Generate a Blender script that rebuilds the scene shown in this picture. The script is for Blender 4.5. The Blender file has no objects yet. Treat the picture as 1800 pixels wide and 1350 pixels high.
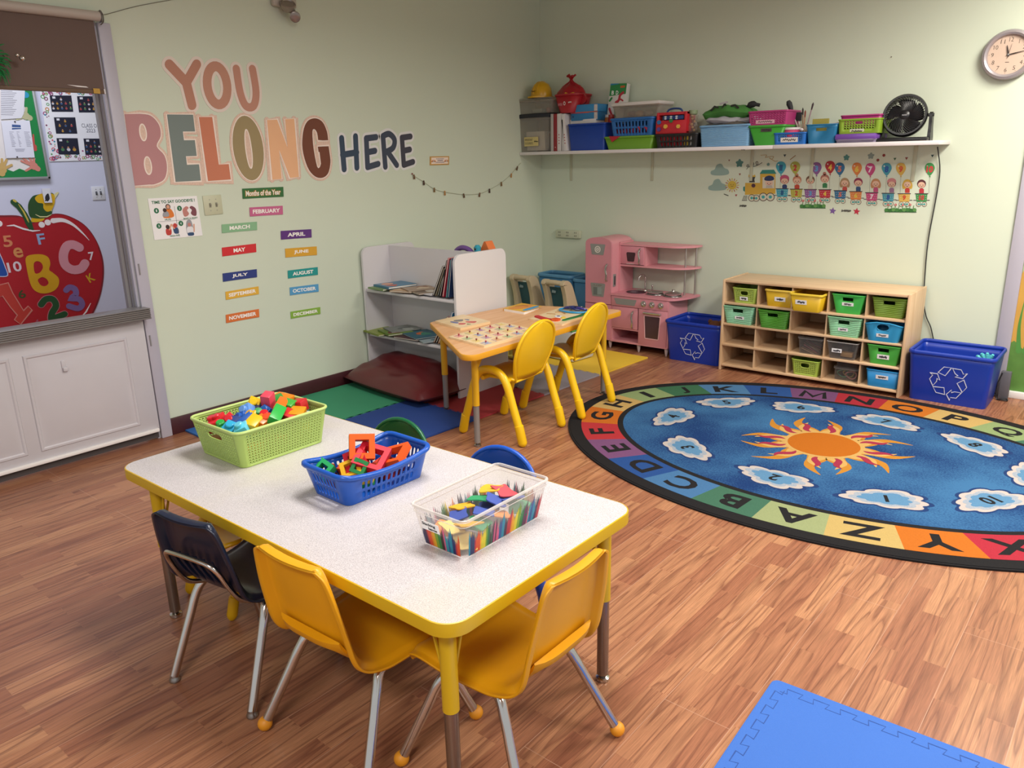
import bpy, bmesh, math, random
from mathutils import Vector, Matrix, Euler
from mathutils.geometry import tessellate_polygon

SC = bpy.context.scene
COL = SC.collection
PI = math.pi
random.seed(7)

# ------------------------------------------------------------------ camera
CX, CY, CZ, FPX = 4.326, -5.607, 1.521, 1368.0
YAW, PIT, ROL = -0.6994, 0.2829, 0.0230
_f = Vector((math.sin(YAW) * math.cos(PIT), math.cos(YAW) * math.cos(PIT), -math.sin(PIT)))
_r0 = Vector((math.cos(YAW), -math.sin(YAW), 0))
_d0 = _f.cross(_r0)
CR = _r0 * math.cos(ROL) + _d0 * math.sin(ROL)
CD = -_r0 * math.sin(ROL) + _d0 * math.cos(ROL)
CF = _f
CP = Vector((CX, CY, CZ))
cam = bpy.data.cameras.new('camera')
cam.sensor_width = 36.0
cam.lens = FPX / 1800 * 36
cam.clip_start = 0.05
cam_o = bpy.data.objects.new('camera', cam)
COL.objects.link(cam_o)
_m = Matrix((CR, -CD, -CF)).transposed().to_4x4()
_m.translation = CP
cam_o.matrix_world = _m
SC.camera = cam_o

# ------------------------------------------------------------------ light
SC.view_settings.view_transform = 'Standard'
SC.view_settings.look = 'None'
SC.view_settings.gamma = 1.0
SC.view_settings.use_curve_mapping = False
SC.view_settings.exposure = 0.22
W = bpy.data.worlds.new('world')
SC.world = W
W.use_nodes = True
W.node_tree.nodes['Background'].inputs[0].default_value = (0.95, 0.98, 1.0, 1)
W.node_tree.nodes['Background'].inputs[1].default_value = 0.56


def area_light(name, loc, sx, sy, power, col, spread=168):
    l = bpy.data.lights.new(name, 'AREA')
    l.shape = 'RECTANGLE'; l.size = sx; l.size_y = sy; l.energy = power; l.color = col; l.spread = math.radians(spread)
    o = bpy.data.objects.new(name, l); COL.objects.link(o); o.location = loc
    return o


area_light('ceiling_panel_light', (4.35, -1.25, 2.86), 0.6, 1.2, 92, (1.0, 0.93, 0.84))
area_light('ceiling_panel_light', (2.7, -3.6, 2.86), 1.2, 0.6, 52, (1.0, 0.97, 0.93))
area_light('ceiling_panel_light', (5.8, -3.4, 2.86), 0.6, 1.2, 80, (1.0, 0.95, 0.88))
area_light('ceiling_panel_light', (4.2, -6.6, 2.86), 1.2, 0.6, 62, (1.0, 0.97, 0.93))
area_light('next_room_light', (-0.75, -3.9, 2.80), 0.5, 1.2, 24, (0.88, 0.91, 1.0), 170)
SC.cycles.max_bounces = 7
SC.cycles.diffuse_bounces = 4
SC.cycles.glossy_bounces = 3
SC.cycles.transmission_bounces = 4
SC.cycles.transparent_max_bounces = 12
SC.cycles.caustics_reflective = False
SC.cycles.caustics_refractive = False
SC.cycles.sample_clamp_indirect = 6.0


# ------------------------------------------------------------------ projecting photo points onto real planes
def ray(u, v):
    return CF + CR * ((u - 900) / FPX) + CD * ((v - 675) / FPX)


def _on(u, v, ax, val):
    w = ray(u, v)
    return CP + w * ((val - CP[ax]) / w[ax])


def onX(u, v, x=0.0): return _on(u, v, 0, x)
def onY(u, v, y=0.0): return _on(u, v, 1, y)
def onZ(u, v, z=0.0): return _on(u, v, 2, z)


# ------------------------------------------------------------------ materials
def lin(h):
    if isinstance(h, str):
        h = h.lstrip('#')
        c = [int(h[i:i + 2], 16) / 255 for i in (0, 2, 4)]
    else:
        c = list(h)
    return tuple((x / 12.92 if x <= 0.04045 else ((x + 0.055) / 1.055) ** 2.4) for x in c) + (1.0,)


_mc = {}


def M(col, rough=0.5, metal=0.0, var=0.06, scale=9.0, bump=0.0, bscale=60.0, spec=0.5, emit=0.0, name=None):
    """a procedural surface: a base colour with a little noise, roughness, optional fine bump"""
    key = (col, rough, metal, var, scale, bump, bscale, spec, emit)
    if key in _mc: return _mc[key]
    m = bpy.data.materials.new(name or ('surface_' + str(col).strip('#')))
    m.use_nodes = True
    nt = m.node_tree; b = nt.nodes['Principled BSDF']
    c = lin(col)
    b.inputs['Roughness'].default_value = rough
    b.inputs['Metallic'].default_value = metal
    b.inputs['Specular IOR Level'].default_value = spec
    tc = nt.nodes.new('ShaderNodeTexCoord')
    if var > 0:
        n = nt.nodes.new('ShaderNodeTexNoise'); n.inputs['Scale'].default_value = scale; n.inputs['Detail'].default_value = 3
        nt.links.new(tc.outputs['Object'], n.inputs['Vector'])
        mx = nt.nodes.new('ShaderNodeMix'); mx.data_type = 'RGBA'
        mx.inputs[6].default_value = tuple(x * (1 - var) for x in c[:3]) + (1,)
        mx.inputs[7].default_value = tuple(min(1, x * (1 + var)) for x in c[:3]) + (1,)
        nt.links.new(n.outputs['Fac'], mx.inputs[0])
        nt.links.new(mx.outputs[2], b.inputs['Base Color'])
    else:
        b.inputs['Base Color'].default_value = c
    if bump > 0:
        n2 = nt.nodes.new('ShaderNodeTexNoise'); n2.inputs['Scale'].default_value = bscale
        nt.links.new(tc.outputs['Object'], n2.inputs['Vector'])
        bp = nt.nodes.new('ShaderNodeBump'); bp.inputs['Strength'].default_value = bump; bp.inputs['Distance'].default_value = 0.004
        nt.links.new(n2.outputs['Fac'], bp.inputs['Height'])
        nt.links.new(bp.outputs['Normal'], b.inputs['Normal'])
    if emit:
        b.inputs['Emission Color'].default_value = c
        b.inputs['Emission Strength'].default_value = emit
    _mc[key] = m
    return m


def clear_plastic(name, tint, body, opac, rough=0.12):
    """thin see-through plastic: mostly passes light, with a little milky body and a gloss"""
    m = bpy.data.materials.new(name); m.use_nodes = True
    nt = m.node_tree; nt.nodes.clear()
    out = nt.nodes.new('ShaderNodeOutputMaterial')
    tr = nt.nodes.new('ShaderNodeBsdfTransparent'); tr.inputs[0].default_value = lin(tint)
    pb = nt.nodes.new('ShaderNodeBsdfPrincipled'); pb.inputs['Base Color'].default_value = lin(body); pb.inputs['Roughness'].default_value = rough
    fr = nt.nodes.new('ShaderNodeLayerWeight'); fr.inputs['Blend'].default_value = 0.35
    mp = nt.nodes.new('ShaderNodeMapRange'); mp.inputs['To Min'].default_value = opac; mp.inputs['To Max'].default_value = min(1, opac + 0.45)
    nt.links.new(fr.outputs['Facing'], mp.inputs['Value'])
    mx = nt.nodes.new('ShaderNodeMixShader')
    nt.links.new(mp.outputs[0], mx.inputs[0]); nt.links.new(tr.outputs[0], mx.inputs[1]); nt.links.new(pb.outputs[0], mx.inputs[2])
    nt.links.new(mx.outputs[0], out.inputs[0])
    return m


# ------------------------------------------------------------------ mesh building
I4 = Matrix.Identity(4)


def T(x, y, z): return Matrix.Translation((x, y, z))
def RZ(a): return Matrix.Rotation(a, 4, 'Z')
def RX(a): return Matrix.Rotation(a, 4, 'X')
def RY(a): return Matrix.Rotation(a, 4, 'Y')


def frame(o, ex, ey, ez=None):
    ex = Vector(ex); ey = Vector(ey); ez = Vector(ez) if ez is not None else ex.cross(ey).normalized()
    m = Matrix((ex, ey, ez)).transposed().to_4x4(); m.translation = Vector(o)
    return m


class MB:
    """collects shapes and links them as ONE mesh object"""

    def __init__(s):
        s.v = []; s.f = []; s.m = []

    def add(s, vs, fs, mi=0, Mx=None):
        b = len(s.v)
        if Mx is None: s.v += [tuple(p) for p in vs]
        else: s.v += [tuple(Mx @ Vector(p)) for p in vs]
        s.f += [tuple(i + b for i in f) for f in fs]
        s.m += [mi] * len(fs)
        return s

    def box(s, c, d, mi=0, Mx=None, bev=0.0, seg=2):
        x, y, z = d[0] / 2, d[1] / 2, d[2] / 2
        if bev <= 0:
            vs = [(c[0] + a * x, c[1] + b * y, c[2] + e * z) for a in (-1, 1) for b in (-1, 1) for e in (-1, 1)]
            fs = [(0, 1, 3, 2), (4, 6, 7, 5), (0, 4, 5, 1), (2, 3, 7, 6), (0, 2, 6, 4), (1, 5, 7, 3)]
            return s.add(vs, fs, mi, Mx)
        bm = bmesh.new(); bmesh.ops.create_cube(bm, size=1)
        for v in bm.verts: v.co = Vector((v.co.x * d[0] + c[0], v.co.y * d[1] + c[1], v.co.z * d[2] + c[2]))
        bmesh.ops.bevel(bm, geom=list(bm.edges), offset=min(bev, 0.49 * min(d)), segments=seg, affect='EDGES', profile=0.5)
        bm.verts.index_update()
        s.add([v.co.copy() for v in bm.verts], [[v.index for v in f.verts] for f in bm.faces], mi, Mx)
        bm.free()
        return s

    def ring_loft(s, rings, mi=0, Mx=None, cap0=True, cap1=True, closed=True):
        n = len(rings[0]); vs = [p for r in rings for p in r]; fs = []
        for i in range(len(rings) - 1):
            for j in range(n if closed else n - 1):
                k = (j + 1) % n
                fs.append((i * n + j, i * n + k, (i + 1) * n + k, (i + 1) * n + j))
        if cap0: fs.append(tuple(range(n - 1, -1, -1)))
        if cap1: fs.append(tuple((len(rings) - 1) * n + j for j in range(n)))
        return s.add(vs, fs, mi, Mx)

    def tube(s, pts, r, n=10, mi=0, Mx=None, closed=False, caps=True, k=0, flat=1.0):
        pts = [Vector(p) for p in pts]
        if k: pts = smooth(pts, k, closed)
        N = len(pts); rad = r if isinstance(r, (list, tuple)) else [r] * N
        if len(rad) != N:
            rr = rad; rad = [rr[min(len(rr) - 1, int(i * len(rr) / N))] for i in range(N)]
        tans = []
        for i in range(N):
            a = pts[(i - 1) % N] if (closed or i > 0) else pts[i]
            b = pts[(i + 1) % N] if (closed or i < N - 1) else pts[i]
            tans.append((b - a).normalized())
        up = Vector((0, 0, 1)) if abs(tans[0].z) < 0.9 else Vector((0, 1, 0))
        nrm = (up - tans[0] * up.dot(tans[0])).normalized()
        rings = []
        for i in range(N):
            t = tans[i]
            nrm = (nrm - t * nrm.dot(t))
            if nrm.length < 1e-6: nrm = t.orthogonal()
            nrm.normalize(); bn = t.cross(nrm)
            rings.append([pts[i] + (nrm * math.cos(a) * flat + bn * math.sin(a)) * rad[i] for a in [2 * PI * j / n for j in range(n)]])
        if closed: rings.append(rings[0])
        return s.ring_loft(rings, mi, Mx, caps and not closed, caps and not closed)

    def cyl(s, p0, p1, r0, r1=None, n=16, mi=0, Mx=None):
        return s.tube([p0, p1], [r0, r0 if r1 is None else r1], n, mi, Mx)

    def lathe(s, prof, n=24, mi=0, Mx=None, cap0=True, cap1=True):
        rings = [[(r * math.cos(2 * PI * j / n), r * math.sin(2 * PI * j / n), z) for j in range(n)] for r, z in prof]
        return s.ring_loft(rings, mi, Mx, cap0, cap1)

    def ball(s, c, r, mi=0, Mx=None, n=14, sc=(1, 1, 1)):
        m = max(6, n // 2)
        rings = []
        for i in range(1, m):
            a = PI * i / m
            rings.append([(c[0] + r * sc[0] * math.sin(a) * math.cos(2 * PI * j / n), c[1] + r * sc[1] * math.sin(a) * math.sin(2 * PI * j / n), c[2] - r * sc[2] * math.cos(a)) for j in range(n)])
        return s.ring_loft(rings, mi, Mx)

    def slab(s, outer, z0, z1, mi=0, Mx=None, holes=()):
        """a flat outline (with holes) given thickness from z0 to z1"""
        loops = [list(outer)] + [list(h) for h in holes]
        allp = [p for l in loops for p in l]
        tri = tessellate_polygon([[Vector((p[0], p[1], 0)) for p in l] for l in loops])
        n = len(allp)
        vs = [(p[0], p[1], z1) for p in allp] + [(p[0], p[1], z0) for p in allp]
        fs = []
        for t in tri:
            a, b, c = [Vector(allp[i][:2]) for i in t]
            cr = (b - a).x * (c - a).y - (b - a).y * (c - a).x
            t = tuple(t) if cr > 0 else tuple(reversed(t))
            fs.append(t)
            fs.append(tuple(i + n for i in reversed(t)))
        o = 0
        for li, l in enumerate(loops):
            ar = sum(l[i][0] * l[(i + 1) % len(l)][1] - l[(i + 1) % len(l)][0] * l[i][1] for i in range(len(l)))
            flip = (ar > 0) != (li > 0)
            for i in range(len(l)):
                j = (i + 1) % len(l)
                q = (o + i, o + i + n, o + j + n, o + j)
                fs.append(q if flip else tuple(reversed(q)))
            o += len(l)
        return s.add(vs, fs, mi, Mx)

    def stroke(s, pts, w, z0, z1, mi=0, Mx=None, caps=True, closed=False, n=8):
        """a pen stroke of width w along a flat line, with round ends"""
        P = [Vector((p[0], p[1])) for p in pts]; N = len(P); L = []; R = []
        ws = w if isinstance(w, (list, tuple)) else [w] * N
        s.q = (getattr(s, 'q', 0) + 1) % 12; z1 = z1 + s.q * 3e-5
        for i, p in enumerate(P):
            a = P[(i - 1) % N] if closed else P[max(0, i - 1)]; b = P[(i + 1) % N] if closed else P[min(N - 1, i + 1)]
            t = (b - a)
            if t.length < 1e-9: t = Vector((1, 0))
            t.normalize(); nn = Vector((-t.y, t.x)); kf = 1.0
            if (p - a).length > 1e-9: kf = 1 / max(0.55, abs((p - a).normalized().dot(t)))
            L.append(p + nn * ws[i] / 2 * kf); R.append(p - nn * ws[i] / 2 * kf)
        rp = 6e-4 / max(1, N) if N > 3 else 0
        vs = [(q.x, q.y, z + (rp * (i % N) if z == z1 else 0)) for z in (z1, z0) for i, q in enumerate(L + R)]; fs = []; k = 2 * N
        for i in range(N if closed else N - 1):
            j = (i + 1) % N
            fs += [(i, N + i, N + j, j), (k + i, k + j, k + N + j, k + N + i), (i, j, k + j, k + i), (N + i, k + N + i, k + N + j, N + j)]
        s.add(vs, fs, mi, Mx)
        if caps and not closed:
            for p, o, d in ((P[0], L[0], 1), (P[-1], R[-1], 1)):
                e = o - p; a0 = math.atan2(e.y, e.x); r = e.length
                s.slab([(p.x + r * math.cos(a0 + PI * j / n), p.y + r * math.sin(a0 + PI * j / n)) for j in range(n + 1)], z0, z1, mi, Mx)
        return s

    def build(s, name, mats, parent=None, loc=None, rot=None, world=False, solid=0.0, sharp=38, label=None, rel=None):
        me = bpy.data.meshes.new(name)
        off = Vector((0, 0, 0))
        if world and parent is not None: off = parent.location.copy()
        if rel is not None: off = Vector(rel)
        vs = [(p[0] - off.x, p[1] - off.y, p[2] - off.z) for p in s.v] if off.length else s.v
        me.from_pydata(vs, [], s.f)
        if not isinstance(mats, (list, tuple)): mats = [mats]
        for m in mats: me.materials.append(m)
        me.polygons.foreach_set('material_index', s.m)
        me.polygons.foreach_set('use_smooth', [True] * len(s.f))
        me.update()
        me.set_sharp_from_angle(angle=math.radians(sharp))
        o = bpy.data.objects.new(name, me); COL.objects.link(o)
        if parent is not None: o.parent = parent
        if loc is not None: o.location = loc
        if rel is not None: o.location = rel
        if rot is not None: o.rotation_euler = rot
        if solid:
            md = o.modifiers.new('thickness', 'SOLIDIFY'); md.thickness = solid; md.offset = -1
        if label: o['label'] = label
        return o


def smooth(pts, k, closed=False):
    pts = [Vector(p) for p in pts]; n = len(pts); out = []
    for i in range(n if closed else n - 1):
        p0 = pts[(i - 1) % n] if (closed or i > 0) else pts[i]
        p1 = pts[i]; p2 = pts[(i + 1) % n]
        p3 = pts[(i + 2) % n] if (closed or i < n - 2) else pts[(i + 1) % n]
        for j in range(k):
            t = j / k
            out.append(0.5 * ((2 * p1) + (p2 - p0) * t + (2 * p0 - 5 * p1 + 4 * p2 - p3) * t * t + (3 * p1 - p0 - 3 * p2 + p3) * t ** 3))
    if not closed: out.append(pts[-1])
    return out


def sm2(pts, k, closed=False):
    return [(p.x, p.y) for p in smooth([(a[0], a[1], 0) for a in pts], k, closed)]


def rrect(w, h, r, n=5, c=(0, 0)):
    """outline of a rounded rectangle"""
    out = []
    for sx, sy, a0 in ((1, 1, 0), (-1, 1, 90), (-1, -1, 180), (1, -1, 270)):
        for j in range(n + 1):
            a = math.radians(a0 + 90 * j / n)
            out.append((c[0] + sx * (w / 2 - r) + r * math.cos(a), c[1] + sy * (h / 2 - r) + r * math.sin(a)))
    return out


def disc(r, n=24, c=(0, 0), ry=None, a0=0.0):
    ry = r if ry is None else ry
    return [(c[0] + r * math.cos(a0 + 2 * PI * j / n), c[1] + ry * math.sin(a0 + 2 * PI * j / n)) for j in range(n)]


_tx = {}


def text_shape(t, bold=0.0):
    key = (t, bold)
    if key not in _tx:
        cu = bpy.data.curves.new('lettering', 'FONT'); cu.body = t; cu.size = 1; cu.offset = bold; cu.resolution_u = 3
        o = bpy.data.objects.new('lettering', cu); COL.objects.link(o)
        dg = bpy.context.evaluated_depsgraph_get()
        me = bpy.data.meshes.new_from_object(o.evaluated_get(dg))
        vs = [tuple(v.co) for v in me.vertices]; fs = [tuple(p.vertices) for p in me.polygons]
        bpy.data.objects.remove(o); bpy.data.curves.remove(cu); bpy.data.meshes.remove(me)
        if vs:
            x0 = min(v[0] for v in vs); x1 = max(v[0] for v in vs); y0 = min(v[1] for v in vs); y1 = max(v[1] for v in vs)
            vs = [((v[0] - x0) / max(1e-6, x1 - x0) - .5, (v[1] - y0) / max(1e-6, y1 - y0) - .5, 0) for v in vs]
        _tx[key] = (vs, fs, (x1 - x0) / (y1 - y0))
    return _tx[key]


def put_text(mb, t, w, h, Mx, mi=0, bold=0.0, z=0.0):
    """lettering filling w x h, centred on the plane Mx; w None keeps the natural width"""
    vs, fs, asp = text_shape(t, bold)
    if w is None: w = h * asp
    mb.add([(v[0] * w, v[1] * h, z) for v in vs], fs, mi, Mx)


def thing(name, label, cat, loc=(0, 0, 0), rz=0.0, group=None, rot=None):
    o = bpy.data.objects.new(name, None); COL.objects.link(o)
    o.empty_display_size = 0.05
    o.location = loc
    o.rotation_euler = rot if rot is not None else (0, 0, rz)
    return tag(o, label, cat, group)


def tag(o, label, cat, group=None):
    o['label'] = label; o['category'] = cat
    if group: o['group'] = group
    return o


def struct(o):
    o['kind'] = 'structure'
    return o


def copy_tree(o, parent=None):
    c = o.copy(); COL.objects.link(c)
    if parent is not None: c.parent = parent
    for ch in list(o.children): copy_tree(ch, c)
    return c


# ------------------------------------------------------------------ tubs, bins and baskets
def tub_body(mb, w0, d0, w1, d1, h, r0=0.02, r1=0.025, cuts=None, rows=None, holes=None, dz=None, nc=4, mi=0, floor=True, z0=0.0):
    """tapered open box with rounded corners; holes = [(side, i0, i1, j0, j1, shape)], sides F R B L; shape(angle)->offset in -.5..+.5"""
    cuts = cuts or {}
    side = {}
    param = []  # list of functions giving (x,y) from half sizes and radius
    def seg(kind, fr):
        def fn(hx, hy, r):
            ax, ay = hx - r, hy - r
            if kind == 'F': return (-ax + 2 * ax * fr, -hy)
            if kind == 'R': return (hx, -ay + 2 * ay * fr)
            if kind == 'B': return (ax - 2 * ax * fr, hy)
            return (-hx, ay - 2 * ay * fr)
        return fn
    def cor(cx, cy, a0, fr):
        def fn(hx, hy, r):
            a = math.radians(a0 + 90 * fr)
            return (cx * (hx - r) + r * math.cos(a), cy * (hy - r) + r * math.sin(a))
        return fn
    for kind, (cx, cy, a0) in zip('FRBL', ((1, -1, -90), (1, 1, 0), (-1, 1, 90), (-1, -1, 180))):
        br = cuts.get(kind, [0, 1])
        side[kind] = len(param)
        for f in br: param.append(seg(kind, f))
        for j in range(1, nc): param.append(cor(cx, cy, a0, j / nc))
    n = len(param)
    rows = rows or [0, 1]
    def P(u, t):
        i = int(math.floor(u)); f = u - i
        hx = (w0 + (w1 - w0) * t) / 2; hy = (d0 + (d1 - d0) * t) / 2; r = r0 + (r1 - r0) * t
        a = param[i % n](hx, hy, r); b = param[(i + 1) % n](hx, hy, r)
        x = a[0] + (b[0] - a[0]) * f; y = a[1] + (b[1] - a[1]) * f
        z = h * t
        if dz: z += t * dz(x / hx, y / hy)
        return (x, y, z0 + z)
    occupied = set(); hl = []
    for sd, i0, i1, j0, j1, shp in (holes or []):
        s0 = side[sd]
        for i in range(i0, i1):
            for j in range(j0, j1): occupied.add((s0 + i, j))
        hl.append((s0 + i0, s0 + i1, rows[j0], rows[j1], shp))
    idx = {}
    vs = []; fs = []
    def vid(i, j):
        i %= n
        if (i, j) not in idx: idx[(i, j)] = len(vs); vs.append(P(i, rows[j]))
        return idx[(i, j)]
    for i in range(n):
        for j in range(len(rows) - 1):
            if (i, j) in occupied: continue
            fs.append((vid(i, j), vid(i + 1, j), vid(i + 1, j + 1), vid(i, j + 1)))
    if floor: fs.append(tuple(vid(i, 0) for i in range(n - 1, -1, -1)))
    for u0, u1, t0, t1, shp in hl:
        k = shp.n; b = len(vs)
        for q in range(k):
            a = 2 * PI * q / k; c, s_ = math.cos(a), math.sin(a)
            e = 0.5 / max(abs(c), abs(s_))
            ox, oy = c * e, s_ * e
            hx, hy = shp(a)
            vs.append(P(u0 + (u1 - u0) * (0.5 + ox), t0 + (t1 - t0) * (0.5 + oy)))
            vs.append(P(u0 + (u1 - u0) * (0.5 + hx), t0 + (t1 - t0) * (0.5 + hy)))
        for q in range(k):
            p = (q + 1) % k
            fs.append((b + 2 * q, b + 2 * p, b + 2 * p + 1, b + 2 * q + 1))
    mb.add(vs, fs, mi)
    top = []
    for i in range(n): top.append(Vector(P(i, 1.0)))
    return top


class Hole:
    """super-ellipse hole: half sizes as a fraction of its block, p = 2 round, less = squarer"""
    def __init__(s, rx, ry, n=16, p=2.0, oy=0.0): s.rx, s.ry, s.n, s.p, s.oy = rx, ry, n, p, oy
    def __call__(s, a):
        c, q = math.cos(a), math.sin(a); e = 2 / s.p
        return (s.rx * math.copysign(abs(c) ** e, c), s.oy + s.ry * math.copysign(abs(q) ** e, q))


class Tri:
    """small triangular hole, up or down"""
    n = 8
    def __init__(s, up, r=0.36): s.up = up; s.r = r
    def __call__(s, a):
        c, q = math.cos(a), math.sin(a)
        if not s.up: q = -q
        # triangle with apex up: edges
        best = 9
        for nx, ny, d in ((0, -1, 0.5), (0.87, 0.5, 0.5), (-0.87, 0.5, 0.5)):
            den = c * nx + q * ny
            if den > 1e-6: best = min(best, d / den)
        x, y = c * best * s.r, q * best * s.r
        if not s.up: y = -y
        return (max(-.46, min(.46, x)), max(-.46, min(.46, y)))


def lines(n, a=0.0, b=1.0): return [a + (b - a) * i / n for i in range(n + 1)]


def tub_rim(mb, top, r, mi=0, flat=1.0, n=8):
    mb.tube(top, r, n, mi, closed=True, flat=flat)
# ------------------------------------------------------------------ floor, walls, ceiling
def FX(x): return frame((x, 0, 0), (0, 1, 0), (0, 0, 1))     # plane facing the room on the left wall: local = (y, z)
def FY(y): return frame((0, y, 0), (1, 0, 0), (0, 0, 1))     # plane facing the room on the back wall: local = (x, z)
def pX(u, v, x=0.0): p = onX(u, v, x); return (p.y, p.z)
def pY(u, v, y=0.0): p = onY(u, v, y); return (p.x, p.z)


def wood_floor():
    m = bpy.data.materials.new('strip_laminate'); m.use_nodes = True
    nt = m.node_tree; N = nt.nodes; L = nt.links; b = N['Principled BSDF']
    tc = N.new('ShaderNodeTexCoord'); sp = N.new('ShaderNodeSeparateXYZ'); L.new(tc.outputs['Object'], sp.inputs[0])
    cb = N.new('ShaderNodeCombineXYZ'); L.new(sp.outputs[1], cb.inputs[0]); L.new(sp.outputs[0], cb.inputs[1])
    br = N.new('ShaderNodeTexBrick'); L.new(cb.outputs[0], br.inputs['Vector'])
    for k, v in (('Scale', 1), ('Mortar Size', 0.0006), ('Brick Width', 0.46), ('Row Height', 0.067), ('Bias', 0.0), ('Mortar Smooth', 0.1)): br.inputs[k].default_value = v
    br.offset = 0.37; br.inputs['Color1'].default_value = (0, 0, 0, 1); br.inputs['Color2'].default_value = (1, 1, 1, 1); br.inputs['Mortar'].default_value = (0.5, 0.5, 0.5, 1)
    b2 = N.new('ShaderNodeTexBrick'); L.new(cb.outputs[0], b2.inputs['Vector'])
    for k, v in (('Scale', 1), ('Mortar Size', 0.0011), ('Brick Width', 1.29), ('Row Height', 0.201), ('Mortar Smooth', 0.1)): b2.inputs[k].default_value = v
    b2.offset = 0.31
    # grain coordinate: shifted for every strip so that figures do not run on
    off = N.new('ShaderNodeMath'); off.operation = 'MULTIPLY'; off.inputs[1].default_value = 23.0; L.new(br.outputs['Color'], off.inputs[0])
    gx = N.new('ShaderNodeMath'); gx.operation = 'MULTIPLY_ADD'; gx.inputs[1].default_value = 15.0; L.new(sp.outputs[0], gx.inputs[0]); L.new(off.outputs[0], gx.inputs[2])
    gy = N.new('ShaderNodeMath'); gy.operation = 'MULTIPLY'; gy.inputs[1].default_value = 0.85; L.new(sp.outputs[1], gy.inputs[0])
    gv = N.new('ShaderNodeCombineXYZ'); L.new(gx.outputs[0], gv.inputs[0]); L.new(gy.outputs[0], gv.inputs[1]); L.new(off.outputs[0], gv.inputs[2])
    n1 = N.new('ShaderNodeTexNoise'); n1.inputs['Scale'].default_value = 1.0; n1.inputs['Detail'].default_value = 1.6; n1.inputs['Roughness'].default_value = 0.45; L.new(gv.outputs[0], n1.inputs['Vector'])
    k1 = N.new('ShaderNodeMath'); k1.operation = 'MULTIPLY'; k1.inputs[1].default_value = 8.0; L.new(n1.outputs['Fac'], k1.inputs[0])
    fr = N.new('ShaderNodeMath'); fr.operation = 'FRACT'; L.new(k1.outputs[0], fr.inputs[0])
    cr = N.new('ShaderNodeValToRGB'); L.new(fr.outputs[0], cr.inputs[0])
    e = cr.color_ramp.elements; e[0].position = 0.0; e[0].color = (1, 1, 1, 1); e[1].position = 1.0; e[1].color = (1, 1, 1, 1)
    for p, v in ((0.40, 0.95), (0.66, 0.62), (0.80, 0.30), (0.88, 0.85)):
        q = cr.color_ramp.elements.new(p); q.color = (v, v, v, 1)
    # fine pores
    px = N.new('ShaderNodeVectorMath'); px.operation = 'MULTIPLY'; px.inputs[1].default_value = (300, 9, 1); L.new(tc.outputs['Object'], px.inputs[0])
    n2 = N.new('ShaderNodeTexNoise'); n2.inputs['Scale'].default_value = 1.0; n2.inputs['Detail'].default_value = 3; L.new(px.outputs[0], n2.inputs['Vector'])
    base = N.new('ShaderNodeMix'); base.data_type = 'RGBA'; base.inputs[6].default_value = lin('925e45'); base.inputs[7].default_value = lin('b07e5b'); L.new(br.outputs['Color'], base.inputs[0])
    dk = N.new('ShaderNodeMix'); dk.data_type = 'RGBA'; dk.inputs[6].default_value = lin('6a3d2d'); L.new(cr.outputs[0], dk.inputs[0]); L.new(base.outputs[2], dk.inputs[7])
    po = N.new('ShaderNodeMapRange'); po.inputs['From Min'].default_value = 0.35; po.inputs['From Max'].default_value = 0.65; po.inputs['To Min'].default_value = 0.72; po.inputs['To Max'].default_value = 1.12; L.new(n2.outputs['Fac'], po.inputs[0])
    mu = N.new('ShaderNodeMix'); mu.data_type = 'RGBA'; mu.blend_type = 'MULTIPLY'; mu.inputs[0].default_value = 0.8; L.new(dk.outputs[2], mu.inputs[6]); L.new(po.outputs[0], mu.inputs[7])
    sm = N.new('ShaderNodeMix'); sm.data_type = 'RGBA'; L.new(b2.outputs['Fac'], sm.inputs[0]); L.new(mu.outputs[2], sm.inputs[6]); sm.inputs[7].default_value = lin('b58f78')
    sc_ = N.new('ShaderNodeMath'); sc_.operation = 'MULTIPLY'; sc_.inputs[1].default_value = 0.6; L.new(b2.outputs['Fac'], sc_.inputs[0]); L.new(sc_.outputs[0], sm.inputs[0])
    L.new(sm.outputs[2], b.inputs['Base Color'])
    b.inputs['Roughness'].default_value = 0.36; b.inputs['Specular IOR Level'].default_value = 0.4
    bp = N.new('ShaderNodeBump'); bp.inputs['Strength'].default_value = 0.08; bp.inputs['Distance'].default_value = 0.002; L.new(n2.outputs['Fac'], bp.inputs['Height']); L.new(bp.outputs['Normal'], b.inputs['Normal'])
    return m


WALL = M('ced8c4', rough=0.55, var=0.03, scale=1.3, bump=0.06, bscale=35)
TRIMW = M('b6b4c0', rough=0.4, var=0.03)
LILAC = M('cfcfe6', rough=0.5, var=0.02, scale=1.0)
MAROON = M('40161d', rough=0.45, var=0.1)
WHITE = M('ebe8e6', rough=0.45, var=0.03)
PAPER = M('efeeee', rough=0.7, var=0.02)
GREYM = M('8d8a8a', rough=0.4, var=0.05)
BLACK = M('17171a', rough=0.45, var=0.1)
CHROME = M('c9c5c0', rough=0.16, metal=1.0, var=0.05, scale=20)
STEEL = M('a8a6a2', rough=0.3, metal=1.0, var=0.05)

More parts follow.
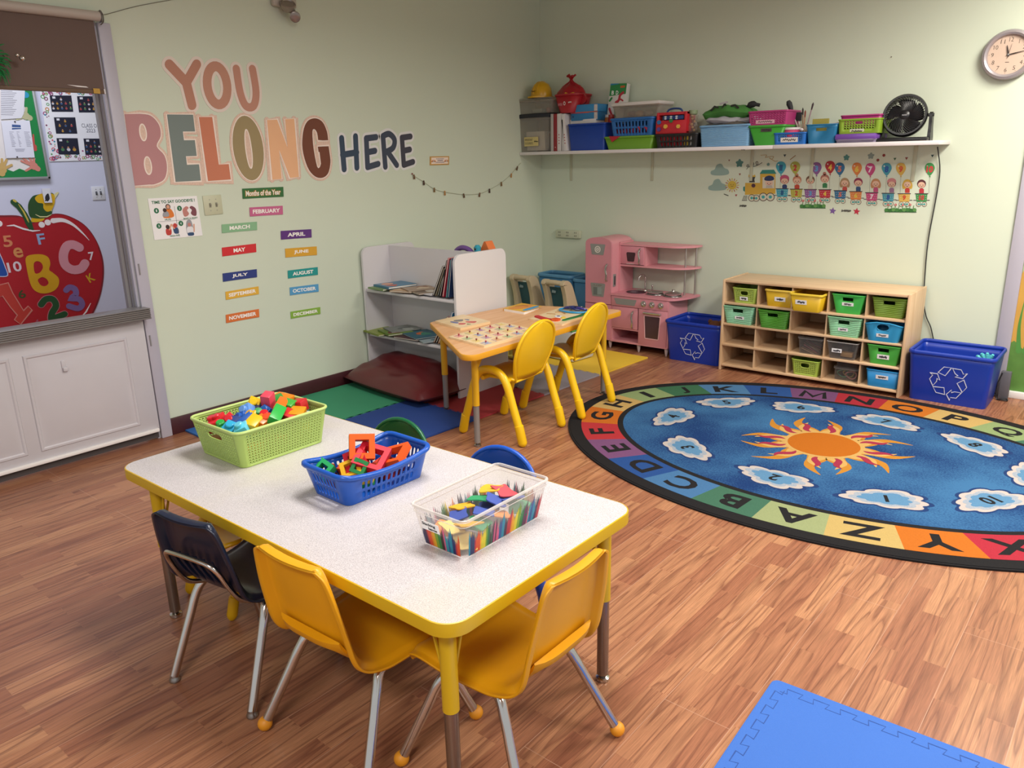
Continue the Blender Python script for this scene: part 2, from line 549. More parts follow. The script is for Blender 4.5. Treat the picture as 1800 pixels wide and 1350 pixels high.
struct(MB().box((2.8, -4.1, -0.03), (9.4, 9.2, 0.06)).build('floor', wood_floor()))
struct(MB().box((2.8, -4.1, 2.94), (9.4, 9.2, 0.08)).build('ceiling', M('d8d6cc', rough=0.8)))
w = MB()
DY0, DY1, DZ = -4.95, -3.655, 2.26
w.box((-0.06, (DY1 + 0.12) / 2, 1.45), (0.12, 0.12 - DY1, 2.9))
w.box((-0.06, (-8.6 + DY0) / 2, 1.45), (0.12, DY0 + 8.6, 2.9))
w.box((-0.06, (DY0 + DY1) / 2, (DZ + 2.9) / 2), (0.12, DY1 - DY0, 2.9 - DZ))
struct(w.build('wall_left', WALL))
struct(MB().box((3.5, 0.06, 1.45), (7.0, 0.12, 2.9)).build('wall_back', WALL))
struct(MB().box((-1.66, -4.1, 1.45), (0.12, 9.0, 2.9)).build('wall_beyond', LILAC))
b = MB()
b.box((0.008, -1.80, 0.05), (0.016, 3.58, 0.10), bev=0.004)
struct(b.build('baseboard_left', MAROON))
struct(MB().box((1.8, -0.008, 0.05), (3.56, 0.016, 0.10), bev=0.004).build('baseboard_back', MAROON))

# casing and jamb of the half door in the left wall
t = MB()
t.box((0.011, -3.622, 1.11), (0.022, 0.064, 2.22), bev=0.004)
t.box((0.011, DY0 - 0.034, 1.11), (0.022, 0.064, 2.22), bev=0.004)
t.box((-0.06, -3.661, 1.11), (0.12, 0.012, 2.22))
t.box((-0.06, DY0 + 0.006, 1.11), (0.12, 0.012, 2.22))
t.box((-0.075, -3.677, 1.11), (0.03, 0.022, 2.22), 1)
t.box((-0.03, -3.668, 1.11), (0.012, 0.006, 2.22), 1)
struct(t.build('trim_2', [TRIMW, GREYM]))
hd = MB()
hx = 0.006
hd.box((hx, (DY0 + DY1) / 2, 0.395), (0.035, DY1 - DY0 - 0.012, 0.69), bev=0.002)
DOORW = M('c4c1c6', rough=0.4, var=0.03)
d2 = struct(hd.build('door_2', DOORW))
for ya, yb in ((-4.285, -3.765), (-4.86, -4.345)):
    q = MB(); za, zb = 0.115, 0.625
    def rc(i, x): return [(x, ya + i, za + i), (x, yb - i, za + i), (x, yb - i, zb - i), (x, ya + i, zb - i)]
    x0 = hx + 0.0178
    q.ring_loft([rc(0, x0), rc(0.004, x0 + 0.006), rc(0.014, x0 + 0.006), rc(0.020, x0 + 0.001), rc(0.024, x0 + 0.001), rc(0.052, x0 + 0.011)], cap0=False)
    q.build('raised_panel', DOORW, d2)
q = MB(); q.box((0.03, (DY0 + DY1) / 2, 0.062), (0.022, DY1 - DY0 - 0.03, 0.020), bev=0.004)
q.build('door_sweep', WHITE, d2)
q = MB(); q.box((0.0, (DY0 + DY1) / 2, 0.03), (0.02, DY1 - DY0 - 0.02, 0.04)); q.build('sweep_brush', M('4a4444', rough=0.8), d2)
q = MB()
for k in range(5): q.box((0.035, (DY0 + DY1) / 2 - 0.004 + 0.012, 0.7185 + 0.0105 * k), (0.115 - 0.004 * (k % 2), DY1 - DY0 + 0.01, 0.0095), bev=0.003)
q.box((0.035, (DY0 + DY1) / 2 + 0.008, 0.7705), (0.12, DY1 - DY0 + 0.01, 0.006), bev=0.0025)
q.build('ledge', M('6d6866', rough=0.35, var=0.1, scale=30), d2)
q = MB()
p = onX(112, 645, 0.035)
q.box((0.034, p.y, p.z + 0.01), (0.012, 0.02, 0.05), bev=0.003); q.box((0.04, p.y + 0.004, p.z - 0.012), (0.02, 0.024, 0.022), bev=0.004)
q.build('latch_hook', DOORW, d2)
q = MB()
for zz in (0.58, 0.98):
    q.cyl((0.024, -3.637, zz - 0.03), (0.024, -3.637, zz + 0.03), 0.004, n=8)
q.build('hinge', GREYM, d2)

# right-hand opening with the painted garden panel, at the edge of the photo
struct(MB().box((3.640, -0.010, 1.45), (0.078, 0.020, 2.9), bev=0.004).build('trim_1', TRIMW))
MUR = -0.004
g = MB()
g.box((4.18, MUR + 0.003, 1.3), (1.0, 0.006, 2.6), 0)
def blob(pts, mi, z=0.001): g.slab(sm2(pts, 5, True), 0, z, mi, FY(MUR))
blob([(3.68, .78), (3.85, .86), (4.1, .84), (4.6, .9), (4.6, .02), (3.68, .02)], 1, .0010)
blob([(3.68, .35), (3.78, .30), (3.9, .42), (4.1, .36), (4.3, .45), (4.6, .4), (4.6, .02), (3.68, .02)], 2, .0016)
blob([(3.68, 1.55), (3.75, 1.25), (3.69, .95), (3.9, 1.0), (4.0, 1.2), (3.9, 1.5)], 5, .0010)
blob([(3.72, 1.35), (3.80, 1.45), (3.95, 1.3), (3.85, 1.1)], 3, .0014)
for x0, z0, x1, z1, wd in ((3.725, .30, 3.715, .62, .03), (3.76, .3, 3.82, .52, .035), (3.84, .25, 3.79, .50, .03)):
    g.stroke(sm2([(x0, z0), ((x0 + x1) / 2 - .012, (z0 + z1) / 2), (x1, z1)], 5), [wd * max(.15, 1 - i / 10) for i in range(11)], 0, .0018, 3, FY(MUR))
for i in range(14):
    a = random.uniform(0, 6.28); r = random.uniform(.02, .085)
    g.slab(disc(.022, 10, (3.775 + r * math.cos(a) * .7, .70 + r * math.sin(a)), .014, a), 0, .0028 + i * 8e-5, 3, FY(MUR))
for dx, dz_ in ((0, 0), (.025, .012), (-.022, .012), (.012, -.02), (-.012, -.02), (.03, -.012)):
    g.slab(disc(.024, 12, (3.785 + dx, .535 + dz_)), 0, .0036 + abs(dx + 2 * dz_) * .02 + dx * .004, 4, FY(MUR))
d1 = struct(g.build('door_1', [M('a9bf95', rough=0.6, var=0.15, scale=4), M('c79a45', rough=0.6, var=0.15, scale=5), M('57843a', rough=0.6, var=0.3, scale=12),
                               M('4d8a3c', rough=0.6, var=0.2), M('b49bb5', rough=0.6, var=0.25, scale=30), M('7fae6a', rough=0.6, var=0.25, scale=9)]))
MB().box((4.13, -0.014, 0.022), (0.9, 0.03, 0.044), bev=0.004).build('threshold', WHITE, d1)
# ------------------------------------------------------------------ left wall: lettering, month cards, posters
def quad(TL, TR, BR, BL, x=0.0):
    """affine frame (unit square -> wall) from four photo corners on the plane x = const"""
    tl, tr, br, bl = [onX(a[0], a[1], x) for a in (TL, TR, BR, BL)]
    o = (bl + (tl + tr + br + bl) * 0) ; ex = ((br - bl) + (tr - tl)) / 2; ey = ((tl - bl) + (tr - br)) / 2
    c = (tl + tr + br + bl) / 4
    o = c - ex / 2 - ey / 2
    return frame(o, ex, ey, Vector((1, 0, 0))), c, ex.length, ey.length


def ell(cx, cy, rx, ry, n=26): return [(cx + rx * math.cos(2 * PI * j / n), cy + ry * math.sin(2 * PI * j / n)) for j in range(n)]


GLYPH = {
    'B': ([(0, 0), (0, 1)] + sm2([(.42, 1), (.72, .97), (.92, .84), (.93, .68), (.78, .54), (.97, .40), (1, .22), (.88, .06), (.6, 0), (.42, 0)], 4), [ell(.44, .74, .09, .115), ell(.46, .27, .095, .125)]),
    'E': ([(0, 0), (0, 1), (1, 1), (1, .75), (.52, .75), (.52, .62), (.95, .62), (.95, .38), (.52, .38), (.52, .25), (1, .25), (1, 0)], []),
    'L': ([(0, 0), (0, 1), (.56, 1), (.56, .25), (1, .25), (1, 0)], []),
    'O': (ell(.5, .5, .5, .5, 36), [ell(.5, .49, .095, .30)]),
    'N': ([(0, 0), (0, 1), (.36, 1), (.66, .52), (.66, 1), (1, 1), (1, 0), (.66, 0), (.34, .5), (.34, 0)], []),
    'G': (sm2([(1, .63), (.99, .78), (.86, .94), (.6, 1.0), (.3, .95), (.1, .78), (.0, .5), (.1, .2), (.32, .04), (.6, 0), (.85, .07), (.99, .25), (1, .40)], 4) +
          [(.99, .53), (.58, .53), (.58, .44), (.62, .44)] + sm2([(.62, .24), (.55, .18), (.46, .2), (.41, .5), (.44, .78), (.53, .82), (.61, .76), (.62, .64)], 3) + [(.8, .63)], []),
}
STROKES = {
    'Y': [[(.06, .97), (.56, .56)], [(.92, .96), (.56, .56)], [(.56, .56), (.70, .05)]],
    'O': ['ring'],
    'U': [sm2([(.10, .95), (.14, .4), (.34, .07), (.72, .07), (.92, .4), (.88, .95)], 5)],
    'H': [[(.1, .95), (.14, .05)], [(.9, .97), (.88, .05)], [(.1, .47), (.92, .50)]],
    'E': [[(.12, .95), (.10, .06)], [(.12, .95), (.86, .96)], [(.12, .52), (.72, .54)], [(.10, .06), (.92, .12)]],
    'R': [[(.12, .95), (.14, .05)], sm2([(.12, .95), (.55, 1.0), (.9, .82), (.75, .58), (.15, .47)], 5), [(.35, .5), (.95, .06)]],
}
BORD = M('dcc0ae', rough=0.7, var=0.22, scale=120)
LINE = M('f0e2d6', rough=0.7, var=0.02)
for ch, q4, col, lab in (
        ('B', ((217, 201), (282, 199), (295, 322), (236, 326)), 'b88587', 'dusty pink paper letter B with patterned border beside the door casing'),
        ('E', ((292.5, 202), (339, 201), (352, 318), (308.5, 319)), '76837f', 'grey-green paper letter E with patterned border, second in BELONG'),
        ('L', ((349, 206.5), (390, 205), (405, 316), (365, 317.5)), 'c77a5c', 'terracotta orange paper letter L with patterned border in BELONG'),
        ('O', ((402, 204), (455, 203), (469, 316), (416, 318)), '9b8a62', 'olive brown paper letter O with patterned border in BELONG'),
        ('N', ((469, 213), (516, 207), (525, 313), (478, 314)), 'e9b58a', 'peach paper letter N with patterned border in BELONG'),
        ('G', ((525, 209), (571, 207), (584, 312), (537, 314)), '713f2b', 'dark brown paper letter G with patterned border ending BELONG')):
    F, c, wd, ht = quad(*q4)
    o = thing('wall_letter', lab, 'letter', c)
    out, holes = GLYPH[ch]
    # work in metres inside the letter's own box
    Fm = F @ Matrix.Diagonal((1 / wd, 1 / ht, 1, 1))
    om = [(a * wd, b_ * ht) for a, b_ in out]; hm = [[(a * wd, b_ * ht) for a, b_ in h] for h in holes]
    mb = MB(); mb.slab(om, .0005, .0019, 0, Fm); mb.stroke(om, .036, .0005, .0021, 0, Fm, closed=True)
    for h in hm: mb.slab(h, .0005, .0034, 0, Fm)
    for k_, p in enumerate(om):
        p = Vector(p); e1 = p - Vector(om[k_ - 1]); e2 = Vector(om[(k_ + 1) % len(om)]) - p
        if e1.length * e2.length > 0 and e1.angle(e2) > .6: mb.slab(disc(.018, 10, p), .0005, .0022 + 6e-5 * (k_ % 3), 0, Fm)
    mb.build('border', BORD, o, world=True)
    mb = MB(); mb.slab(om, .0030, .0052, 0, Fm, holes=hm)
    mb.stroke(om, .012, .0024, .0038, 1, Fm, closed=True)
    for h in hm: mb.stroke(h, .007, .0022, .0054, 1, Fm, closed=True)
    mb.build('face', [M(col, rough=0.6, var=0.03), LINE], o, world=True)
for wrd, ch, q4, col, lab, sw in (
        ('YOU', 'Y', ((292, 111), (351, 110), (352, 188), (300, 191)), 'b5806a', 'tan brown paper letter Y with cream outline, first in YOU', .052),
        ('YOU', 'O', ((355, 110), (399, 110), (407, 189), (364, 191)), 'bb8872', 'tan pink paper letter O with cream outline between Y and U', .052),
        ('YOU', 'U', ((411, 117), (447, 118), (456, 190), (420, 192)), 'bd8874', 'tan pink paper letter U with cream outline ending YOU', .046),
        ('HERE', 'H', ((596, 240), (628, 238), (630, 297), (601, 301)), '33455a', 'navy paper letter H with white outline, first in HERE', .041),
        ('HERE', 'E', ((641, 240), (663, 239), (667, 294), (643, 298)), '3a4456', 'navy paper letter E with white outline right after H', .041),
        ('HERE', 'R', ((669, 236), (695, 235), (698, 293), (674, 297)), '3b4354', 'navy paper letter R with white outline and pale counter', .041),
        ('HERE', 'E', ((704, 239), (723, 238), (728, 290), (707, 294)), '403f4c', 'charcoal navy paper letter E with white outline ending HERE', .041)):
    F, c, wd, ht = quad(*q4)
    o = thing('wall_letter', lab, 'letter', c)
    Fm = F @ Matrix.Diagonal((1 / wd, 1 / ht, 1, 1))
    bo, fa = MB(), MB()
    for st in STROKES[ch]:
        if st == 'ring':
            ring = ell(.5 * wd, .5 * ht, .40 * wd, .42 * ht, 30)
            bo.stroke(ring, sw + .034, .0005, .002, 0, Fm, closed=True); fa.stroke(ring, sw, .002, .0038, 0, Fm, closed=True)
        else:
            pm = [(a * wd, b_ * ht) for a, b_ in st]
            bo.stroke(pm, sw + .034, .0005, .002, 0, Fm); fa.stroke(pm, sw, .002, .0038, 0, Fm)
    bo.build('border', M('e3d6cb' if wrd == 'YOU' else 'dfe0de', rough=0.7, var=0.02), o, world=True)
    fa.build('face', M(col, rough=0.6, var=0.03), o, world=True)


def z5(p): return (220 + p[0] / 4.5, 310 + p[1] / 4.5)


for nm, q4, col in (
        ('Months of the Year', ((922, 97), (1248, 83), (1250, 160), (928, 178)), '2f6a36'),
        ('FEBRUARY', ((980, 245), (1243, 233), (1245, 300), (985, 318)), 'c4628c'), ('MARCH', ((760, 382), (1040, 357), (1040, 425), (765, 447)), '86b58b'),
        ('APRIL', ((1228, 432), (1470, 417), (1472, 483), (1230, 500)), '5b2d7c'), ('MAY', ((762, 562), (1033, 533), (1035, 597), (768, 635)), 'd0272f'),
        ('JUNE', ((1262, 570), (1512, 555), (1514, 620), (1266, 643)), 'd9a32f'), ('JULY', ((768, 768), (1038, 733), (1040, 797), (772, 833)), '26397e'),
        ('AUGUST', ((1283, 745), (1520, 717), (1522, 778), (1286, 808)), '1f9590'), ('SEPTEMBER', ((790, 912), (1052, 870), (1055, 930), (795, 977)), 'dfae3c'),
        ('OCTOBER', ((1298, 880), (1525, 850), (1528, 912), (1302, 940)), '559cc9'), ('NOVEMBER', ((793, 1095), (1055, 1048), (1058, 1112), (797, 1160)), 'd87234'),
        ('DECEMBER', ((1305, 1072), (1540, 1032), (1542, 1088), (1308, 1125)), '86b044')):
    F, c, wd, ht = quad(*[z5(p) for p in q4])
    cn = {'2f6a36': 'green', 'c4628c': 'pink', '86b58b': 'pale green', '5b2d7c': 'purple', 'd0272f': 'red', 'd9a32f': 'amber yellow', '26397e': 'dark blue', '1f9590': 'teal', 'dfae3c': 'golden yellow', '559cc9': 'sky blue', 'd87234': 'orange', '86b044': 'lime green'}[col]
    lab = ('%s card reading %s on the pale green wall' % (cn, nm)) if nm[1].isupper() else 'green title card reading Months of the Year above the month cards'
    o = thing('month_card', lab, 'card', c, group=None if nm[1].islower() else 'month name cards on the wall')
    mb = MB()
    Fm = F @ Matrix.Diagonal((1 / wd, 1 / ht, 1, 1))
    n = 8
    rows = []
    for j in (0, 1):
        rows.append([(wd * i / n, ht * j, .0015 + .006 * abs((i / n - .45)) ** 1.5 * (1 if nm != 'MAY' else .4)) for i in range(n + 1)])
    vs = rows[0] + rows[1] + [(p[0], p[1], p[2] + .0012) for p in rows[0] + rows[1]]
    k = n + 1; fs = []
    for i in range(n):
        fs.append((2 * k + i, 2 * k + i + 1, 3 * k + i + 1, 3 * k + i)); fs.append((i, k + i, k + i + 1, i + 1))
        fs.append((i, i + 1, 2 * k + i + 1, 2 * k + i)); fs.append((k + i, 3 * k + i, 3 * k + i + 1, k + i + 1))
    fs += [(0, 2 * k, 3 * k, k), (n, k + n, 3 * k + n, 2 * k + n)]
    mb.add(vs, fs, 0, Fm)
    mb.build('paper', M(col, rough=0.55, var=0.04), o, world=True)
    mb = MB()
    def curl(mm, tx, w_, h_, mi, bold, zz):
        v_, f_, _a = text_shape(tx, bold)
        mm.add([(wd * .5 + a[0] * w_, ht * .5 + a[1] * h_, zz + .006 * abs((.5 + a[0] * w_ / wd) - .45) ** 1.5) for a in v_], f_, mi, Fm)
    if nm[1].islower():
        curl(mb, nm, wd * .87, ht * .62, 0, .09, .0031); curl(mb, nm, wd * .84, ht * .52, 1, .02, .0034)
        mb.build('lettering', [M('b98f3c', rough=.6), M('f4f1ea', rough=.6)], o, world=True)
    else:
        curl(mb, nm, wd * min(.82, .115 * len(nm)), ht * .46, 0, .035, .0032)
        mb.build('lettering', M('f4f1ea', rough=0.6), o, world=True)

# goodbye poster
F, c, wd, ht = quad(z5((172, 175)), z5((568, 155)), z5((607, 467)), z5((235, 505)))
o = thing('goodbye_poster', 'white poster of four farewell pictures headed TIME TO SAY GOODBYE', 'poster', c)
MB().slab([(0, 0), (1, 0), (1, 1), (0, 1)], .001, .003, 0, F).build('paper', PAPER, o, world=True)
mb = MB()
def pt(tx, x, y, w_, h_, bold=.03, mi=0, z=.0035): put_text(mb, tx, w_, h_, F @ T(x, y, z), mi, bold)
pt('TIME TO SAY GOODBYE !', .5, .9, .88, .075)
for k, (x, y) in enumerate(((.13, .70), (.60, .72), (.13, .33), (.58, .35))):
    mb.slab(disc(.05, 16, (x, y), .066), .003, .0036, 0, F); pt(str(k + 1), x, y, .022, .06, .03, 1, .0039)
pt('HUG', .33, .47, .12, .045); pt('MAKE A HEART', .8, .46, .30, .04); pt('HIGH FIVE', .42, .06, .2, .045)
mb.box((.5, .43, .0034), (.78, .006, .0008), 3, F); mb.box((.5, .42, .0034), (.006, .72, .0008), 3, F)
mb.build('lettering', [M('1d6b45', rough=.6), PAPER, PAPER, M('6d6d72', rough=.6)], o, world=True)
mb = MB()
SK, HR, OR, RD, NV, GY = 0, 1, 2, 3, 4, 5
def bl(pts, mi, z): mb.slab(sm2(pts, 4, True), .003, z, mi, F)
bl([(.25, .52), (.30, .70), (.42, .72), (.46, .53)], OR, .0036); mb.slab(disc(.05, 14, (.37, .78), .065), .003, .004, HR, F); mb.slab(disc(.034, 12, (.37, .775), .048), .003, .0043, SK, F)
mb.slab(disc(.038, 12, (.295, .70), .05), .003, .0046, HR, F); bl([(.24, .55), (.27, .66), (.35, .66), (.36, .55)], GY, .0044)
for s_, col in ((-1, 6), (1, 7)):
    bl([(.8 + s_ * .13, .52), (.8 + s_ * .14, .68), (.8 + s_ * .06, .76), (.8 + s_ * .01, .72), (.8 + s_ * .05, .66), (.8 + s_ * .02, .58), (.8 + s_ * .06, .52)], col, .0036)
bl([(.26, .10), (.26, .24), (.36, .24), (.35, .10)], RD, .0036); mb.slab(disc(.04, 12, (.30, .29), .055), .003, .004, HR, F); mb.stroke([(.33, .22), (.38, .34)], .03, .003, .0038, SK, F)
bl([(.42, .12), (.41, .26), (.50, .25), (.51, .12)], NV, .0036); mb.slab(disc(.042, 12, (.455, .31), .058), .003, .004, RD, F); mb.stroke([(.43, .24), (.39, .34)], .03, .003, .0038, SK, F)
bl([(.68, .08), (.70, .38), (.80, .40), (.82, .08)], GY, .0034); mb.slab(disc(.036, 12, (.75, .30), .05), .003, .004, 6, F); bl([(.69, .10), (.70, .24), (.81, .24), (.82, .10)], 8, .0037); mb.stroke([(.83, .12), (.85, .30)], .025, .003, .0038, SK, F)
bl([(.70, .03), (.70, .10), (.81, .10), (.81, .03)], NV, .004)
mb.build('printed_pattern', [M(h, rough=.6, var=.03) for h in ('d9a084', '3a2622', 'dd7a2c', 'bf3a34', '2c4a72', '9a9aa0', 'c08078', '7c4550', 'e4e4e8')], o, world=True)


def switch_plate(name, lab, q4, col, x=0.0):
    F, c, wd, ht = quad(*q4, x=x)
    o = thing(name, lab, 'light switch', c)
    Fm = F @ Matrix.Diagonal((1 / wd, 1 / ht, 1, 1))
    MB().box((wd / 2, ht / 2, .003), (wd, ht, .006), 0, Fm, bev=.0025).build('plate', col, o, world=True)
    for fx in (.34, .68):
        mb = MB(); mb.box((wd * fx, ht * .5, .0065), (.012, .026, .002), 0, Fm); mb.box((wd * fx, ht * .52, .010), (.008, .012, .014), 0, Fm @ T(0, 0, 0), bev=.002)
        mb.build('toggle', M('8e8c7c' if x == 0 else '5a5a62', rough=.4), o, world=True)
    mb = MB()
    for fx in (.34, .68):
        for fy in (.22, .78): mb.cyl((wd * fx, ht * fy, .005), (wd * fx, ht * fy, .0072), .003, n=8, Mx=Fm)
    mb.build('screws', STEEL, o, world=True)
    return o


switch_plate('light_switch', 'wall-coloured double light switch between the goodbye poster and month cards', (z5((607, 155)), z5((755, 143)), z5((772, 297)), z5((630, 310))), M('c3c5a8', rough=.4, var=.02))

# small rainbow sign and the string of pegs
F, c, wd, ht = quad((754.8, 275), (789, 274.5), (788, 289.5), (755.5, 290.5))
o = thing('rainbow_sign', 'small tan-framed sign with rainbows and dark writing on the left wall', 'sign', c)
mb = MB(); mb.slab([(0, 0), (1, 0), (1, 1), (0, 1)], .001, .006, 0, F); mb.build('frame', M('c79a52', rough=.6), o, world=True)
MB().slab([(.06, .13), (.94, .13), (.94, .87), (.06, .87)], .006, .0068, 0, F).build('card', M('efdccb', rough=.7), o, world=True)
mb = MB()
for k, (yy, w_) in enumerate(((.70, .42), (.5, .28), (.3, .46))):
    x0 = .52 - w_ / 2
    for i in range(6 + k):
        xx = x0 + w_ * i / (6 + k); mb.stroke([(xx, yy - .04), (xx + .02, yy + .07), (xx + .045, yy - .03)], .018, .0068, .0074, 0, F, caps=False)
for cx in (.17, .85):
    for r, mi in ((.10, 1), (.07, 2), (.04, 3)):
        mb.stroke([(cx + r * math.cos(a), .35 + 2.4 * r * math.sin(a)) for a in lines(8, 0, PI)], .03, .0068, .0074, mi, F)
mb.build('print', [M(h, rough=.6) for h in ('39406a', 'c2694d', 'd9a93f', '59699c')], o, world=True)
pegs = [(726.5, 311), (743.5, 321.5), (762, 334), (780.5, 339.5), (814, 344), (841.5, 342.5), (859, 335.5), (880, 323.5), (897.3, 308.5), (907.5, 296)]
line = [(723.5, 306)] + [(a, b_ - 2) for a, b_ in pegs] + [(915, 286)]
mb = MB(); mb.tube([Vector((.006, *pX(*p))) for p in line], .0013, 6, k=4)
c0 = onX(800, 330)
tag(mb.build('peg_string', M('a3a488', rough=.8), rel=c0), 'thin string sagging along the left wall towards the shelf', 'string')
mb = MB(); p = onX(723.5, 305.5); mb.ball((0, 0, 0), .006, sc=(1, 1, 1)); mb.cyl((-.006, 0, 0), (0, 0, 0), .002, n=6)
tag(mb.build('push_pin', M('8e4238', rough=.4), loc=(.007, p.y, p.z)), 'dark red push pin holding the near end of the peg string', 'pin')
ordn = ['first peg beside the red push pin', 'second peg from the push pin, dark and wide', 'third peg from the push pin', 'fourth peg from the push pin, pale tan', 'fifth peg from the push pin, at the lowest sag', 'fifth peg from the shelf end', 'fourth peg from the shelf end', 'third peg from the shelf end', 'second peg from the shelf end', 'peg closest to the shelf end']
for i, (u, v) in enumerate(pegs):
    p = onX(u, v); mb = MB()
    tl = (0.1, 0, -.05, 0, .2, -.3, 0, .05, -.2, -.5)[i]
    R = RX(tl)
    for s_ in (-1, 1): mb.box((.009, s_ * .004, 0), (.007, .0055, .034), 0, R @ RX(s_ * .1), bev=.0015)
    mb.cyl((.009, -.008, .004), (.009, .008, .004), .003, n=8, mi=1, Mx=R)
    tag(mb.build('clothes_peg', [M(('7a5b40', '4e372c', '84683f', 'b98a52', '6a5138')[i % 5], rough=.7), STEEL], loc=(0, p.y, p.z)), 'tiny wooden clothes peg, ' + ordn[i], 'peg', 'clothes pegs on the string')

# emergency lamp high on the left wall
o = thing('emergency_lamp', 'round twin-head emergency lamp high on the left wall', 'lamp', onX(502, 18, .03))
p = o.location
mb = MB(); mb.box((-.012, .0, .075), (.036, .17, .12), bev=.015); mb.build('housing', M('b5aea2', rough=.4), o)
mb = MB(); mb.lathe([(.0, -.045), (.03, -.043), (.044, -.02), (.047, .0), (.040, .004), (.036, -.003), (.0, -.004)], 20, Mx=T(.045, -.012, .03) @ RY(.7) @ RX(.25), cap0=False, cap1=False); mb.build('lamp_head', [M('9b8f86', rough=.25, metal=.6)], o)
mb = MB(); mb.lathe([(.0, -.04), (.022, -.038), (.030, -.01), (.032, .0), (.027, .003), (.0, .001)], 20, Mx=T(.05, .028, -.04) @ RY(1.9) @ RX(.4), cap0=False, cap1=False); mb.build('lamp_head', [M('8d837b', rough=.25, metal=.6)], o)
mb = MB(); mb.tube([(.0, .02, .05), (.03, .03, .01), (.04, .03, -.03)], .012, 10, k=4); mb.build('swivel_arm', M('8a7f74', rough=.4), o)
# ------------------------------------------------------------------ the half-door opening: blind, and the lilac wall of the next room
XB = -1.60
def P30(pts, x=XB): return [pX(u, v, x) for u, v in pts]


o = thing('roller_blind', 'brown roller blind pulled part way down in the door opening', 'blind', (.05, -4.15, 2.24))
mb = MB(); mb.cyl((.05, -4.93, 2.242), (.05, -3.655, 2.242), .024, n=18); mb.build('roller', M('b7ada3', rough=.5), o, world=True)
mb = MB(); mb.box((.05, -3.648, 2.242), (.03, .008, .055), 0, bev=.003); mb.tube([(.06, -3.652, 2.27), (.06, -3.640, 2.255), (.06, -3.640, 2.22), (.045, -3.65, 2.205)], .003, 6, k=3)
mb.build('bracket', M('5d5650', rough=.4), o, world=True)
mb = MB(); mb.box((.044, -4.305, 2.055), (.0015, 1.245, .35)); mb.build('fabric', M('65524a', rough=.75, var=.06, scale=3, bump=.04, bscale=200), o, world=True)
mb = MB(); mb.box((.045, -4.305, 1.887), (.012, 1.247, .020), bev=.005); mb.box((.046, -3.684, 1.889), (.014, .006, .024), 1, bev=.002)
mb.build('bottom_bar', [M('66503f', rough=.6), WHITE], o, world=True)
mb = MB(); p = onX(152, 155, .046)
mb.slab([(p.y - .09, p.z + .012), (p.y + .0, p.z + .008), (p.y + .01, p.z + .003), (p.y - .04, p.z + .004)], .0, .0015, 0, FX(.0455)); mb.build('tape_strip', WHITE, o, world=True)
mb = MB(); p = onX(170, 160, .053); mb.box((.0535, p.y, p.z), (.002, .032, .024)); mb.build('yellow_tag', M('b98f2c', rough=.5, var=.3, scale=60), o, world=True)
mb = MB(); mb.tube([(.055, -3.642, 2.255), (.010, -3.60, 2.262), onX(240, 11, .004), onX(305, -1, .004)], .0015, 6, k=3)
tag(mb.build('wall_string', M('6d6a5a', rough=.8), rel=(.02, -3.5, 2.3)), 'thin dark string running up the wall from the blind roller', 'string')
# green tinsel ornament with a bell, hanging in front of the blind at the photo's edge
o = thing('tinsel_ornament', 'green tinsel ornament with silver bell hanging before the brown blind', 'ornament', onX(-8, 100, .09))
mb = MB()
for i in range(70):
    a = random.uniform(0, 6.28); z = random.uniform(-.10, .10); r = .052 * (1 - abs(z) * 4)
    d = Vector((math.cos(a) * r * .4, math.sin(a) * r + .0, z)); mb.tube([d * .3 + Vector((0, 0, z * .5)), d, d * 1.25 + Vector((0, 0, -.012))], [.004, .003, .0008], 5)
mb.build('tinsel', M('14773c', rough=.35, var=.3, scale=60), o)
mb = MB(); mb.ball((.02, .105, .0), .013); mb.ball((.02, .085, .012), .009); mb.build('bell', M('cfc8c0', rough=.15, metal=1), o)
mb = MB(); mb.tube([(.0, 0, .1), (-.02, 0, .16)], .002, 6); mb.build('hanger', M('14773c'), o)

# bulletin board
o = thing('bulletin_board', 'bulletin board with green scalloped border on the lilac wall', 'board', (XB, -3.9, 1.75))
YR, ZB, ZT = -3.405, 1.452, 2.10
mb = MB(); mb.box((XB + .006, -4.1, (ZB + ZT) / 2), (.012, 1.39, ZT - ZB)); mb.build('backing_paper', M('e3dcdc', rough=.8, var=.02), o, world=True)
mb = MB()
for s_ in (0, 1):
    if s_: mb.box((XB + .012, YR - .008, (ZB + ZT) / 2), (.024, .018, ZT - ZB), bev=.003)
    else: mb.box((XB + .012, -4.1, ZB + .008), (.024, 1.39, .018), bev=.003)
mb.box((XB + .012, -4.1, ZT), (.024, 1.39, .018), bev=.003); mb.build('frame', M('bcbac0', rough=.3, metal=.6), o, world=True)
mb = MB(); y1 = YR - .017; z0 = ZB + .017
sc = [(y1, z0), (y1, ZT)] + [(y1 - .060 - .010 * math.sin(i * PI / 2), ZT - (ZT - z0 - .05) * i / 44) for i in range(45)] + [(y1 - .06 - 1.2 * i / 60, z0 + .046 + .009 * math.sin(i * PI / 2)) for i in range(61)] + [(y1 - 1.26, z0)]
mb.slab(sc, .012, .014, 0, FX(XB)); mb.build('border', M('10803f', rough=.6, var=.03), o, world=True)


def flat_thing(name, lab, cat, pts, col, z=.016, th=.0012, group=None, x=XB):
    q = [pX(u, v, x) for u, v in pts] if not isinstance(pts[0], Vector) else pts
    cy = sum(p[0] for p in q) / len(q); cz = sum(p[1] for p in q) / len(q)
    o = thing(name, lab, cat, (x + z, cy, cz), group=group)
    MB().slab(q, z, z + th, 0, FX(x)).build('paper', col, o, world=True)
    return o


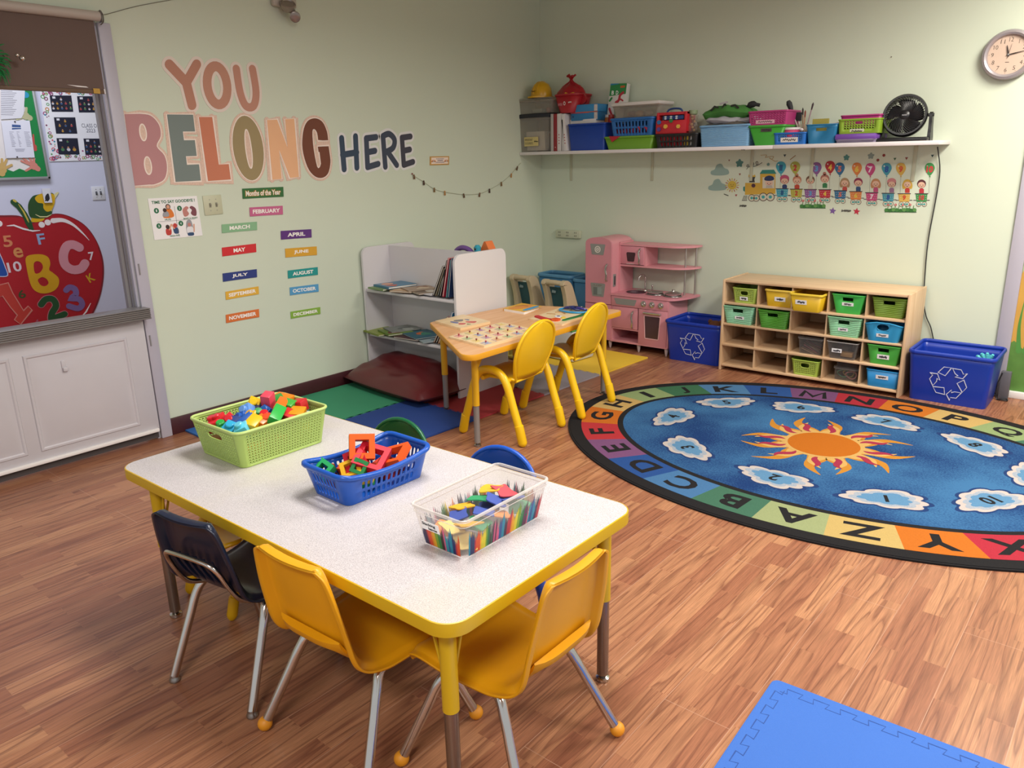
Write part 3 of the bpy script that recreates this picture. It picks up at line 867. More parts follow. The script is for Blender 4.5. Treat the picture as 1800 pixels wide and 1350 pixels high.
SHEET = M('d9d7e0', rough=.8, var=.02)
o = flat_thing('notice_sheet', 'printed sheet at the top of the bulletin board, partly behind the blind', 'paper', [(0, 150), (42, 160), (40, 200), (36, 208), (0, 210)], SHEET, .0165)
mb = MB()
for k in range(14):
    q = [pX(0, 160 + 3.2 * k, XB), pX(20 + (k * 7) % 9, 160.6 + 3.2 * k, XB)]
    mb.stroke(q, .003, .0177, .0182, 0, FX(XB), caps=False)
mb.build('print', M('8e8c98', rough=.8), o, world=True)
o = flat_thing('notice_sheet', 'white sheet with blue letterhead pinned over the bulletin board', 'paper', [(0, 213), (50, 212), (59, 277), (9, 278)], M('dddcea', rough=.8, var=.02), .019)
mb = MB()
mb.slab([pX(*a, XB) for a in ((19, 219), (34, 220), (35, 227), (19, 228))], .0202, .0206, 0, FX(XB))
mb.slab([pX(*a, XB) for a in ((19, 224), (35, 224.3), (35, 225), (19, 225))], .0202, .0210, 2, FX(XB))
for cx, cw in ((14, 8), (27, 5), (40, 10)):
    for k in range(11): mb.stroke([pX(cx + k * .5, 232 + 2.5 * k, XB), pX(cx + cw + k * .5 - (k * 3) % 4, 232.2 + 2.5 * k, XB)], .003, .0202, .0207, 1, FX(XB), caps=False)
for k in range(3): mb.stroke([pX(24 + k, 262 + 2 * k, XB), pX(42 - k, 262 + 2 * k, XB)], .003, .0202, .0207, 1, FX(XB), caps=False)
mb.build('print', [M('3a568e', rough=.7), M('a5a3b4', rough=.8), PAPER], o, world=True)
mb = MB()
for a in ((24, 214), (28, 276)): mb.ball((XB + .023, *pX(*a, XB)), .005, n=8)
mb.build('pins', M('2a2228'), o, world=True)


def hand_cut(lab, wrist, fing, col, w):
    """paper hand: palm polygon then five finger strokes, from photo points on the board"""
    W0 = Vector(pX(*wrist, XB)); o = thing('paper_hand', lab, 'cut-out', (XB + .015, W0.x, W0.y), group='paper hands on the bulletin board')
    mb = MB()
    tips = [Vector(pX(*f, XB)) for f in fing]; mid = sum(tips, Vector((0, 0))) / len(tips)
    pc = W0 + (mid - W0) * .32
    mb.slab(disc(w * 1.35, 16, pc), .0142, .0154, 0, FX(XB))
    mb.stroke([W0 - (mid - W0) * .05, pc], w * 1.9, .0142, .0153, 0, FX(XB))
    for f in tips: mb.stroke([pc + (f - pc) * .25, f], [w * .9, w * .7], .0142, .0155, 0, FX(XB))
    mb.build('paper', M(col, rough=.8, var=.05), o, world=True)
    return o


hand_cut('blue paper hand at the top of the bulletin board border', (43, 167), [(14, 165), (18, 171), (27, 177), (20, 158), (36, 158)], '2c8fb6', .020)
hand_cut('pale sage paper hand between the two printed sheets on the board', (50, 207), [(22, 194), (23, 202), (29, 190), (28, 210), (45, 190)], 'b3b08a', .018)
hand_cut('salmon pink paper hand at the bottom corner of the bulletin board', (64, 296), [(36, 283), (40, 279), (50, 277), (44, 300), (58, 278)], 'd08478', .018)
hand_cut('tan yellow paper hand at the lower edge of the photo on the board', (2, 304), [(-6, 282), (2, 280), (10, 281), (19, 290), (-10, 295)], 'c9a565', .020)
hand_cut('red paper hand mostly covered by the letterhead sheet', (60, 262), [(57, 237), (55, 242), (58, 250), (56, 255), (50, 262)], 'c0504c', .012)

# class poster
PQ = [(66, 158), (176, 158), (189.5, 281), (87, 284)]
o = flat_thing('class_poster', 'white CLASS OF 2023 poster with group photos and colourful dotted border', 'poster', [(68, 150), (175, 150), (189.5, 281), (87, 284)], M('e6e4ec', rough=.7, var=.01), .004)
def pp(a, b):   # unit position on the poster face
    t = (a, b); x0 = 70 + 18 * (1 - b); x1 = 176 + 13.5 * (1 - b)
    return pX(x0 + (x1 - x0) * a, 160 + 122 * (1 - b), XB)
mb = MB()
for i in range(120):
    e = i % 4
    if e == 0: a, b_ = random.uniform(.02, .12), random.uniform(.02, .98)
    elif e in (1, 2): a, b_ = random.uniform(.02, .98), random.uniform(.02, .15)
    else: a, b_ = random.uniform(.02, .98), random.uniform(.955, .995)
    r = random.choice((.004, .006, .010, .013)); c = pp(a, b_); mi = random.randrange(6)
    if r > .008: mb.slab(disc(r, 14, c), .0052, .0055 + i * 2e-6, mi, FX(XB), holes=[disc(r * .55, 10, c)])
    else: mb.slab(disc(r, 10, c), .0052, .0055 + i * 2e-6, mi, FX(XB))
mb.build('dotted_border', [M(h, rough=.6, var=.02) for h in ('9a3d74', '2f86a8', 'c4824a', '5c9a5c', '7c3a60', 'c65f6f')], o, world=True)
for k, (a0, b0) in enumerate(((.145, .70), (.60, .69), (.165, .385), (.16, .085), (.62, .08))):
    mb = MB(); cs = [pp(a0, b0), pp(a0 + .36, b0), pp(a0 + .36, b0 + .235), pp(a0, b0 + .235)]
    mb.slab(cs, .0052, .0062, 0, FX(XB))
    rows = ((.75, 1), (.50, 5), (.2, 5)) if k not in (2, 3) else (((.75, 1), (.48, 3), (.15, 2)) if k == 2 else ((.78, 1), (.3, 3)))
    for ry, n in rows:
        for j in range(n):
            fx = a0 + .36 * (j + .5 + (5 - n) * .15) / (n + (5 - n) * .3)
            h_ = .05 if k != 3 or n == 1 else .09
            c = pp(fx, b0 + .235 * ry); r = .0075 if h_ < .06 else .012
            mb.slab(disc(r * .55, 8, (c[0], c[1] + r * 1.2)), .0062, .0070, 1 + (j + k) % 2, FX(XB)); mb.slab(disc(r, 8, c, r * .9), .0062, .0067, 3 + (j * 2 + k) % 5, FX(XB))
    mb.slab([pp(a0 + .04, b0 + .19), pp(a0 + .09, b0 + .19), pp(a0 + .09, b0 + .22), pp(a0 + .04, b0 + .22)], .0062, .0066, 8, FX(XB))
    mb.build('group_photo', [M(h, rough=.5, var=.05) for h in ('17172f', 'b08266', '7a5240', 'c9c4d0', 'a8414c', 'b78a3c', '4b7c54', '3c5a8a', 'dcdae4')], o, world=True)
mb = MB()
for tx, yy in (('CLASS OF', .50), ('2023', .43)):
    c = pp(.76, yy); put_text(mb, tx, .115 if len(tx) > 5 else .06, .026, FX(XB) @ T(c[0], c[1], .0054), 0, .0)
mb.build('lettering', M('3f3f58', rough=.7), o, world=True)

# apple painted on the next room's wall
ap = [(34, 381), (55, 393), (75, 384), (97, 377), (120, 381), (147, 396), (166, 420), (178, 450), (181, 480), (176, 515), (165, 545), (150, 568), (120, 600), (60, 612), (0, 606), (-60, 590), (-95, 545), (-112, 480), (-108, 430), (-88, 398), (-60, 384), (-30, 379), (0, 380)]
c = onX(30, 480, XB)
o = thing('apple_mural', 'big red apple covered in letters and numbers painted on the lilac wall', 'mural', c)
A = FX(XB)
mb = MB()
q = sm2(P30(ap), 5, True)
mb.slab(q, .001, .003, 0, A); mb.stroke(q, .012, .001, .0028, 1, A, closed=True)
mb.build('apple', [M('a90f20', rough=.5, var=.05), M('7c1624', rough=.5)], o, world=True)
mb = MB()
mb.stroke(P30([(23, 355), (33, 363), (43, 377), (50, 392), (55, 403)]), [.034, .036, .034, .040, .028], .003, .0045, 0, A)
mb.stroke(P30([(24, 352), (27, 354)]), .014, .003, .0052, 1, A); mb.stroke(P30([(32, 359), (41, 372), (48, 386), (50, 391)]), [.004, .010, .010, .003], .003, .005, 1, A)
mb.build('stem', [M('1f4a24', rough=.5), M('c9b04a', rough=.5)], o, world=True)
mb = MB()
def bb(pts, mi, z, k=4): mb.slab(sm2(P30(pts), k, True), .003, z, mi, A)
bb([(55, 390), (58, 380), (70, 383), (78, 384), (72, 389)], 1, .0042)
bb([(52, 380), (49, 360), (56, 346), (66, 342), (82, 340), (94, 341), (92, 360), (90, 377), (80, 383), (64, 384)], 0, .0046)
bb([(61, 348), (70, 341), (82, 340), (94, 342), (96, 355), (90, 369), (82, 372), (76, 366), (75, 358), (66, 356)], 1, .0054)
bb([(94, 342), (103, 338), (95, 352), (90, 372), (89, 360)], 2, .0050)
mb.stroke(P30([(62, 377), (70, 381), (82, 381), (90, 377)]), [.003, .007, .007, .003], .003, .0055, 2, A)
mb.build('leaf', [M('274b22', rough=.5), M('d6a814', rough=.5, var=.08), M('d8cf9a', rough=.6)], o, world=True)
mb = MB()
mb.stroke(P30([(12, 397), (24, 396), (40, 402), (57, 406), (70, 405)]), [.004, .010, .012, .010, .004], .003, .0045, 0, A)
mb.stroke(sm2(P30([(93, 388), (110, 387), (128, 395), (145, 410), (156, 422)]), 4), [.034 * max(.12, 1 - i / 17) for i in range(17)], .003, .0045, 0, A)
for a in ((73, 395), (83.5, 391), (-2, 393)): mb.slab(disc(.020, 14, pX(*a, XB)), .003, .0045, 0, A)
mb.stroke(P30([(159, 533), (151, 548), (141, 559)]), [.003, .010, .003], .003, .0045, 0, A)
mb.build('highlights', M('e9dde0', rough=.6), o, world=True)
SW = {'C': [(139, 435), (128, 430), (117, 433), (111, 448), (114, 465), (127, 474), (142, 472), (149, 463)],
      '3': [(116, 510), (122, 505), (131, 508), (133, 517), (126, 524), (139, 526), (144, 535), (137, 542), (121, 538)],
      '2': [(72, 535), (80, 526), (92, 526), (98, 537), (91, 550), (90, 561), (98, 558), (113, 552)]}
mb = MB(); mb.stroke(sm2(P30(SW['C']), 4), .060, .003, .0046, 0, A); mb.build('letter_c', M('cf8b98', rough=.5), o, world=True)
mb = MB(); mb.stroke(sm2(P30(SW['3']), 4), .040, .003, .0046, 0, A); mb.build('number_three', M('7a5f96', rough=.5), o, world=True)
mb = MB(); mb.stroke(sm2(P30(SW['2']), 4), .050, .003, .0046, 1, A); mb.stroke(sm2(P30(SW['2']), 4), .042, .003, .0052, 0, A); mb.build('number_two', [M('1d4a26', rough=.5), M('b9707a')], o, world=True)
mb = MB()
mb.slab(sm2(P30([(45, 462), (46, 452), (54, 448), (72, 447), (84, 452), (88, 463), (86, 474), (92, 479), (102, 488), (103, 499), (97, 509), (84, 515), (70, 515), (58, 508), (51, 492)]), 4, True), .003, .0046, 0, A,
        holes=[sm2(P30([(59, 463), (66, 459), (73, 463), (75, 471), (70, 479), (61, 480)]), 3, True), sm2(P30([(66, 492), (74, 487), (82, 491), (85, 498), (79, 503), (71, 501)]), 3, True)])
mb.build('letter_b', M('cf9a12', rough=.5), o, world=True)
mb = MB(); q = P30([(-6, 502), (14, 497), (22, 515), (36, 538), (41, 546), (49, 538), (56, 545), (36, 570), (25, 562), (30, 554), (18, 540), (4, 520), (-6, 525)])
mb.slab(q, .003, .0046, 0, A); mb.stroke(q, .006, .003, .0050, 1, A, closed=True); mb.build('number_one', [M('b8352c', rough=.5), M('c97a70')], o, world=True)
mb = MB(); q = sm2(P30([(-30, 485), (-12, 430), (0, 448), (9, 470), (13, 484), (0, 486), (-14, 484)]), 3, True); mb.slab(q, .003, .0046, 0, A); mb.stroke(q, .005, .003, .005, 1, A, closed=True)
mb.build('letter_a', [M('14469c', rough=.5), M('c9c4dc')], o, world=True)
for tx, q, col, nm, rot, wd in (('5', (13, 424), 'cf7f58', 'number_five', 0, .055), ('e', (31.5, 444), 'cf8a52', 'letter_e', 0, .058), ('10', (25, 469), 'dcc9d2', 'number_ten', .05, .085), ('F', (72, 420), '8fa6cf', 'letter_f', .05, .048),
                                ('7', (160, 450), 'e2d4dc', 'number_seven', 0, .038), ('K', (159, 488), 'c99c1c', 'letter_k', .4, .048), ('6', (38, 517), '37451f', 'number_six', .1, .045), ('4', (64, 568), 'a8576c', 'number_four', 0, .035)):
    mb = MB(); p = pX(*q, XB); put_text(mb, tx, wd, {'5': .075, 'e': .068, '10': .068, 'F': .072, '7': .058, 'K': .06, '6': .056, '4': .05}[tx], A @ T(p[0], p[1], .0042) @ RZ(rot), 0, .02)
    mb.build(nm, M(col, rough=.5), o, world=True)
o = flat_thing('picture_card', 'small white card with a black bird hung over the apple leaf', 'card', [(71.5, 331.5), (86, 331), (90.5, 356), (77, 356.5)], M('dcdae4', rough=.6), .010, .006)
mb = MB(); mb.slab(sm2(P30([(79, 343), (83, 340), (85, 345), (85.5, 350), (82, 354), (79, 352), (77.5, 348)]), 3, True), .016, .0166, 0, A); mb.stroke(P30([(78, 353), (80, 349)]), .006, .016, .0168, 0, A)
mb.build('print', M('25222c'), o, world=True)
switch_plate('light_switch', 'white double light switch on the lilac wall above the apple', ((159, 328), (182.5, 327), (185, 351), (163, 352)), M('d9d8e2', rough=.4, var=.02), x=XB)
# ------------------------------------------------------------------ foam mats and the alphabet rug
def foam_tile(name, lab, x0, y0, col, ang, size=.60, edges='', group='foam floor tiles', th=.011, ox=0, oy=0):
    """interlocking tile: edges lists the sides that carry teeth (L R F B)"""
    n = 9; tl = .013
    def side(a, b, teeth, ph):
        a = Vector(a); b = Vector(b); d = (b - a); nn = Vector((d.y, -d.x)).normalized(); out = [a]
        if teeth:
            for i in range(n):
                t0 = (i + .22) / n; t1 = (i + .78) / n
                if (i + ph) % 1 == 0:
                    out += [a + d * (t0 + .04), a + d * (t0 - .02) + nn * tl, a + d * (t1 + .02) + nn * tl, a + d * (t1 - .04)]
        return out
    f_, r_, b_, l_ = [.3045 if k in edges else .3165 for k in 'FRBL']
    pts = side((-l_, -f_), (r_, -f_), 'F' in edges, 0) + side((r_, -f_), (r_, b_), 'R' in edges, 0) + side((r_, b_), (-l_, b_), 'B' in edges, 0) + side((-l_, b_), (-l_, -f_), 'L' in edges, 0)
    mb = MB(); mb.slab([(p.x, p.y) for p in pts], 0, th)
    o = mb.build(name, M(col, rough=.8, var=.05, scale=5, bump=.10, bscale=260), loc=(x0, y0, .0005 + oy), rot=(0, 0, ang))
    return tag(o, lab, 'foam mat', group)


A0 = -.042
def gp(i, j):   # centre of tile at column i, row j of the slightly turned grid
    ex = Vector((math.cos(A0), math.sin(A0))); ey = Vector((-math.sin(A0), math.cos(A0)))
    p = Vector((.338, -2.585)) + ex * (.622 * i) + ey * (.622 * j)
    return p.x, p.y
for i, j, nm, col, ed in ((0, 0, 'green foam tile before the maroon cushion by the left wall', '37906a', 'RB'), (1, 0, 'dark blue foam tile between the green tile and the wood floor', '1d3f86', 'B'),
                          (0, 1, 'yellow foam tile almost hidden under the maroon cushion', 'c99a2e', 'R'), (1, 1, 'red foam tile under the trapezoid table', 'a8353c', 'B'),
                          (0, -1, 'bright blue foam tile at the wall by the half door, behind the green basket', '2c66ac', 'B'),
                          (1, 2, 'grey foam tile under the two yellow chairs', '96909a', 'B'), (1, 3, 'yellow foam tile in front of the pink kitchen', 'e3bd35', ''),
                          (0, 3, 'pale yellow foam tile in the back corner behind the white bookcase', 'd9c04a', 'R')):
    x, y = gp(i, j)
    foam_tile('foam_tile', nm, x, y, col, A0, edges=ed, th=.010, oy={(0, 0): .0022, (1, 0): .0017, (1, 1): .0012, (1, 2): .0007}.get((i, j), .0002 if (i, j) != (0, -1) else .0006))
# big blue mat at the front
e0 = Vector(onZ(1360, 1198).xy); e1 = Vector(onZ(1757, 1349).xy); e2 = Vector(onZ(1256, 1349).xy)
ax = (e1 - e0).normalized(); ay = Vector((-ax.y, ax.x))
mb = MB()
Fm = frame((e0.x, e0.y, 0), (ax.x, ax.y, 0), (ay.x, ay.y, 0))
W_, D_ = 1.22, 1.22
mb.slab([(p[0] + W_ / 2, p[1] - D_ / 2) for p in rrect(W_, D_, .022, 5)], .0005, .011, 0, Fm)
mb.slab([(p[0] + W_ / 2, p[1] - D_ / 2) for p in rrect(W_ - .006, D_ - .006, .020, 5)], .011, .0125, 0, Fm)
def key(a, b, d):   # cut line of the push-in border strip
    pts = []; k = 16
    for i in range(k):
        t0, t1 = i / k, (i + 1) / k
        A_ = a + (b - a) * t0; B_ = a + (b - a) * t1; dd = (B_ - A_)
        nn = Vector((-dd.y, dd.x)).normalized() * d * .022
        pts += [A_, A_ + dd * .28, A_ + dd * .20 + nn, A_ + dd * .80 + nn, A_ + dd * .72]
    return pts + [b]
for a, b_, d in ((Vector((.035, -.05)), Vector((W_, -.05)), 1), (Vector((.045, -.04)), Vector((.045, -D_)), -1)):
    mb.stroke(key(a, b_, d), .0022, .0115, .0128, 1, Fm, caps=False)
tag(mb.build('foam_mat', [M('2f62b4', rough=.75, var=.04, scale=4, bump=.25, bscale=420), M('1f4488', rough=.8)], rel=(e0.x, e0.y, 0)), 'large bright blue foam mat on the floor at the bottom edge', 'foam mat')

# ---- rug
RX0, RY0, RA, RB = 3.14, -1.575, 1.52, 1.118
def carpet(h, var=.14):
    h = ''.join('%02x' % int(int(h[i:i + 2], 16) * .80 + 6) for i in (0, 2, 4))
    return M(h, rough=.95, var=var, scale=170, bump=.35, bscale=500, spec=.15)
cols = {}
mats = []
def ci(h, **k):
    if h not in cols: cols[h] = len(mats); mats.append(carpet(h, **k))
    return cols[h]
BK = ci('1d1c1e')
FIELD = len(mats)
fm = bpy.data.materials.new('blue_field'); fm.use_nodes = True
nt = fm.node_tree; bs = nt.nodes['Principled BSDF']; bs.inputs['Roughness'].default_value = .95; bs.inputs['Specular IOR Level'].default_value = .15
tc = nt.nodes.new('ShaderNodeTexCoord')
n1 = nt.nodes.new('ShaderNodeTexNoise'); n1.inputs['Scale'].default_value = 2.1; n1.inputs['Detail'].default_value = 2
n2 = nt.nodes.new('ShaderNodeTexNoise'); n2.inputs['Scale'].default_value = 120; n2.inputs['Detail'].default_value = 2
for n in (n1, n2): nt.links.new(tc.outputs['Object'], n.inputs['Vector'])
ad = nt.nodes.new('ShaderNodeMath'); ad.operation = 'MULTIPLY_ADD'; ad.inputs[1].default_value = .55; nt.links.new(n2.outputs['Fac'], ad.inputs[0]); nt.links.new(n1.outputs['Fac'], ad.inputs[2])
cr = nt.nodes.new('ShaderNodeValToRGB'); nt.links.new(ad.outputs[0], cr.inputs[0])
cr.color_ramp.elements[0].position = .62; cr.color_ramp.elements[0].color = lin('133060'); cr.color_ramp.elements[1].position = .95; cr.color_ramp.elements[1].color = lin('35628c')
nt.links.new(cr.outputs[0], bs.inputs['Base Color'])
mats.append(fm)
rug = MB()
N = 156
def el(off, n=N): return [((RA - off) * math.cos(2 * PI * j / n), (RB - off) * math.sin(2 * PI * j / n)) for j in range(n)]
rug.slab(el(0), 0, .007, BK); rug.slab(el(.012), .007, .009, BK)
rug.slab(el(.325), .009, .0096, FIELD)
# equal-length cells along the letter band, first boundary at the far middle
def arc_pts(off, n=2000):
    return [((RA - off) * math.cos(PI / 2 + 2 * PI * j / n), (RB - off) * math.sin(PI / 2 + 2 * PI * j / n)) for j in range(n + 1)]
mid = arc_pts(.19); cum = [0]
for i in range(1, len(mid)): cum.append(cum[-1] + math.hypot(mid[i][0] - mid[i - 1][0], mid[i][1] - mid[i - 1][1]))
def ang_at(s):
    s %= cum[-1]
    lo = 0
    while cum[lo + 1] < s: lo += 1
    return PI / 2 + 2 * PI * (lo + (s - cum[lo]) / (cum[lo + 1] - cum[lo])) / 2000
order = 'NMLKJIHGFEDCBAZYXWVUTSRQPO'
pal = {'N': 'b32a36', 'M': '7b4c78', 'L': '2a549c', 'K': '4f82b5', 'J': '3d7250', 'I': '94ab72', 'H': 'd2b06a', 'G': 'd2701f', 'F': 'c2323a', 'E': '80507f', 'D': '254f96', 'C': '4678ac', 'B': '41725a', 'A': 'a0ac78', 'Z': 'cdb06a', 'Y': 'd0701f', 'X': 'ba2b3c',
       'W': '80507f', 'V': '254f96', 'U': '4678ac', 'T': '3d7250', 'S': '94ab72', 'R': '41725a', 'Q': '94ab72', 'P': 'd2b06a', 'O': 'd2741f'}
CL = cum[-1] / 26
for k, L_ in enumerate(order):
    m = 8; ou = []; inn = []
    for i in range(m + 1):
        a = ang_at(min(CL * (k + i / m), cum[-1] - 1e-6)) if k * m + i < 26 * m else PI / 2 + 2 * PI
        ou.append(((RA - .078) * math.cos(a), (RB - .078) * math.sin(a))); inn.append(((RA - .292) * math.cos(a), (RB - .292) * math.sin(a)))
    rug.slab(inn[::-1] + ou if False else ou + inn[::-1], .009, .0098, ci(pal[L_]))
    a = ang_at(CL * (k + .5)); p = Vector(((RA - .187) * math.cos(a), (RB - .187) * math.sin(a)))
    nrm = Vector((math.cos(a) / (RA - .19), math.sin(a) / (RB - .19))).normalized()
    Fm = frame((p.x, p.y, .0101), (nrm.y, -nrm.x, 0), (nrm.x, nrm.y, 0))
    if L_ in 'MW':
        sg = 1 if L_ == 'M' else -1
        rug.stroke([(-.072, -.0675 * sg), (-.058, .062 * sg), (0, -.045 * sg), (.058, .062 * sg), (.072, -.0675 * sg)], .026, -.0003, .0001, BK, Fm, caps=False)
        continue
    put_text(rug, L_, None if L_ != 'I' else .034, .135, Fm @ Matrix.Diagonal((1.25, 1, 1, 1)), BK, .03 if L_ not in 'MW' else .008)
# sun
SX, SY = 3.085 - RX0, -1.552 - RY0
def ray_shape(a, s, wv):
    """one wavy flame: outline along the direction a"""
    out = []
    for t, w_, b_ in ((0, .105, 0), (.25, .085, .004), (.45, .062, .018), (.65, .046, .018), (.82, .030, -.004), (1, .002, -.040)):
        out.append((t, w_, b_))
    up = [(.185 + .245 * s * t, (b_ * wv) + w_ / 2 * 1.05) for t, w_, b_ in out]; dn = [(.185 + .245 * s * t, (b_ * wv) - w_ / 2 * 1.05) for t, w_, b_ in out]
    pts = sm2(up + dn[::-1][1:], 4)
    return [(SX + x * math.cos(a) - y * math.sin(a), SY + x * math.sin(a) + y * math.cos(a)) for x, y in pts]
for i in range(12):
    a = 2 * PI * i / 12 + .12 + .08 * math.sin(i * 2.3); wv = 1.25 if i % 3 else -1.1
    rug.slab(ray_shape(a, 1.03 + .08 * math.sin(i * 1.7), wv), .0096, .0099, ci('cf8a2e'))
    q = ray_shape(a, .80, wv * .8)
    rug.slab([(SX + (x - SX) * .93, SY + (y - SY) * .93) for x, y in q], .0099, .0101, ci('dcae62'))
    fl = []
    for t in lines(10): fl.append((.195 + .15 * t, .020 * math.sin(t * 2 * PI) * .6 * wv, .034 * math.sin(PI * min(1, t * 1.02)) ** .8 + .002))
    pts = [(x, y) for x, y, w_ in fl]
    rug.stroke([(SX + x * math.cos(a) - y * math.sin(a), SY + x * math.sin(a) + y * math.cos(a)) for x, y in pts], [w_ for _, _, w_ in fl], .0101, .0104, ci('a92f4a'), caps=False)
rug.slab(disc(.205, 40, (SX, SY)), .0099, .0105, ci('dcae62')); rug.slab(disc(.182, 40, (SX, SY)), .0105, .0108, ci('c96c14'))
# clouds
clouds = {'1': (3.54, -2.075), '2': (3.05, -2.14), '3': (2.525, -2.02), '4': (2.215, -1.605), '5': (2.352, -1.164), '6': (2.761, -.998), '7': (3.244, -.977), '8': (3.719, -1.097), '9': (4.02, -1.409), '10': (3.905, -1.823)}
for k, (x, y) in clouds.items():
    x -= RX0; y -= RY0; a = math.atan2(y / RB, x / RA)
    nrm = Vector((math.cos(a) / RA, math.sin(a) / RB)).normalized(); tx = Vector((nrm.y, -nrm.x))
    L1, L2 = (.185, .105)
    rnd = random.Random(int(k) * 11)
    def cl(sc_, mi, z):
        pts = []
        nl = 9
        for i in range(nl * 8):
            th = 2 * PI * i / (nl * 8); lobe = abs(math.sin(nl * th / 2 + int(k)))
            r = (.80 + .20 * lobe ** .7) * sc_
            r *= 1 + .10 * math.sin(3 * th + int(k) * 1.3)
            q = Vector((x, y)) + tx * (L1 * r * math.cos(th)) + nrm * (L2 * r * math.sin(th)); pts.append((q.x, q.y))
        rug.slab(pts, .0096, z, mi)
    cl(1.13, ci('1c3a72'), .0098); cl(1.0, ci('cfc3bf'), .0101); cl(.80, ci('a9b4c4', var=.35), .0104); cl(.62, ci('5f93bd', var=.2), .0106)
    put_text(rug, k, None, .075, frame((x, y, .0109), (tx.x, tx.y, 0), (nrm.x, nrm.y, 0)), BK, .03)
tag(rug.build('alphabet_rug', mats, loc=(RX0, RY0, .0006)), 'oval blue rug with alphabet border, numbered clouds and central sun', 'rug')
# ------------------------------------------------------------------ the big table
YEL = M('c9a417', rough=.4, var=.05)
TZ = .560
def speckled():
    m = bpy.data.materials.new('speckled_laminate'); m.use_nodes = True; nt = m.node_tree; b = nt.nodes['Principled BSDF']
    tc = nt.nodes.new('ShaderNodeTexCoord'); v = nt.nodes.new('ShaderNodeTexNoise'); v.inputs['Scale'].default_value = 420; v.inputs['Detail'].default_value = 1
    n = nt.nodes.new('ShaderNodeTexNoise'); n.inputs['Scale'].default_value = 2.6; n.inputs['Detail'].default_value = 5
    for q in (v, n): nt.links.new(tc.outputs['Object'], q.inputs['Vector'])
    r = nt.nodes.new('ShaderNodeValToRGB'); r.color_ramp.elements[0].position = .36; r.color_ramp.elements[0].color = lin('a5a0a3'); r.color_ramp.elements[1].position = .58; r.color_ramp.elements[1].color = lin('cac5c7')
    nt.links.new(v.outputs['Fac'], r.inputs[0])
    r2 = nt.nodes.new('ShaderNodeValToRGB'); r2.color_ramp.elements[0].position = .46; r2.color_ramp.elements[0].color = (0, 0, 0, 1); r2.color_ramp.elements[1].position = .72; r2.color_ramp.elements[1].color = (.5, .5, .5, 1)
    nt.links.new(n.outputs['Fac'], r2.inputs[0])
    mx = nt.nodes.new('ShaderNodeMix'); mx.data_type = 'RGBA'; nt.links.new(r2.outputs[0], mx.inputs[0]); nt.links.new(r.outputs[0], mx.inputs[6]); mx.inputs[7].default_value = lin('c0ba9f')
    nt.links.new(mx.outputs[2], b.inputs['Base Color']); b.inputs['Roughness'].default_value = .38
    return m


def sleeve_leg(root, x, y, top, zs, r, dirs, upm, lowm, glide=CHROME, web=None):
    mb = MB(); mb.cyl((x, y, zs), (x, y, top), r, n=18)
    if web:
        for dx, dy in dirs:
            mb.add([(x, y, top), (x + dx * .075, y + dy * .075, top), (x + dx * .055, y + dy * .055, top - .05), (x + dx * .02, y + dy * .02, top - .095), (x, y, top - .10)], [(0, 1, 2, 3, 4)])
            mb.add([(x + dy * .004, y - dx * .004, top), (x + dx * .075 + dy * .004, y + dy * .075 - dx * .004, top), (x + dx * .055 + dy * .004, y + dy * .055 - dx * .004, top - .05), (x + dx * .02 + dy * .004, y + dy * .02 - dx * .004, top - .095), (x + dy * .004, y - dx * .004, top - .10)], [(4, 3, 2, 1, 0)])
    leg = mb.build('leg', upm, root)
    mb = MB(); mb.cyl((x, y, .022), (x, y, zs + .01), r * .86, n=16); mb.build('lower_tube', lowm, leg)
    mb = MB(); mb.lathe([(r * .5, .0), (r * 1.02, .002), (r * 1.0, .010), (r * .45, .016), (r * .4, .03)], 16, Mx=T(x, y, 0)); mb.build('glide', glide, leg)
    if not web:
        mb = MB()
        for dx, dy in dirs: mb.cyl((x + dx * r * .8, y + dy * r * .8, top - .17), (x + dx * .065, y + dy * .065, top), .0042, n=8)
        mb.build('brace_rod', upm, leg)
    return leg


o = thing('activity_table', 'large rectangular table with speckled white top and yellow edge', 'table', (2.5175, -4.2175, 0))
TX0, TX1, TY0, TY1 = 1.745, 3.29, -4.60, -3.835
W_, D_ = TX1 - TX0, TY1 - TY0
mb = MB(); mb.slab(rrect(W_ - .006, D_ - .006, .062, 8), TZ - .026, TZ, 0); mb.build('tabletop', speckled(), o)
mb = MB(); ring = [(a, b_) for a, b_ in rrect(W_, D_, .065, 10)]
inn = rrect(W_ - .008, D_ - .008, .061, 10)
prof = [(0, -.030), (.9, -.034), (1, -.030), (1, -.004), (.8, -.0005), (0, .0004)]
mb.ring_loft([[(i[0] + (q[0] - i[0]) * f, i[1] + (q[1] - i[1]) * f, TZ + z) for q, i in zip(ring, inn)] for f, z in prof], cap0=True, cap1=False)
mb.build('edge_band', YEL, o)
for (x, y) in ((1.855, -4.535), (3.205, -4.525), (3.225, -3.905), (1.85, -3.90)):
    lx, ly = x - o.location.x, y - o.location.y
    sx, sy = (1 if lx < 0 else -1), (1 if ly < 0 else -1)
    sleeve_leg(o, lx, ly, TZ - .03, .275, .0205, [(sx, 0), (0, sy)], YEL, M('8f867e', rough=.25, metal=.9))

# ------------------------------------------------------------------ shell chairs with chrome legs
def straight(a, b, n=4):
    a = Vector(a); b = Vector(b)
    return [a + (b - a) * (i / n) for i in range(n + 1)]


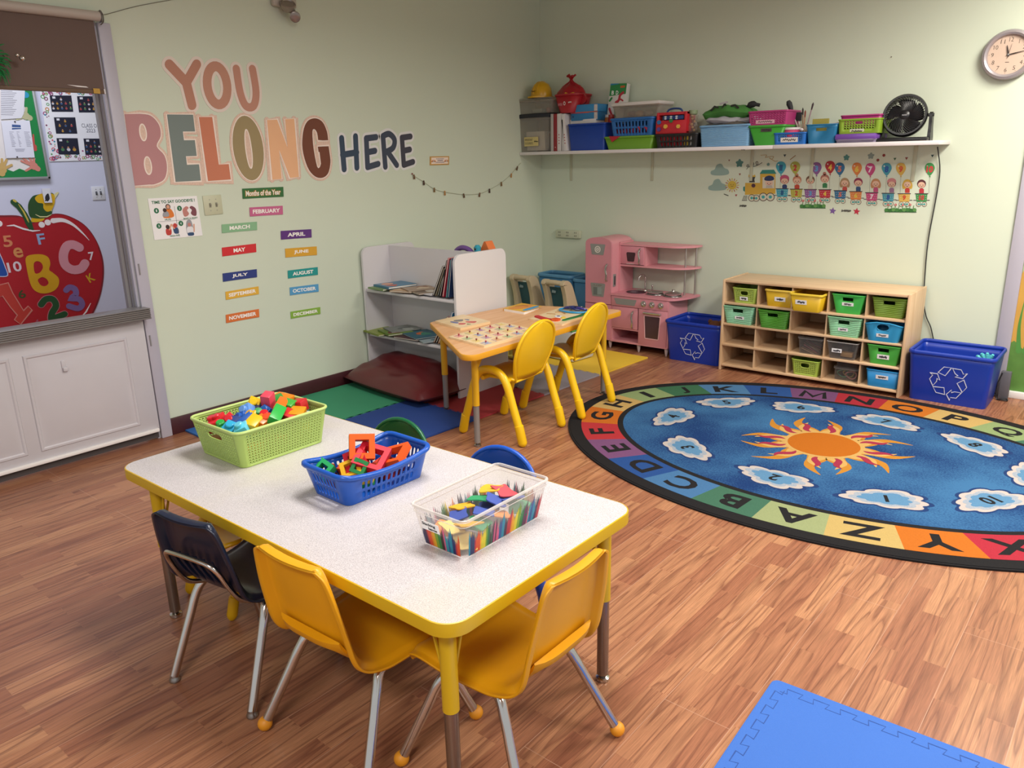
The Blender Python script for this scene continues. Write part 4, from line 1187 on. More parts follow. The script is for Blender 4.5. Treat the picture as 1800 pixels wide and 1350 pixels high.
def shell_chair(label, H, shell, rf, ff, rear_y, front_y, loc, rz, balls=None, loop=False, group=None, bh=.252, ws=1.0):
    root = thing('school_chair', label, 'chair', loc, rz, group)
    bk = lambda f: H + bh * f
    path = [(.186, H - .040, .150), (.184, H - .018, .160), (.168, H - .004, .166), (.13, H + .002, .168), (.05, H - .008, .165), (-.05, H - .010, .160), (-.105, H - .006, .156), (-.145, bk(.055), .152), (-.168, bk(.18), .150), (-.182, bk(.38), .147), (-.197, bk(.62), .140), (-.209, bk(.84), .129), (-.216, bk(.95), .119), (-.220, bk(1.0), .102)]
    path = [(y, z, w * ws) for y, z, w in path]
    pc = smooth([(y, z, w) for y, z, w in path], 4)
    us = [-1, -.985, -.95, -.91, -.87, -.83, -.78, -.5, -.2, 0, .2, .5, .78, .83, .87, .91, .95, .985, 1]
    def sst(a, b, x): t = max(0, min(1, (x - a) / (b - a))); return t * t * (3 - 2 * t)
    rows = []
    for i, p in enumerate(pc):
        a = pc[max(0, i - 1)]; b = pc[min(len(pc) - 1, i + 1)]
        t = Vector((b.x - a.x, b.y - a.y)).normalized(); back = Vector((-t.y, t.x))   # points below the seat / behind the back
        if back.y > 0 and i < len(pc) * .55: back = -back
        if i >= len(pc) * .55 and back.x > 0: back = -back
        s_ = i / (len(pc) - 1); bkf = sst(.45, .62, s_)
        row = []
        for u in us:
            off = .025 * max(sst(.80, .90, abs(u)) * (.35 + .65 * sst(.45, .6, s_)), sst(.945, .985, s_)) + .012 * (1 - u * u) * (0.5 if bkf < .5 else 1)
            q = Vector((p.x, p.y)) + back * off
            drop = 0.0
            row.append((u * p.z, q.x, q.y + drop))
        rows.append(row)
    mb = MB(); mb.ring_loft(rows, closed=False, cap0=False, cap1=False)
    sh = mb.build('seat_shell', shell, root, solid=.006, sharp=60)
    if loop:
        mb = MB()
        for k in range(6):
            x = -.085 + .034 * k
            mb.tube([(x, -.158, H + .02), (x, -.190, H + .06), (x, -.214, H + .11), (x, -.2225, H + .14)], [.004, .006, .006, .003], 6, k=4)
        mb.build('back_ribs', shell, sh)
        mb = MB(); mb.tube([(-.115, -.105, H - .030), (-.115, -.165, H + .0), (-.112, -.200, H + .055), (-.108, -.222, H + .105), (-.09, -.236, H + .135), (-.05, -.240, H + .143), (.05, -.240, H + .143), (.09, -.236, H + .135), (.108, -.222, H + .105), (.112, -.200, H + .055), (.115, -.165, H + .0), (.115, -.105, H - .030)], .0075, 10, k=5)
        mb.build('back_hoop', CHROME, root)
    else:
        mb = MB(); pr = []
        for t in lines(10): pr.append((-.115 + .23 * t, 1 - (2 * t - 1) ** 4))
        mb.ring_loft([[(x, -.190 - .004 - .0 * b, H + .088), (x, -.196 - .020 * b, H + .084), (x, -.190 - .022 * b, H + .066), (x, -.176 - .012 * b, H + .045), (x, -.172, H + .05)] for x, b in pr])
        mb.build('back_lip', shell, sh)
        mb = MB(); mb.box((0, -.1825, H + .062), (.20, .006, .018), Mx=I4); mb.build('slot', M('3a2a10', rough=.8), sh)
    TR = .0135
    for sx in (-1, 1):
        mb = MB(); mb.tube(straight((sx * rf, rear_y, .018), (sx * .138 * ws, -.125, H - .075)) + [(sx * .126 * ws, -.095, H - .034), (sx * .120 * ws, -.03, H - .026), (sx * .12 * ws, .02, H - .024)], TR, 12, k=5)
        lg = mb.build('leg', CHROME, root)
        mb = MB(); mb.tube(straight((sx * ff, front_y, .018), (sx * .150 * ws, front_y * .55, H - .070)) + [(sx * .128 * ws, front_y * .40, H - .034), (sx * .122 * ws, front_y * .2, H - .024), (sx * .120 * ws, -.03, H - .026)], TR, 12, k=5)
        lf = mb.build('leg', CHROME, root)
        for l_, (x, y) in ((lg, (sx * rf, rear_y)), (lf, (sx * ff, front_y))):
            mb = MB()
            if balls: mb.ball((x, y, .0205), .0205, n=18); mb.build('ball_foot', balls, l_)
            else:
                mb.lathe([(.010, 0), (.0165, .002), (.017, .008), (.013, .014), (.0125, .024)], 14, Mx=T(x, y, 0)); mb.build('glide', STEEL, l_)
    mb = MB()
    for y in (-.045, .055): mb.tube([(-.122, y, H - .026), (.122, y, H - .026)], .008, 8)
    mb.build('under_frame', CHROME, root)
    return root


NAVY = M('101a30', rough=.32, var=.06)
AMBER = M('d99a0c', rough=.42, var=.07, scale=6)
BALL = M('d98f1c', rough=.5)
shell_chair('navy blue shell chair with chrome hoop back at the far left of the big table', .330, NAVY, .168, .18, -.225, .14, (2.325, -4.468, 0), math.radians(10), loop=True, ws=1.06, bh=.265)
shell_chair('amber yellow shell chair at the middle of the long near side', .302, AMBER, .207, .24, -.228, .155, (2.805, -4.432, 0), math.radians(2), balls=BALL, bh=.308, ws=1.13)
shell_chair('amber yellow shell chair at the short end of the big table', .304, AMBER, .20, .24, -.228, .155, (3.160, -4.280, 0), math.radians(90), balls=BALL, bh=.310, ws=1.06)

# ------------------------------------------------------------------ tube-legged plastic chairs
def tube_chair(label, col, sc=1.0, loc=(0, 0, 0), rz=0.0, back=True):
    m = M(col, rough=.33, var=.05); root = thing('toddler_chair', label, 'chair', loc, rz)
    k = sc
    for sx in (-1, 1):
        x = sx * .196 * k
        mb = MB(); pth = smooth([(x, -.188 * k, .105 * k), (x, -.150 * k, .22 * k), (x, -.112 * k, .335 * k), (x, -.070 * k, .392 * k), (x, .0, .410 * k), (x, .068 * k, .392 * k), (x, .108 * k, .335 * k), (x, .148 * k, .22 * k), (x, .186 * k, .105 * k)], 5)
        mb.tube(pth, .0225 * k, 14); arch = mb.build('leg_arch', m, root)
        for sy in (-1, 1):
            mb = MB(); mb.tube([(x, sy * .214 * k, .004), (x, sy * .213 * k, .012), (x, sy * .210 * k, .022), (x, sy * .187 * k, .116 * k), (x, sy * .186 * k, .120 * k)], [.014 * k, .022 * k, .0262 * k, .0255 * k, .021 * k], 16); mb.build('foot_sleeve', m, arch)
        mb = MB(); mb.cyl((sx * .13 * k, -.098 * k, .352 * k), (sx * .19 * k, -.098 * k, .352 * k), .013 * k, n=10); mb.build('seat_peg', m, arch)
        mb = MB(); mb.cyl((sx * .13 * k, .06 * k, .352 * k), (sx * .19 * k, .06 * k, .352 * k), .013 * k, n=10); mb.build('seat_peg', m, arch)
    mb = MB()
    us = lines(10, -1, 1); rows = []
    for t in lines(10):
        y = (-.125 + .305 * t) * k; w_ = .150 * k * (1 if t < .8 else 1 - .25 * ((t - .8) / .2) ** 2)
        rows.append([(u * w_, y, (.362 - .012 * (1 - u * u) * math.sin(PI * min(1, t * 1.1)) - (.02 * ((t - .82) / .18) ** 2 if t > .82 else 0)) * k) for u in us])
    mb.ring_loft(rows, closed=False, cap0=False, cap1=False); mb.build('seat', m, root, solid=.014 * k, sharp=60)
    if back:
        mb = MB(); rows = []; outl = []
        n = 14
        for i in range(n + 1):
            t = math.sin(PI / 2 * i / n); z = (.340 + .325 * t) * k; y = (-.118 - .092 * t) * k
            w_ = (.125 + .055 * math.sin(min(1, t / .55) * PI / 2)) if t < .45 else .1775 * math.sqrt(max(0.0006, 1 - ((t - .45) / .55) ** 2.6))
            row = []
            for u in us: row.append((u * w_ * k, y - (.030 * (1 - u * u)) * k * (.4 + .6 * math.sin(PI * t)), z))
            rows.append(row)
        mb.ring_loft(rows, closed=False, cap0=False, cap1=False)
        bk = mb.build('backrest', m, root, solid=.008 * k, sharp=60)
        outl = [r[0] for r in rows] + [r[-1] for r in reversed(rows)]
        mb = MB(); mb.tube(outl, .0095 * k, 10, closed=True); mb.build('rolled_edge', m, bk)
    return root


SUN = 'e8ba12'
tube_chair('yellow tube-legged chair at the trapezoid table, closer to the big table', SUN, 1.0, (1.572, -2.335, 0), math.radians(93.4))
tube_chair('yellow tube-legged chair at the trapezoid table, with two feet on the rug', SUN, 1.0, (1.570, -1.787, .0075), math.radians(95.6))
tube_chair('dark green chair on the far side of the big table, only its back showing', '0f5a35', .885, (2.235, -3.945, 0), PI)
tube_chair('bright blue chair on the far side of the big table behind the clear tub', '154fb4', .885, (2.735, -3.945, 0), PI)
tube_chair('yellow tube-legged stool tucked under the big table behind the navy chair', 'd2a010', .72, (1.90, -4.275, 0), PI, back=False)

# ------------------------------------------------------------------ trapezoid table
def round_poly(pts, r, n=5):
    out = []; N_ = len(pts)
    for i in range(N_):
        p = Vector(pts[i]); a = Vector(pts[i - 1]) - p; b = Vector(pts[(i + 1) % N_]) - p; a.normalize(); b.normalize()
        half = a.angle(b) / 2; d = r / math.tan(half)
        c = p + (a + b).normalized() * (r / math.sin(half)); s = p + a * d; e = p + b * d
        a0 = math.atan2(s.y - c.y, s.x - c.x); a1 = math.atan2(e.y - c.y, e.x - c.x)
        da = (a1 - a0 + PI) % (2 * PI) - PI
        out += [(c.x + r * math.cos(a0 + da * j / n), c.y + r * math.sin(a0 + da * j / n)) for j in range(n + 1)]
    return out


PZ = .560
o = thing('trapezoid_table', 'trapezoid wooden table with yellow edge and grey-tipped legs by the bookcase', 'table', (1.33, -2.03, 0))
tp = round_poly([(.915, -2.330), (1.712, -2.862), (1.702, -1.325), (.985, -1.56)], .055)
c = o.location
tl = [(a - c.x, b_ - c.y) for a, b_ in tp]
def inset(pl, f): return [(a * f, b_ * f) for a, b_ in pl]
def wood(h1, h2, rough=.42, ax='Y', sc=1.0):
    m = bpy.data.materials.new('pale_wood'); m.use_nodes = True; nt = m.node_tree; b = nt.nodes['Principled BSDF']; b.inputs['Roughness'].default_value = rough
    tc = nt.nodes.new('ShaderNodeTexCoord'); mp = nt.nodes.new('ShaderNodeMapping'); mp.inputs['Scale'].default_value = {'Y': (26 * sc, 2 * sc, 26 * sc), 'X': (2 * sc, 26 * sc, 26 * sc), 'Z': (26 * sc, 26 * sc, 2 * sc)}[ax]
    n = nt.nodes.new('ShaderNodeTexNoise'); n.inputs['Scale'].default_value = 1.4; n.inputs['Detail'].default_value = 4; n.inputs['Distortion'].default_value = .4
    nt.links.new(tc.outputs['Object'], mp.inputs[0]); nt.links.new(mp.outputs[0], n.inputs['Vector'])
    r = nt.nodes.new('ShaderNodeValToRGB'); r.color_ramp.elements[0].position = .35; r.color_ramp.elements[0].color = lin(h1); r.color_ramp.elements[1].position = .65; r.color_ramp.elements[1].color = lin(h2)
    nt.links.new(n.outputs['Fac'], r.inputs[0]); nt.links.new(r.outputs[0], b.inputs['Base Color'])
    return m


mb = MB(); mb.slab(inset(tl, .994), PZ - .024, PZ); mb.build('tabletop', wood('d3a070', 'deb083'), o)
mb = MB(); mb.ring_loft([[(a * f, b_ * f, PZ + z) for a, b_ in tl] for f, z in ((.985, -.027), (.998, -.030), (1.0, -.026), (1.0, -.004), (.998, -.0005), (.99, .0004))], cap1=False)
mb.build('edge_band', M('d99a1e', rough=.4), o)
GLEG = M('8b8783', rough=.4, metal=.3)
for x, y, dr in ((1.0, -2.30, ((.6, -.4), (.1, .99))), (1.585, -2.655, ((-.85, .5), (.0, 1))), (1.60, -1.43, ((-.95, -.25), (0, -1))), (1.054, -1.675, ((.95, .25), (0, -1)))):
    sleeve_leg(o, x - c.x, y - c.y, PZ - .028, .235, .0195, dr, M('d9a81a', rough=.4), GLEG, STEEL, web=True)

# things on the trapezoid table
def quadboard(name, lab, cat, P4, z, th, mat, group=None):
    c_ = sum((Vector((p[0], p[1])) for p in P4), Vector((0, 0))) / 4
    o_ = thing(name, lab, cat, (c_.x, c_.y, z), group=group)
    q = [(p[0] - c_.x, p[1] - c_.y) for p in P4]
    mb_ = MB(); mb_.slab(round_poly(q, .006, 3), 0, th); mb_.build('board', mat, o_)
    ex = (Vector(q[1]) - Vector(q[0])); ey = (Vector(q[3]) - Vector(q[0]))
    return o_, frame((q[0][0], q[0][1], th), (ex.x, ex.y, 0), (ey.x, ey.y, 0), (0, 0, 1))


BIRCH = wood('dcc094', 'e6cfa6')
ob, F = quadboard('peg_puzzle', 'wooden puzzle board with rows of small knobs and printed pictures', 'puzzle', [(1.328, -2.585), (1.645, -2.640), (1.653, -2.172), (1.318, -2.118)], PZ, .012, BIRCH)
pc = ['cf8a8a', 'a3b38a', 'd9c078', '9a9fb8', 'b08aa0', 'd0a078']
for i in range(4):
    for j in range(5):
        x, y = (i + .5 + .06 * math.sin(j * 3 + i)) / 4, (j + .5 + .05 * math.cos(i * 4 + j)) / 5
        mb = MB(); mb.slab(sm2([(x - .08, y - .03), (x - .03, y + .055), (x + .03, y + .03), (x + .09, y + .05), (x + .07, y - .045), (x, y - .02)], 3, True), 0, .0006, (i + 2 * j) % 6, F)
        mb.stroke([(x - .07, y - .05), (x + .08, y - .06)], .012, 0, .0007, (i + j) % 6, F)
        tile = mb.build('picture_piece', [M(h, rough=.6, var=.2, scale=60) for h in pc], ob)
        if (i, j) in ((0, 4), (3, 4)): continue
        mb = MB(); w_ = F @ Vector((x, y, 0)); mb.cyl((w_.x, w_.y, w_.z), (w_.x, w_.y, w_.z + .007), .0020, n=8); mb.ball((w_.x, w_.y, w_.z + .009), .0055, n=10, sc=(1, 1, .85))
        mb.build('knob', M('7d1f22' if (i + j) % 3 else 'a02a34', rough=.35), tile)
ob, F = quadboard('wooden_puzzle', 'plain-edged wooden puzzle at the table corner beside the bookcase', 'puzzle', [(.960, -2.325), (1.239, -2.393), (1.252, -2.140), (.965, -2.078)], PZ, .014, BIRCH)
mb = MB()
for q, mi in (([(.3, .4), (.4, .62), (.52, .5), (.45, .36)], 0), ([(.35, .28), (.55, .34), (.6, .24), (.4, .2)], 1), ([(.62, .55), (.78, .75), (.86, .6), (.7, .5)], 2), ([(.62, .3), (.74, .42), (.8, .3), (.7, .22)], 2), ([(.42, .66), (.52, .74), (.58, .66)], 1), ([(.80, .42), (.9, .46), (.86, .36)], 3)):
    mb.slab(sm2(q, 4, True), 0, .0008, mi, F)
mb.build('printed_pieces', [M(h, rough=.6, var=.25, scale=50) for h in ('7f7a78', '6c739a', 'c25a58', '6d7a50')], ob)
ob, F = quadboard('board_book', 'thick yellow and blue board book lying on the trapezoid table', 'book', [(1.062, -1.795), (1.250, -1.812), (1.205, -1.600), (1.035, -1.575)], PZ, .016, M('ece9e2', rough=.7))
mb = MB()
mb.slab([(0, 0), (1, 0), (1, 1), (0, 1)], 0, .0012, 0, F); mb.slab([(.03, .03), (.97, .03), (.97, .45), (.03, .45)], .0012, .0016, 3, F)
mb.slab(sm2([(.1, .15), (.3, .85), (.62, .9), (.72, .5), (.45, .1)], 4, True), .0012, .0019, 1, F); mb.slab(sm2([(.75, .2), (.8, .9), (.95, .85), (.96, .2)], 4, True), .0012, .0019, 2, F)
mb.stroke([(.15, .5), (.3, .7), (.55, .72)], .05, .0019, .0022, 4, F)
mb.build('cover', [M(h, rough=.4, var=.15, scale=25) for h in ('d9a41e', 'd98a34', '3f93c8', 'e0b22c', '7c4a22')], ob)
mb = MB(); a = F @ Vector((0, 0, -.016)); b_ = F @ Vector((0, 1, -.016))
mb.ring_loft([[(p.x, p.y, p.z), (p.x - .004, p.y - .001, p.z + .004), (p.x - .004, p.y - .001, p.z + .014), (p.x, p.y, p.z + .0172)] for p in (a, b_)]); mb.build('spine', M('d9a022', rough=.4, var=.2, scale=40), ob)
ob, F = quadboard('busy_board', 'wooden dressing board with red strap, orange gear and green zip', 'toy', [(1.385, -1.935), (1.655, -1.955), (1.585, -1.545), (1.330, -1.530)], PZ, .010, BIRCH)
mb = MB(); mb.stroke([(.06, .18), (.22, .14), (.42, .10), (.52, .10)], .11, 0, .006, 0, F); mb.build('red_strap', M('b7242c', rough=.6), ob)
mb = MB(); g_ = [(.66 + (.115 if k % 2 else .095) * math.cos(2 * PI * k / 32), .15 + (.085 if k % 2 else .07) * math.sin(2 * PI * k / 32)) for k in range(32)]
mb.slab(g_, 0, .010, 0, F); mb.slab(disc(.04, 14, (.66, .15), .03), .010, .012, 1, F); mb.build('gear', [M('d25a26', rough=.5), M('c44a1e', rough=.5)], ob)
mb = MB(); mb.stroke([(.84, .22), (.93, .55), (.95, .88)], .09, 0, .006, 0, F); mb.stroke([(.84, .22), (.93, .55), (.95, .88)], .02, .006, .008, 1, F); mb.build('green_zip', [M('2c7a44', rough=.6), M('185230')], ob)
mb = MB(); mb.slab(disc(.10, 18, (.52, .38), .06), 0, .004, 0, F); mb.slab(disc(.045, 14, (.52, .38), .026), .004, .006, 1, F); mb.slab(disc(.06, 14, (.68, .36), .05), 0, .005, 2, F); mb.build('buttons', [M('dcdde6'), M('5c5a70'), M('dcc04c')], ob)
mb = MB(); mb.stroke([(.2, .62), (.35, .68), (.5, .62)], .025, 0, .004, 0, F); mb.stroke([(.1, .45), (.3, .5)], .02, 0, .003, 0, F); mb.build('printed_face', M('b08a5c'), ob)
o2 = thing('toy_loops', 'dark blue and light blue plastic rings heaped on the dressing board', 'toy', (1.48, -1.60, PZ + .011))
mb = MB(); mb.tube([(.10 * math.cos(a), .062 * math.sin(a), .006) for a in lines(23, 0, 2 * PI * 23 / 24)], .006, 8, closed=True); mb.build('light_ring', M('2f95cc', rough=.3), o2)
for k, (x, y, z, r) in enumerate(((-.05, .03, .016, .030), (.0, .04, .020, .034), (.045, .025, .018, .028), (.015, -.005, .022, .030))):
    mb = MB(); mb.tube([(x + r * 1.2 * math.cos(a), y + r * .7 * math.sin(a), z + .006 * math.cos(a + k)) for a in lines(15, 0, 2 * PI * 15 / 16)], .007, 8, closed=True); mb.build('dark_ring', M(('232a70', '15162c', '3a2f86', '1c2560')[k], rough=.3), o2)
mb = MB(); mb.lathe([(.0, 0), (.014, 0), (.014, .022), (.009, .026), (.009, .036), (.0, .038)], 14)
p = onZ(1042, 552, PZ + .012); tag(mb.build('black_knob_toy', M('17181a', rough=.3), loc=(p.x, p.y, PZ + .0105)), 'small black plastic peg standing at the edge of the dressing board', 'toy')
# ------------------------------------------------------------------ green woven basket of blocks
LIME = M('a3bd62', rough=.45, var=.04)
o = thing('woven_basket', 'light green lattice plastic basket full of toy blocks on the big table', 'basket', (1.988, -4.197, TZ + .0012))
mb = MB()
nF, nR, nj = 20, 26, 11
rows = [0, .07] + lines(nj, .07, .90)[1:] + [1.0]
hl = []
for sd, n in (('F', nF), ('R', nR), ('B', nF), ('L', nR)):
    for j in range(nj):
        for i in range(n):
            if sd in 'FB' and 6 <= i < 14 and 7 <= j < 10: continue
            hl.append((sd, i, i + 1, j + 1, j + 2, Tri((i + j) % 2 == 0, .40)))
for sd in 'FB': hl.append((sd, 6, 14, 8, 11, Hole(.46, .38, 16, 3.5)))
top = tub_body(mb, .262, .322, .300, .366, .128, .022, .030, {'F': lines(nF), 'B': lines(nF), 'R': lines(nR), 'L': lines(nR)}, rows, hl)
mb.build('lattice_body', LIME, o, solid=.003, sharp=50)
mb = MB(); tub_rim(mb, top, .0052); mb.build('rim', M('b2c876', rough=.4), o)


def block(name, lab, px, z, col, dims, rot, studs=1, group='toy building blocks in the green basket'):
    p = onZ(px[0], px[1], z)
    mb_ = MB(); mb_.box((0, 0, 0), dims, 0, bev=.003)
    for k in range(studs):
        xx = (k - (studs - 1) / 2) * dims[0] / studs
        mb_.lathe([(.0145, 0), (.0145, .009), (.0115, .012), (0, .0125)], 14, Mx=T(xx, 0, dims[2] / 2 - .0005), cap0=False)
    ob_ = mb_.build(name, M(col, rough=.3, var=.03), loc=(p.x, p.y, z), rot=rot)
    return tag(ob_, lab, 'toy block', group)


S = .043
for px, z, col, dims, rot, st, lab in (
        ((449, 711), .700, 'e0b81c', (S, S, S), (.9, .3, .5), 1, 'yellow block at the top of the heap, touching the light blue block'),
        ((436, 724), .690, '5f8fd0', (S, S, S), (.8, -.5, .6), 1, 'light blue block right below the topmost yellow block'),
        ((428, 735), .676, '1f55a8', (.036, .036, .036), (1.0, -.4, .3), 1, 'mid blue block with its stud showing, left of the yellow dome'),
        ((472, 708), .706, 'd0475a', (.036, S, .075), (.25, .1, .5), 0, 'pinkish red tall block standing at the top of the heap'),
        ((493, 717), .696, 'dd6a1c', (.036, .092, S), (.15, .35, .75), 0, 'long orange block leaning beside the pink tall block'),
        ((508, 715), .692, '3f9a3a', (S, S, S), (.2, .2, .4), 0, 'green cube block between the long orange block and a red block'),
        ((527, 713), .690, 'b81e26', (S, S, S), (.1, -.1, .35), 0, 'red cube block at the far right of the basket heap'),
        ((500, 701), .684, 'd9791c', (.07, .034, .034), (.1, .1, .3), 0, 'orange bar at the far back of the basket'),
        ((491, 705), .686, '2f8f38', (.06, .036, .036), (.2, .1, -.4), 0, 'green bar at the back, in front of the orange bar'),
        ((486, 731), .690, '2fa344', (.040, .085, .040), (.3, .5, .8), 0, 'long bright green block lying in front of the long orange block'),
        ((469, 723), .684, '1c55a0', (.034, .034, .034), (.9, .4, .2), 1, 'blue block end peeking beneath the pink tall block'),
        ((458, 720), .684, '141c44', (S, S, S), (.4, .4, .6), 0, 'navy block between the yellow block and the pink tall block'),
        ((381, 743), .672, 'c8202a', (.040, .08, .036), (.2, -.3, .6), 2, 'red block with two studs at the near left end'),
        ((405, 741), .672, 'c22430', (S, S, S), (.7, .6, .2), 1, 'red block in the middle of the left end'),
        ((413, 747), .668, '2b3f78', (S, .06, .03), (.5, .2, .8), 0, 'dark blue flat block beneath the second red block'),
        ((390, 752), .664, '2c9a44', (.034, .034, .034), (.3, .2, .1), 1, 'green block with round stud just above the basket handle'),
        ((406, 755), .666, '2a9ec8', (S, S, S), (.5, .3, .4), 1, 'cyan block at the near rim'),
        ((427, 757), .668, '5fc0d8', (S, S, S), (.3, -.4, .8), 1, 'pale cyan block at the near corner of the rim'),
        ((433, 743), .674, '1d4f9c', (.038, .07, .038), (.4, .5, .3), 0, 'royal blue block behind the pale cyan block'),
        ((446, 746), .676, 'dcae1e', (S, .06, S), (.3, .3, .5), 0, 'golden yellow block at the middle of the near rim'),
        ((446, 733), .682, 'dda81c', (.034, .034, .034), (.7, -.3, .2), 1, 'yellow block with round stud above the golden block'),
        ((460, 744), .674, 'd8701c', (S, S, S), (.2, .4, .3), 0, 'orange cube beside the golden yellow block'),
        ((470, 740), .676, 'd2481c', (.040, .05, .036), (.6, .2, .6), 1, 'red-orange block right of the orange cube'),
        ((466, 733), .684, 'c01c26', (.030, .030, .030), (.4, .3, .2), 1, 'small red block with stud above the orange cube'),
        ((454, 730), .682, '258a3e', (.032, .032, .032), (.3, .5, .2), 1, 'small green block in the middle of the heap'),
        ((523, 728), .676, 'd98a1c', (.05, .06, .034), (.2, .1, .7), 0, 'amber block low at the right end'),
        ((511, 733), .672, 'c4282a', (.06, .05, .036), (.2, .3, .4), 0, 'dark red flat block low at the right end near the rim')):
    block('toy_block', lab, px, z, col, dims, rot, st)
for i, (x, y, col, nm) in enumerate(((-.07, -.11, 'b81e26', 'red'), (.06, -.10, 'd9791c', 'orange'), (-.06, 0, '2f8f38', 'green'), (.065, .01, 'd2501c', 'red-orange'), (-.05, .11, '1d4f9c', 'blue'), (.06, .11, 'cda21c', 'mustard yellow'))):
    mb = MB(); mb.box((0, 0, 0), (.085, .075, .05), bev=.003)
    tag(mb.build('toy_block', M(col, rough=.3), loc=(1.988 + x, -4.197 + y, TZ + .032), rot=(0, 0, .2 * i)), '%s block at the bottom of the green basket seen through the lattice' % nm, 'toy block', 'toy building blocks in the green basket')

# ------------------------------------------------------------------ blue slotted basket of frames
o = thing('slotted_basket', 'royal blue slotted plastic basket with wavy rim on the big table', 'basket', (2.5465, -4.188, TZ + .0012), math.radians(-1.5))
BLU = M('1450ad', rough=.3, var=.04)
mb = MB()
def cuts_for(n, a=.10, g=.34):
    out = [0]; w_ = (1 - 2 * a) / n
    for i in range(n): out += [a + w_ * (i + g / 2), a + w_ * (i + 1 - g / 2)]
    return out + [1]
hl = []
for sd, n in (('F', 7), ('R', 11), ('B', 7), ('L', 11)):
    for k in range(n):
        for j in (1, 3): hl.append((sd, 1 + 2 * k, 2 + 2 * k, j, j + 1, Hole(.48, .48, 16, 3.2)))
wav = lambda a, b_: (-.020 * (1 - min(1, abs(b_) * 1.05) ** 2) if abs(a) > .8 and abs(b_) < .95 else 0)
top = tub_body(mb, .172, .292, .214, .342, .098, .022, .034, {'F': cuts_for(7), 'B': cuts_for(7), 'R': cuts_for(11), 'L': cuts_for(11)}, [0, .12, .40, .48, .80, 1.0], hl, dz=wav)
mb.build('slotted_body', BLU, o, solid=.003, sharp=50)
mb = MB(); tub_rim(mb, top, .0085, n=10); mb.build('rim', BLU, o)


def frame_toy(lab, px, z, cols, s, hole, th, rot, group='hollow square frames in the blue basket'):
    p = onZ(px[0], px[1], z); root = thing('square_frame', lab, 'toy', (p.x, p.y, z), rot=rot, group=group)
    hs, hh = s / 2, hole / 2
    def ringf(mb_, z0, z1, mi=0): mb_.slab([(-hs, -hs), (hs, -hs), (hs, hs), (-hs, hs)], z0, z1, mi, holes=[[(-hh, -hh), (hh, -hh), (hh, hh), (-hh, hh)]])
    if len(cols) == 1: mb_ = MB(); ringf(mb_, -th / 2, th / 2); mb_.build('frame', M(cols[0], rough=.55, spec=.3), root)
    else:
        for k, c_ in enumerate(cols):
            mb_ = MB(); ringf(mb_, -th / 2 + th * k / len(cols), -th / 2 + th * (k + 1) / len(cols)); mb_.build('frame_half', M(c_, rough=.55, spec=.3), root)
    return root


for px, z, cols, s, h, th, rot, lab in (
        ((636, 786), .668, ('cf9a1c', 'de5a14'), .078, .042, .034, (1.05, .1, .95), 'orange and yellow hollow square frame standing on top'),
        ((653, 805), .640, ('c01a30',), .095, .060, .026, (.45, .25, .5), 'large crimson hollow frame lying under the orange one'),
        ((627, 811), .628, ('b81a2c',), .070, .040, .030, (.8, -.4, .7), 'crimson hollow frame behind the small green frame'),
        ((633, 822), .622, ('1f7a3e',), .046, .024, .030, (.9, .3, .4), 'small green hollow frame near the rim'),
        ((618, 826), .612, ('b81e2c', 'd2a01e'), .062, .036, .028, (.5, -.3, .9), 'red and yellow hollow frame beside the small green one'),
        ((692, 802), .632, ('d9541a',), .088, .060, .024, (.35, -.35, .3), 'bright orange hollow frame leaning at the right end'),
        ((569, 826), .618, ('1f9a56',), .052, .026, .032, (.7, .4, .2), 'bright green hollow frame at the left end of the basket'),
        ((590, 838), .586, ('d2501e',), .080, .045, .030, (.2, .1, .3), 'dark orange hollow frame low at the left end'),
        ((640, 842), .586, ('1f7f46', 'd2a01e'), .075, .045, .030, (.1, -.2, .6), 'green and yellow hollow frame low in the middle'),
        ((680, 822), .588, ('cf3a1e',), .080, .045, .030, (.1, .2, .2), 'red-orange hollow frame low at the right end')):
    frame_toy(lab + (' of the blue basket' if 'basket' not in lab else ''), px, z, cols, s, h, th, rot)

# ------------------------------------------------------------------ clear tub with pencils printed round it
o = thing('clear_tub', 'clear plastic tub printed with coloured pencils on the big table', 'tub', (3.029, -4.200, TZ + .001))
CLEAR = clear_plastic('clear_plastic', 'f6f4f2', 'e8e4e2', .10)
mb = MB(); top = tub_body(mb, .150, .306, .190, .346, .110, .014, .018, rows=[0, .86, 1.0]); mb.build('clear_body', CLEAR, o)
mb = MB(); tub_rim(mb, top, .0042); lo = [Vector((p.x * .985, p.y * .99, p.z - .017)) for p in top]; tub_rim(mb, lo, .0012, n=6); mb.build('rim', clear_plastic('clear_rim', 'f4f2f0', 'ece9e6', .28), o)
mb = MB(); rnd = random.Random(5)
pcols = ['1c7f9c', '1d2a5c', '3a2440', 'a8283a', 'cf4a1e', 'd9791c', 'd9a01e', 'cfc02a', '7a9a2a', '2a7a3a', '1f5a44', '3c2a2a', '5c2a4a', 'c2567c', '2a8a9c', '2a4f8a']
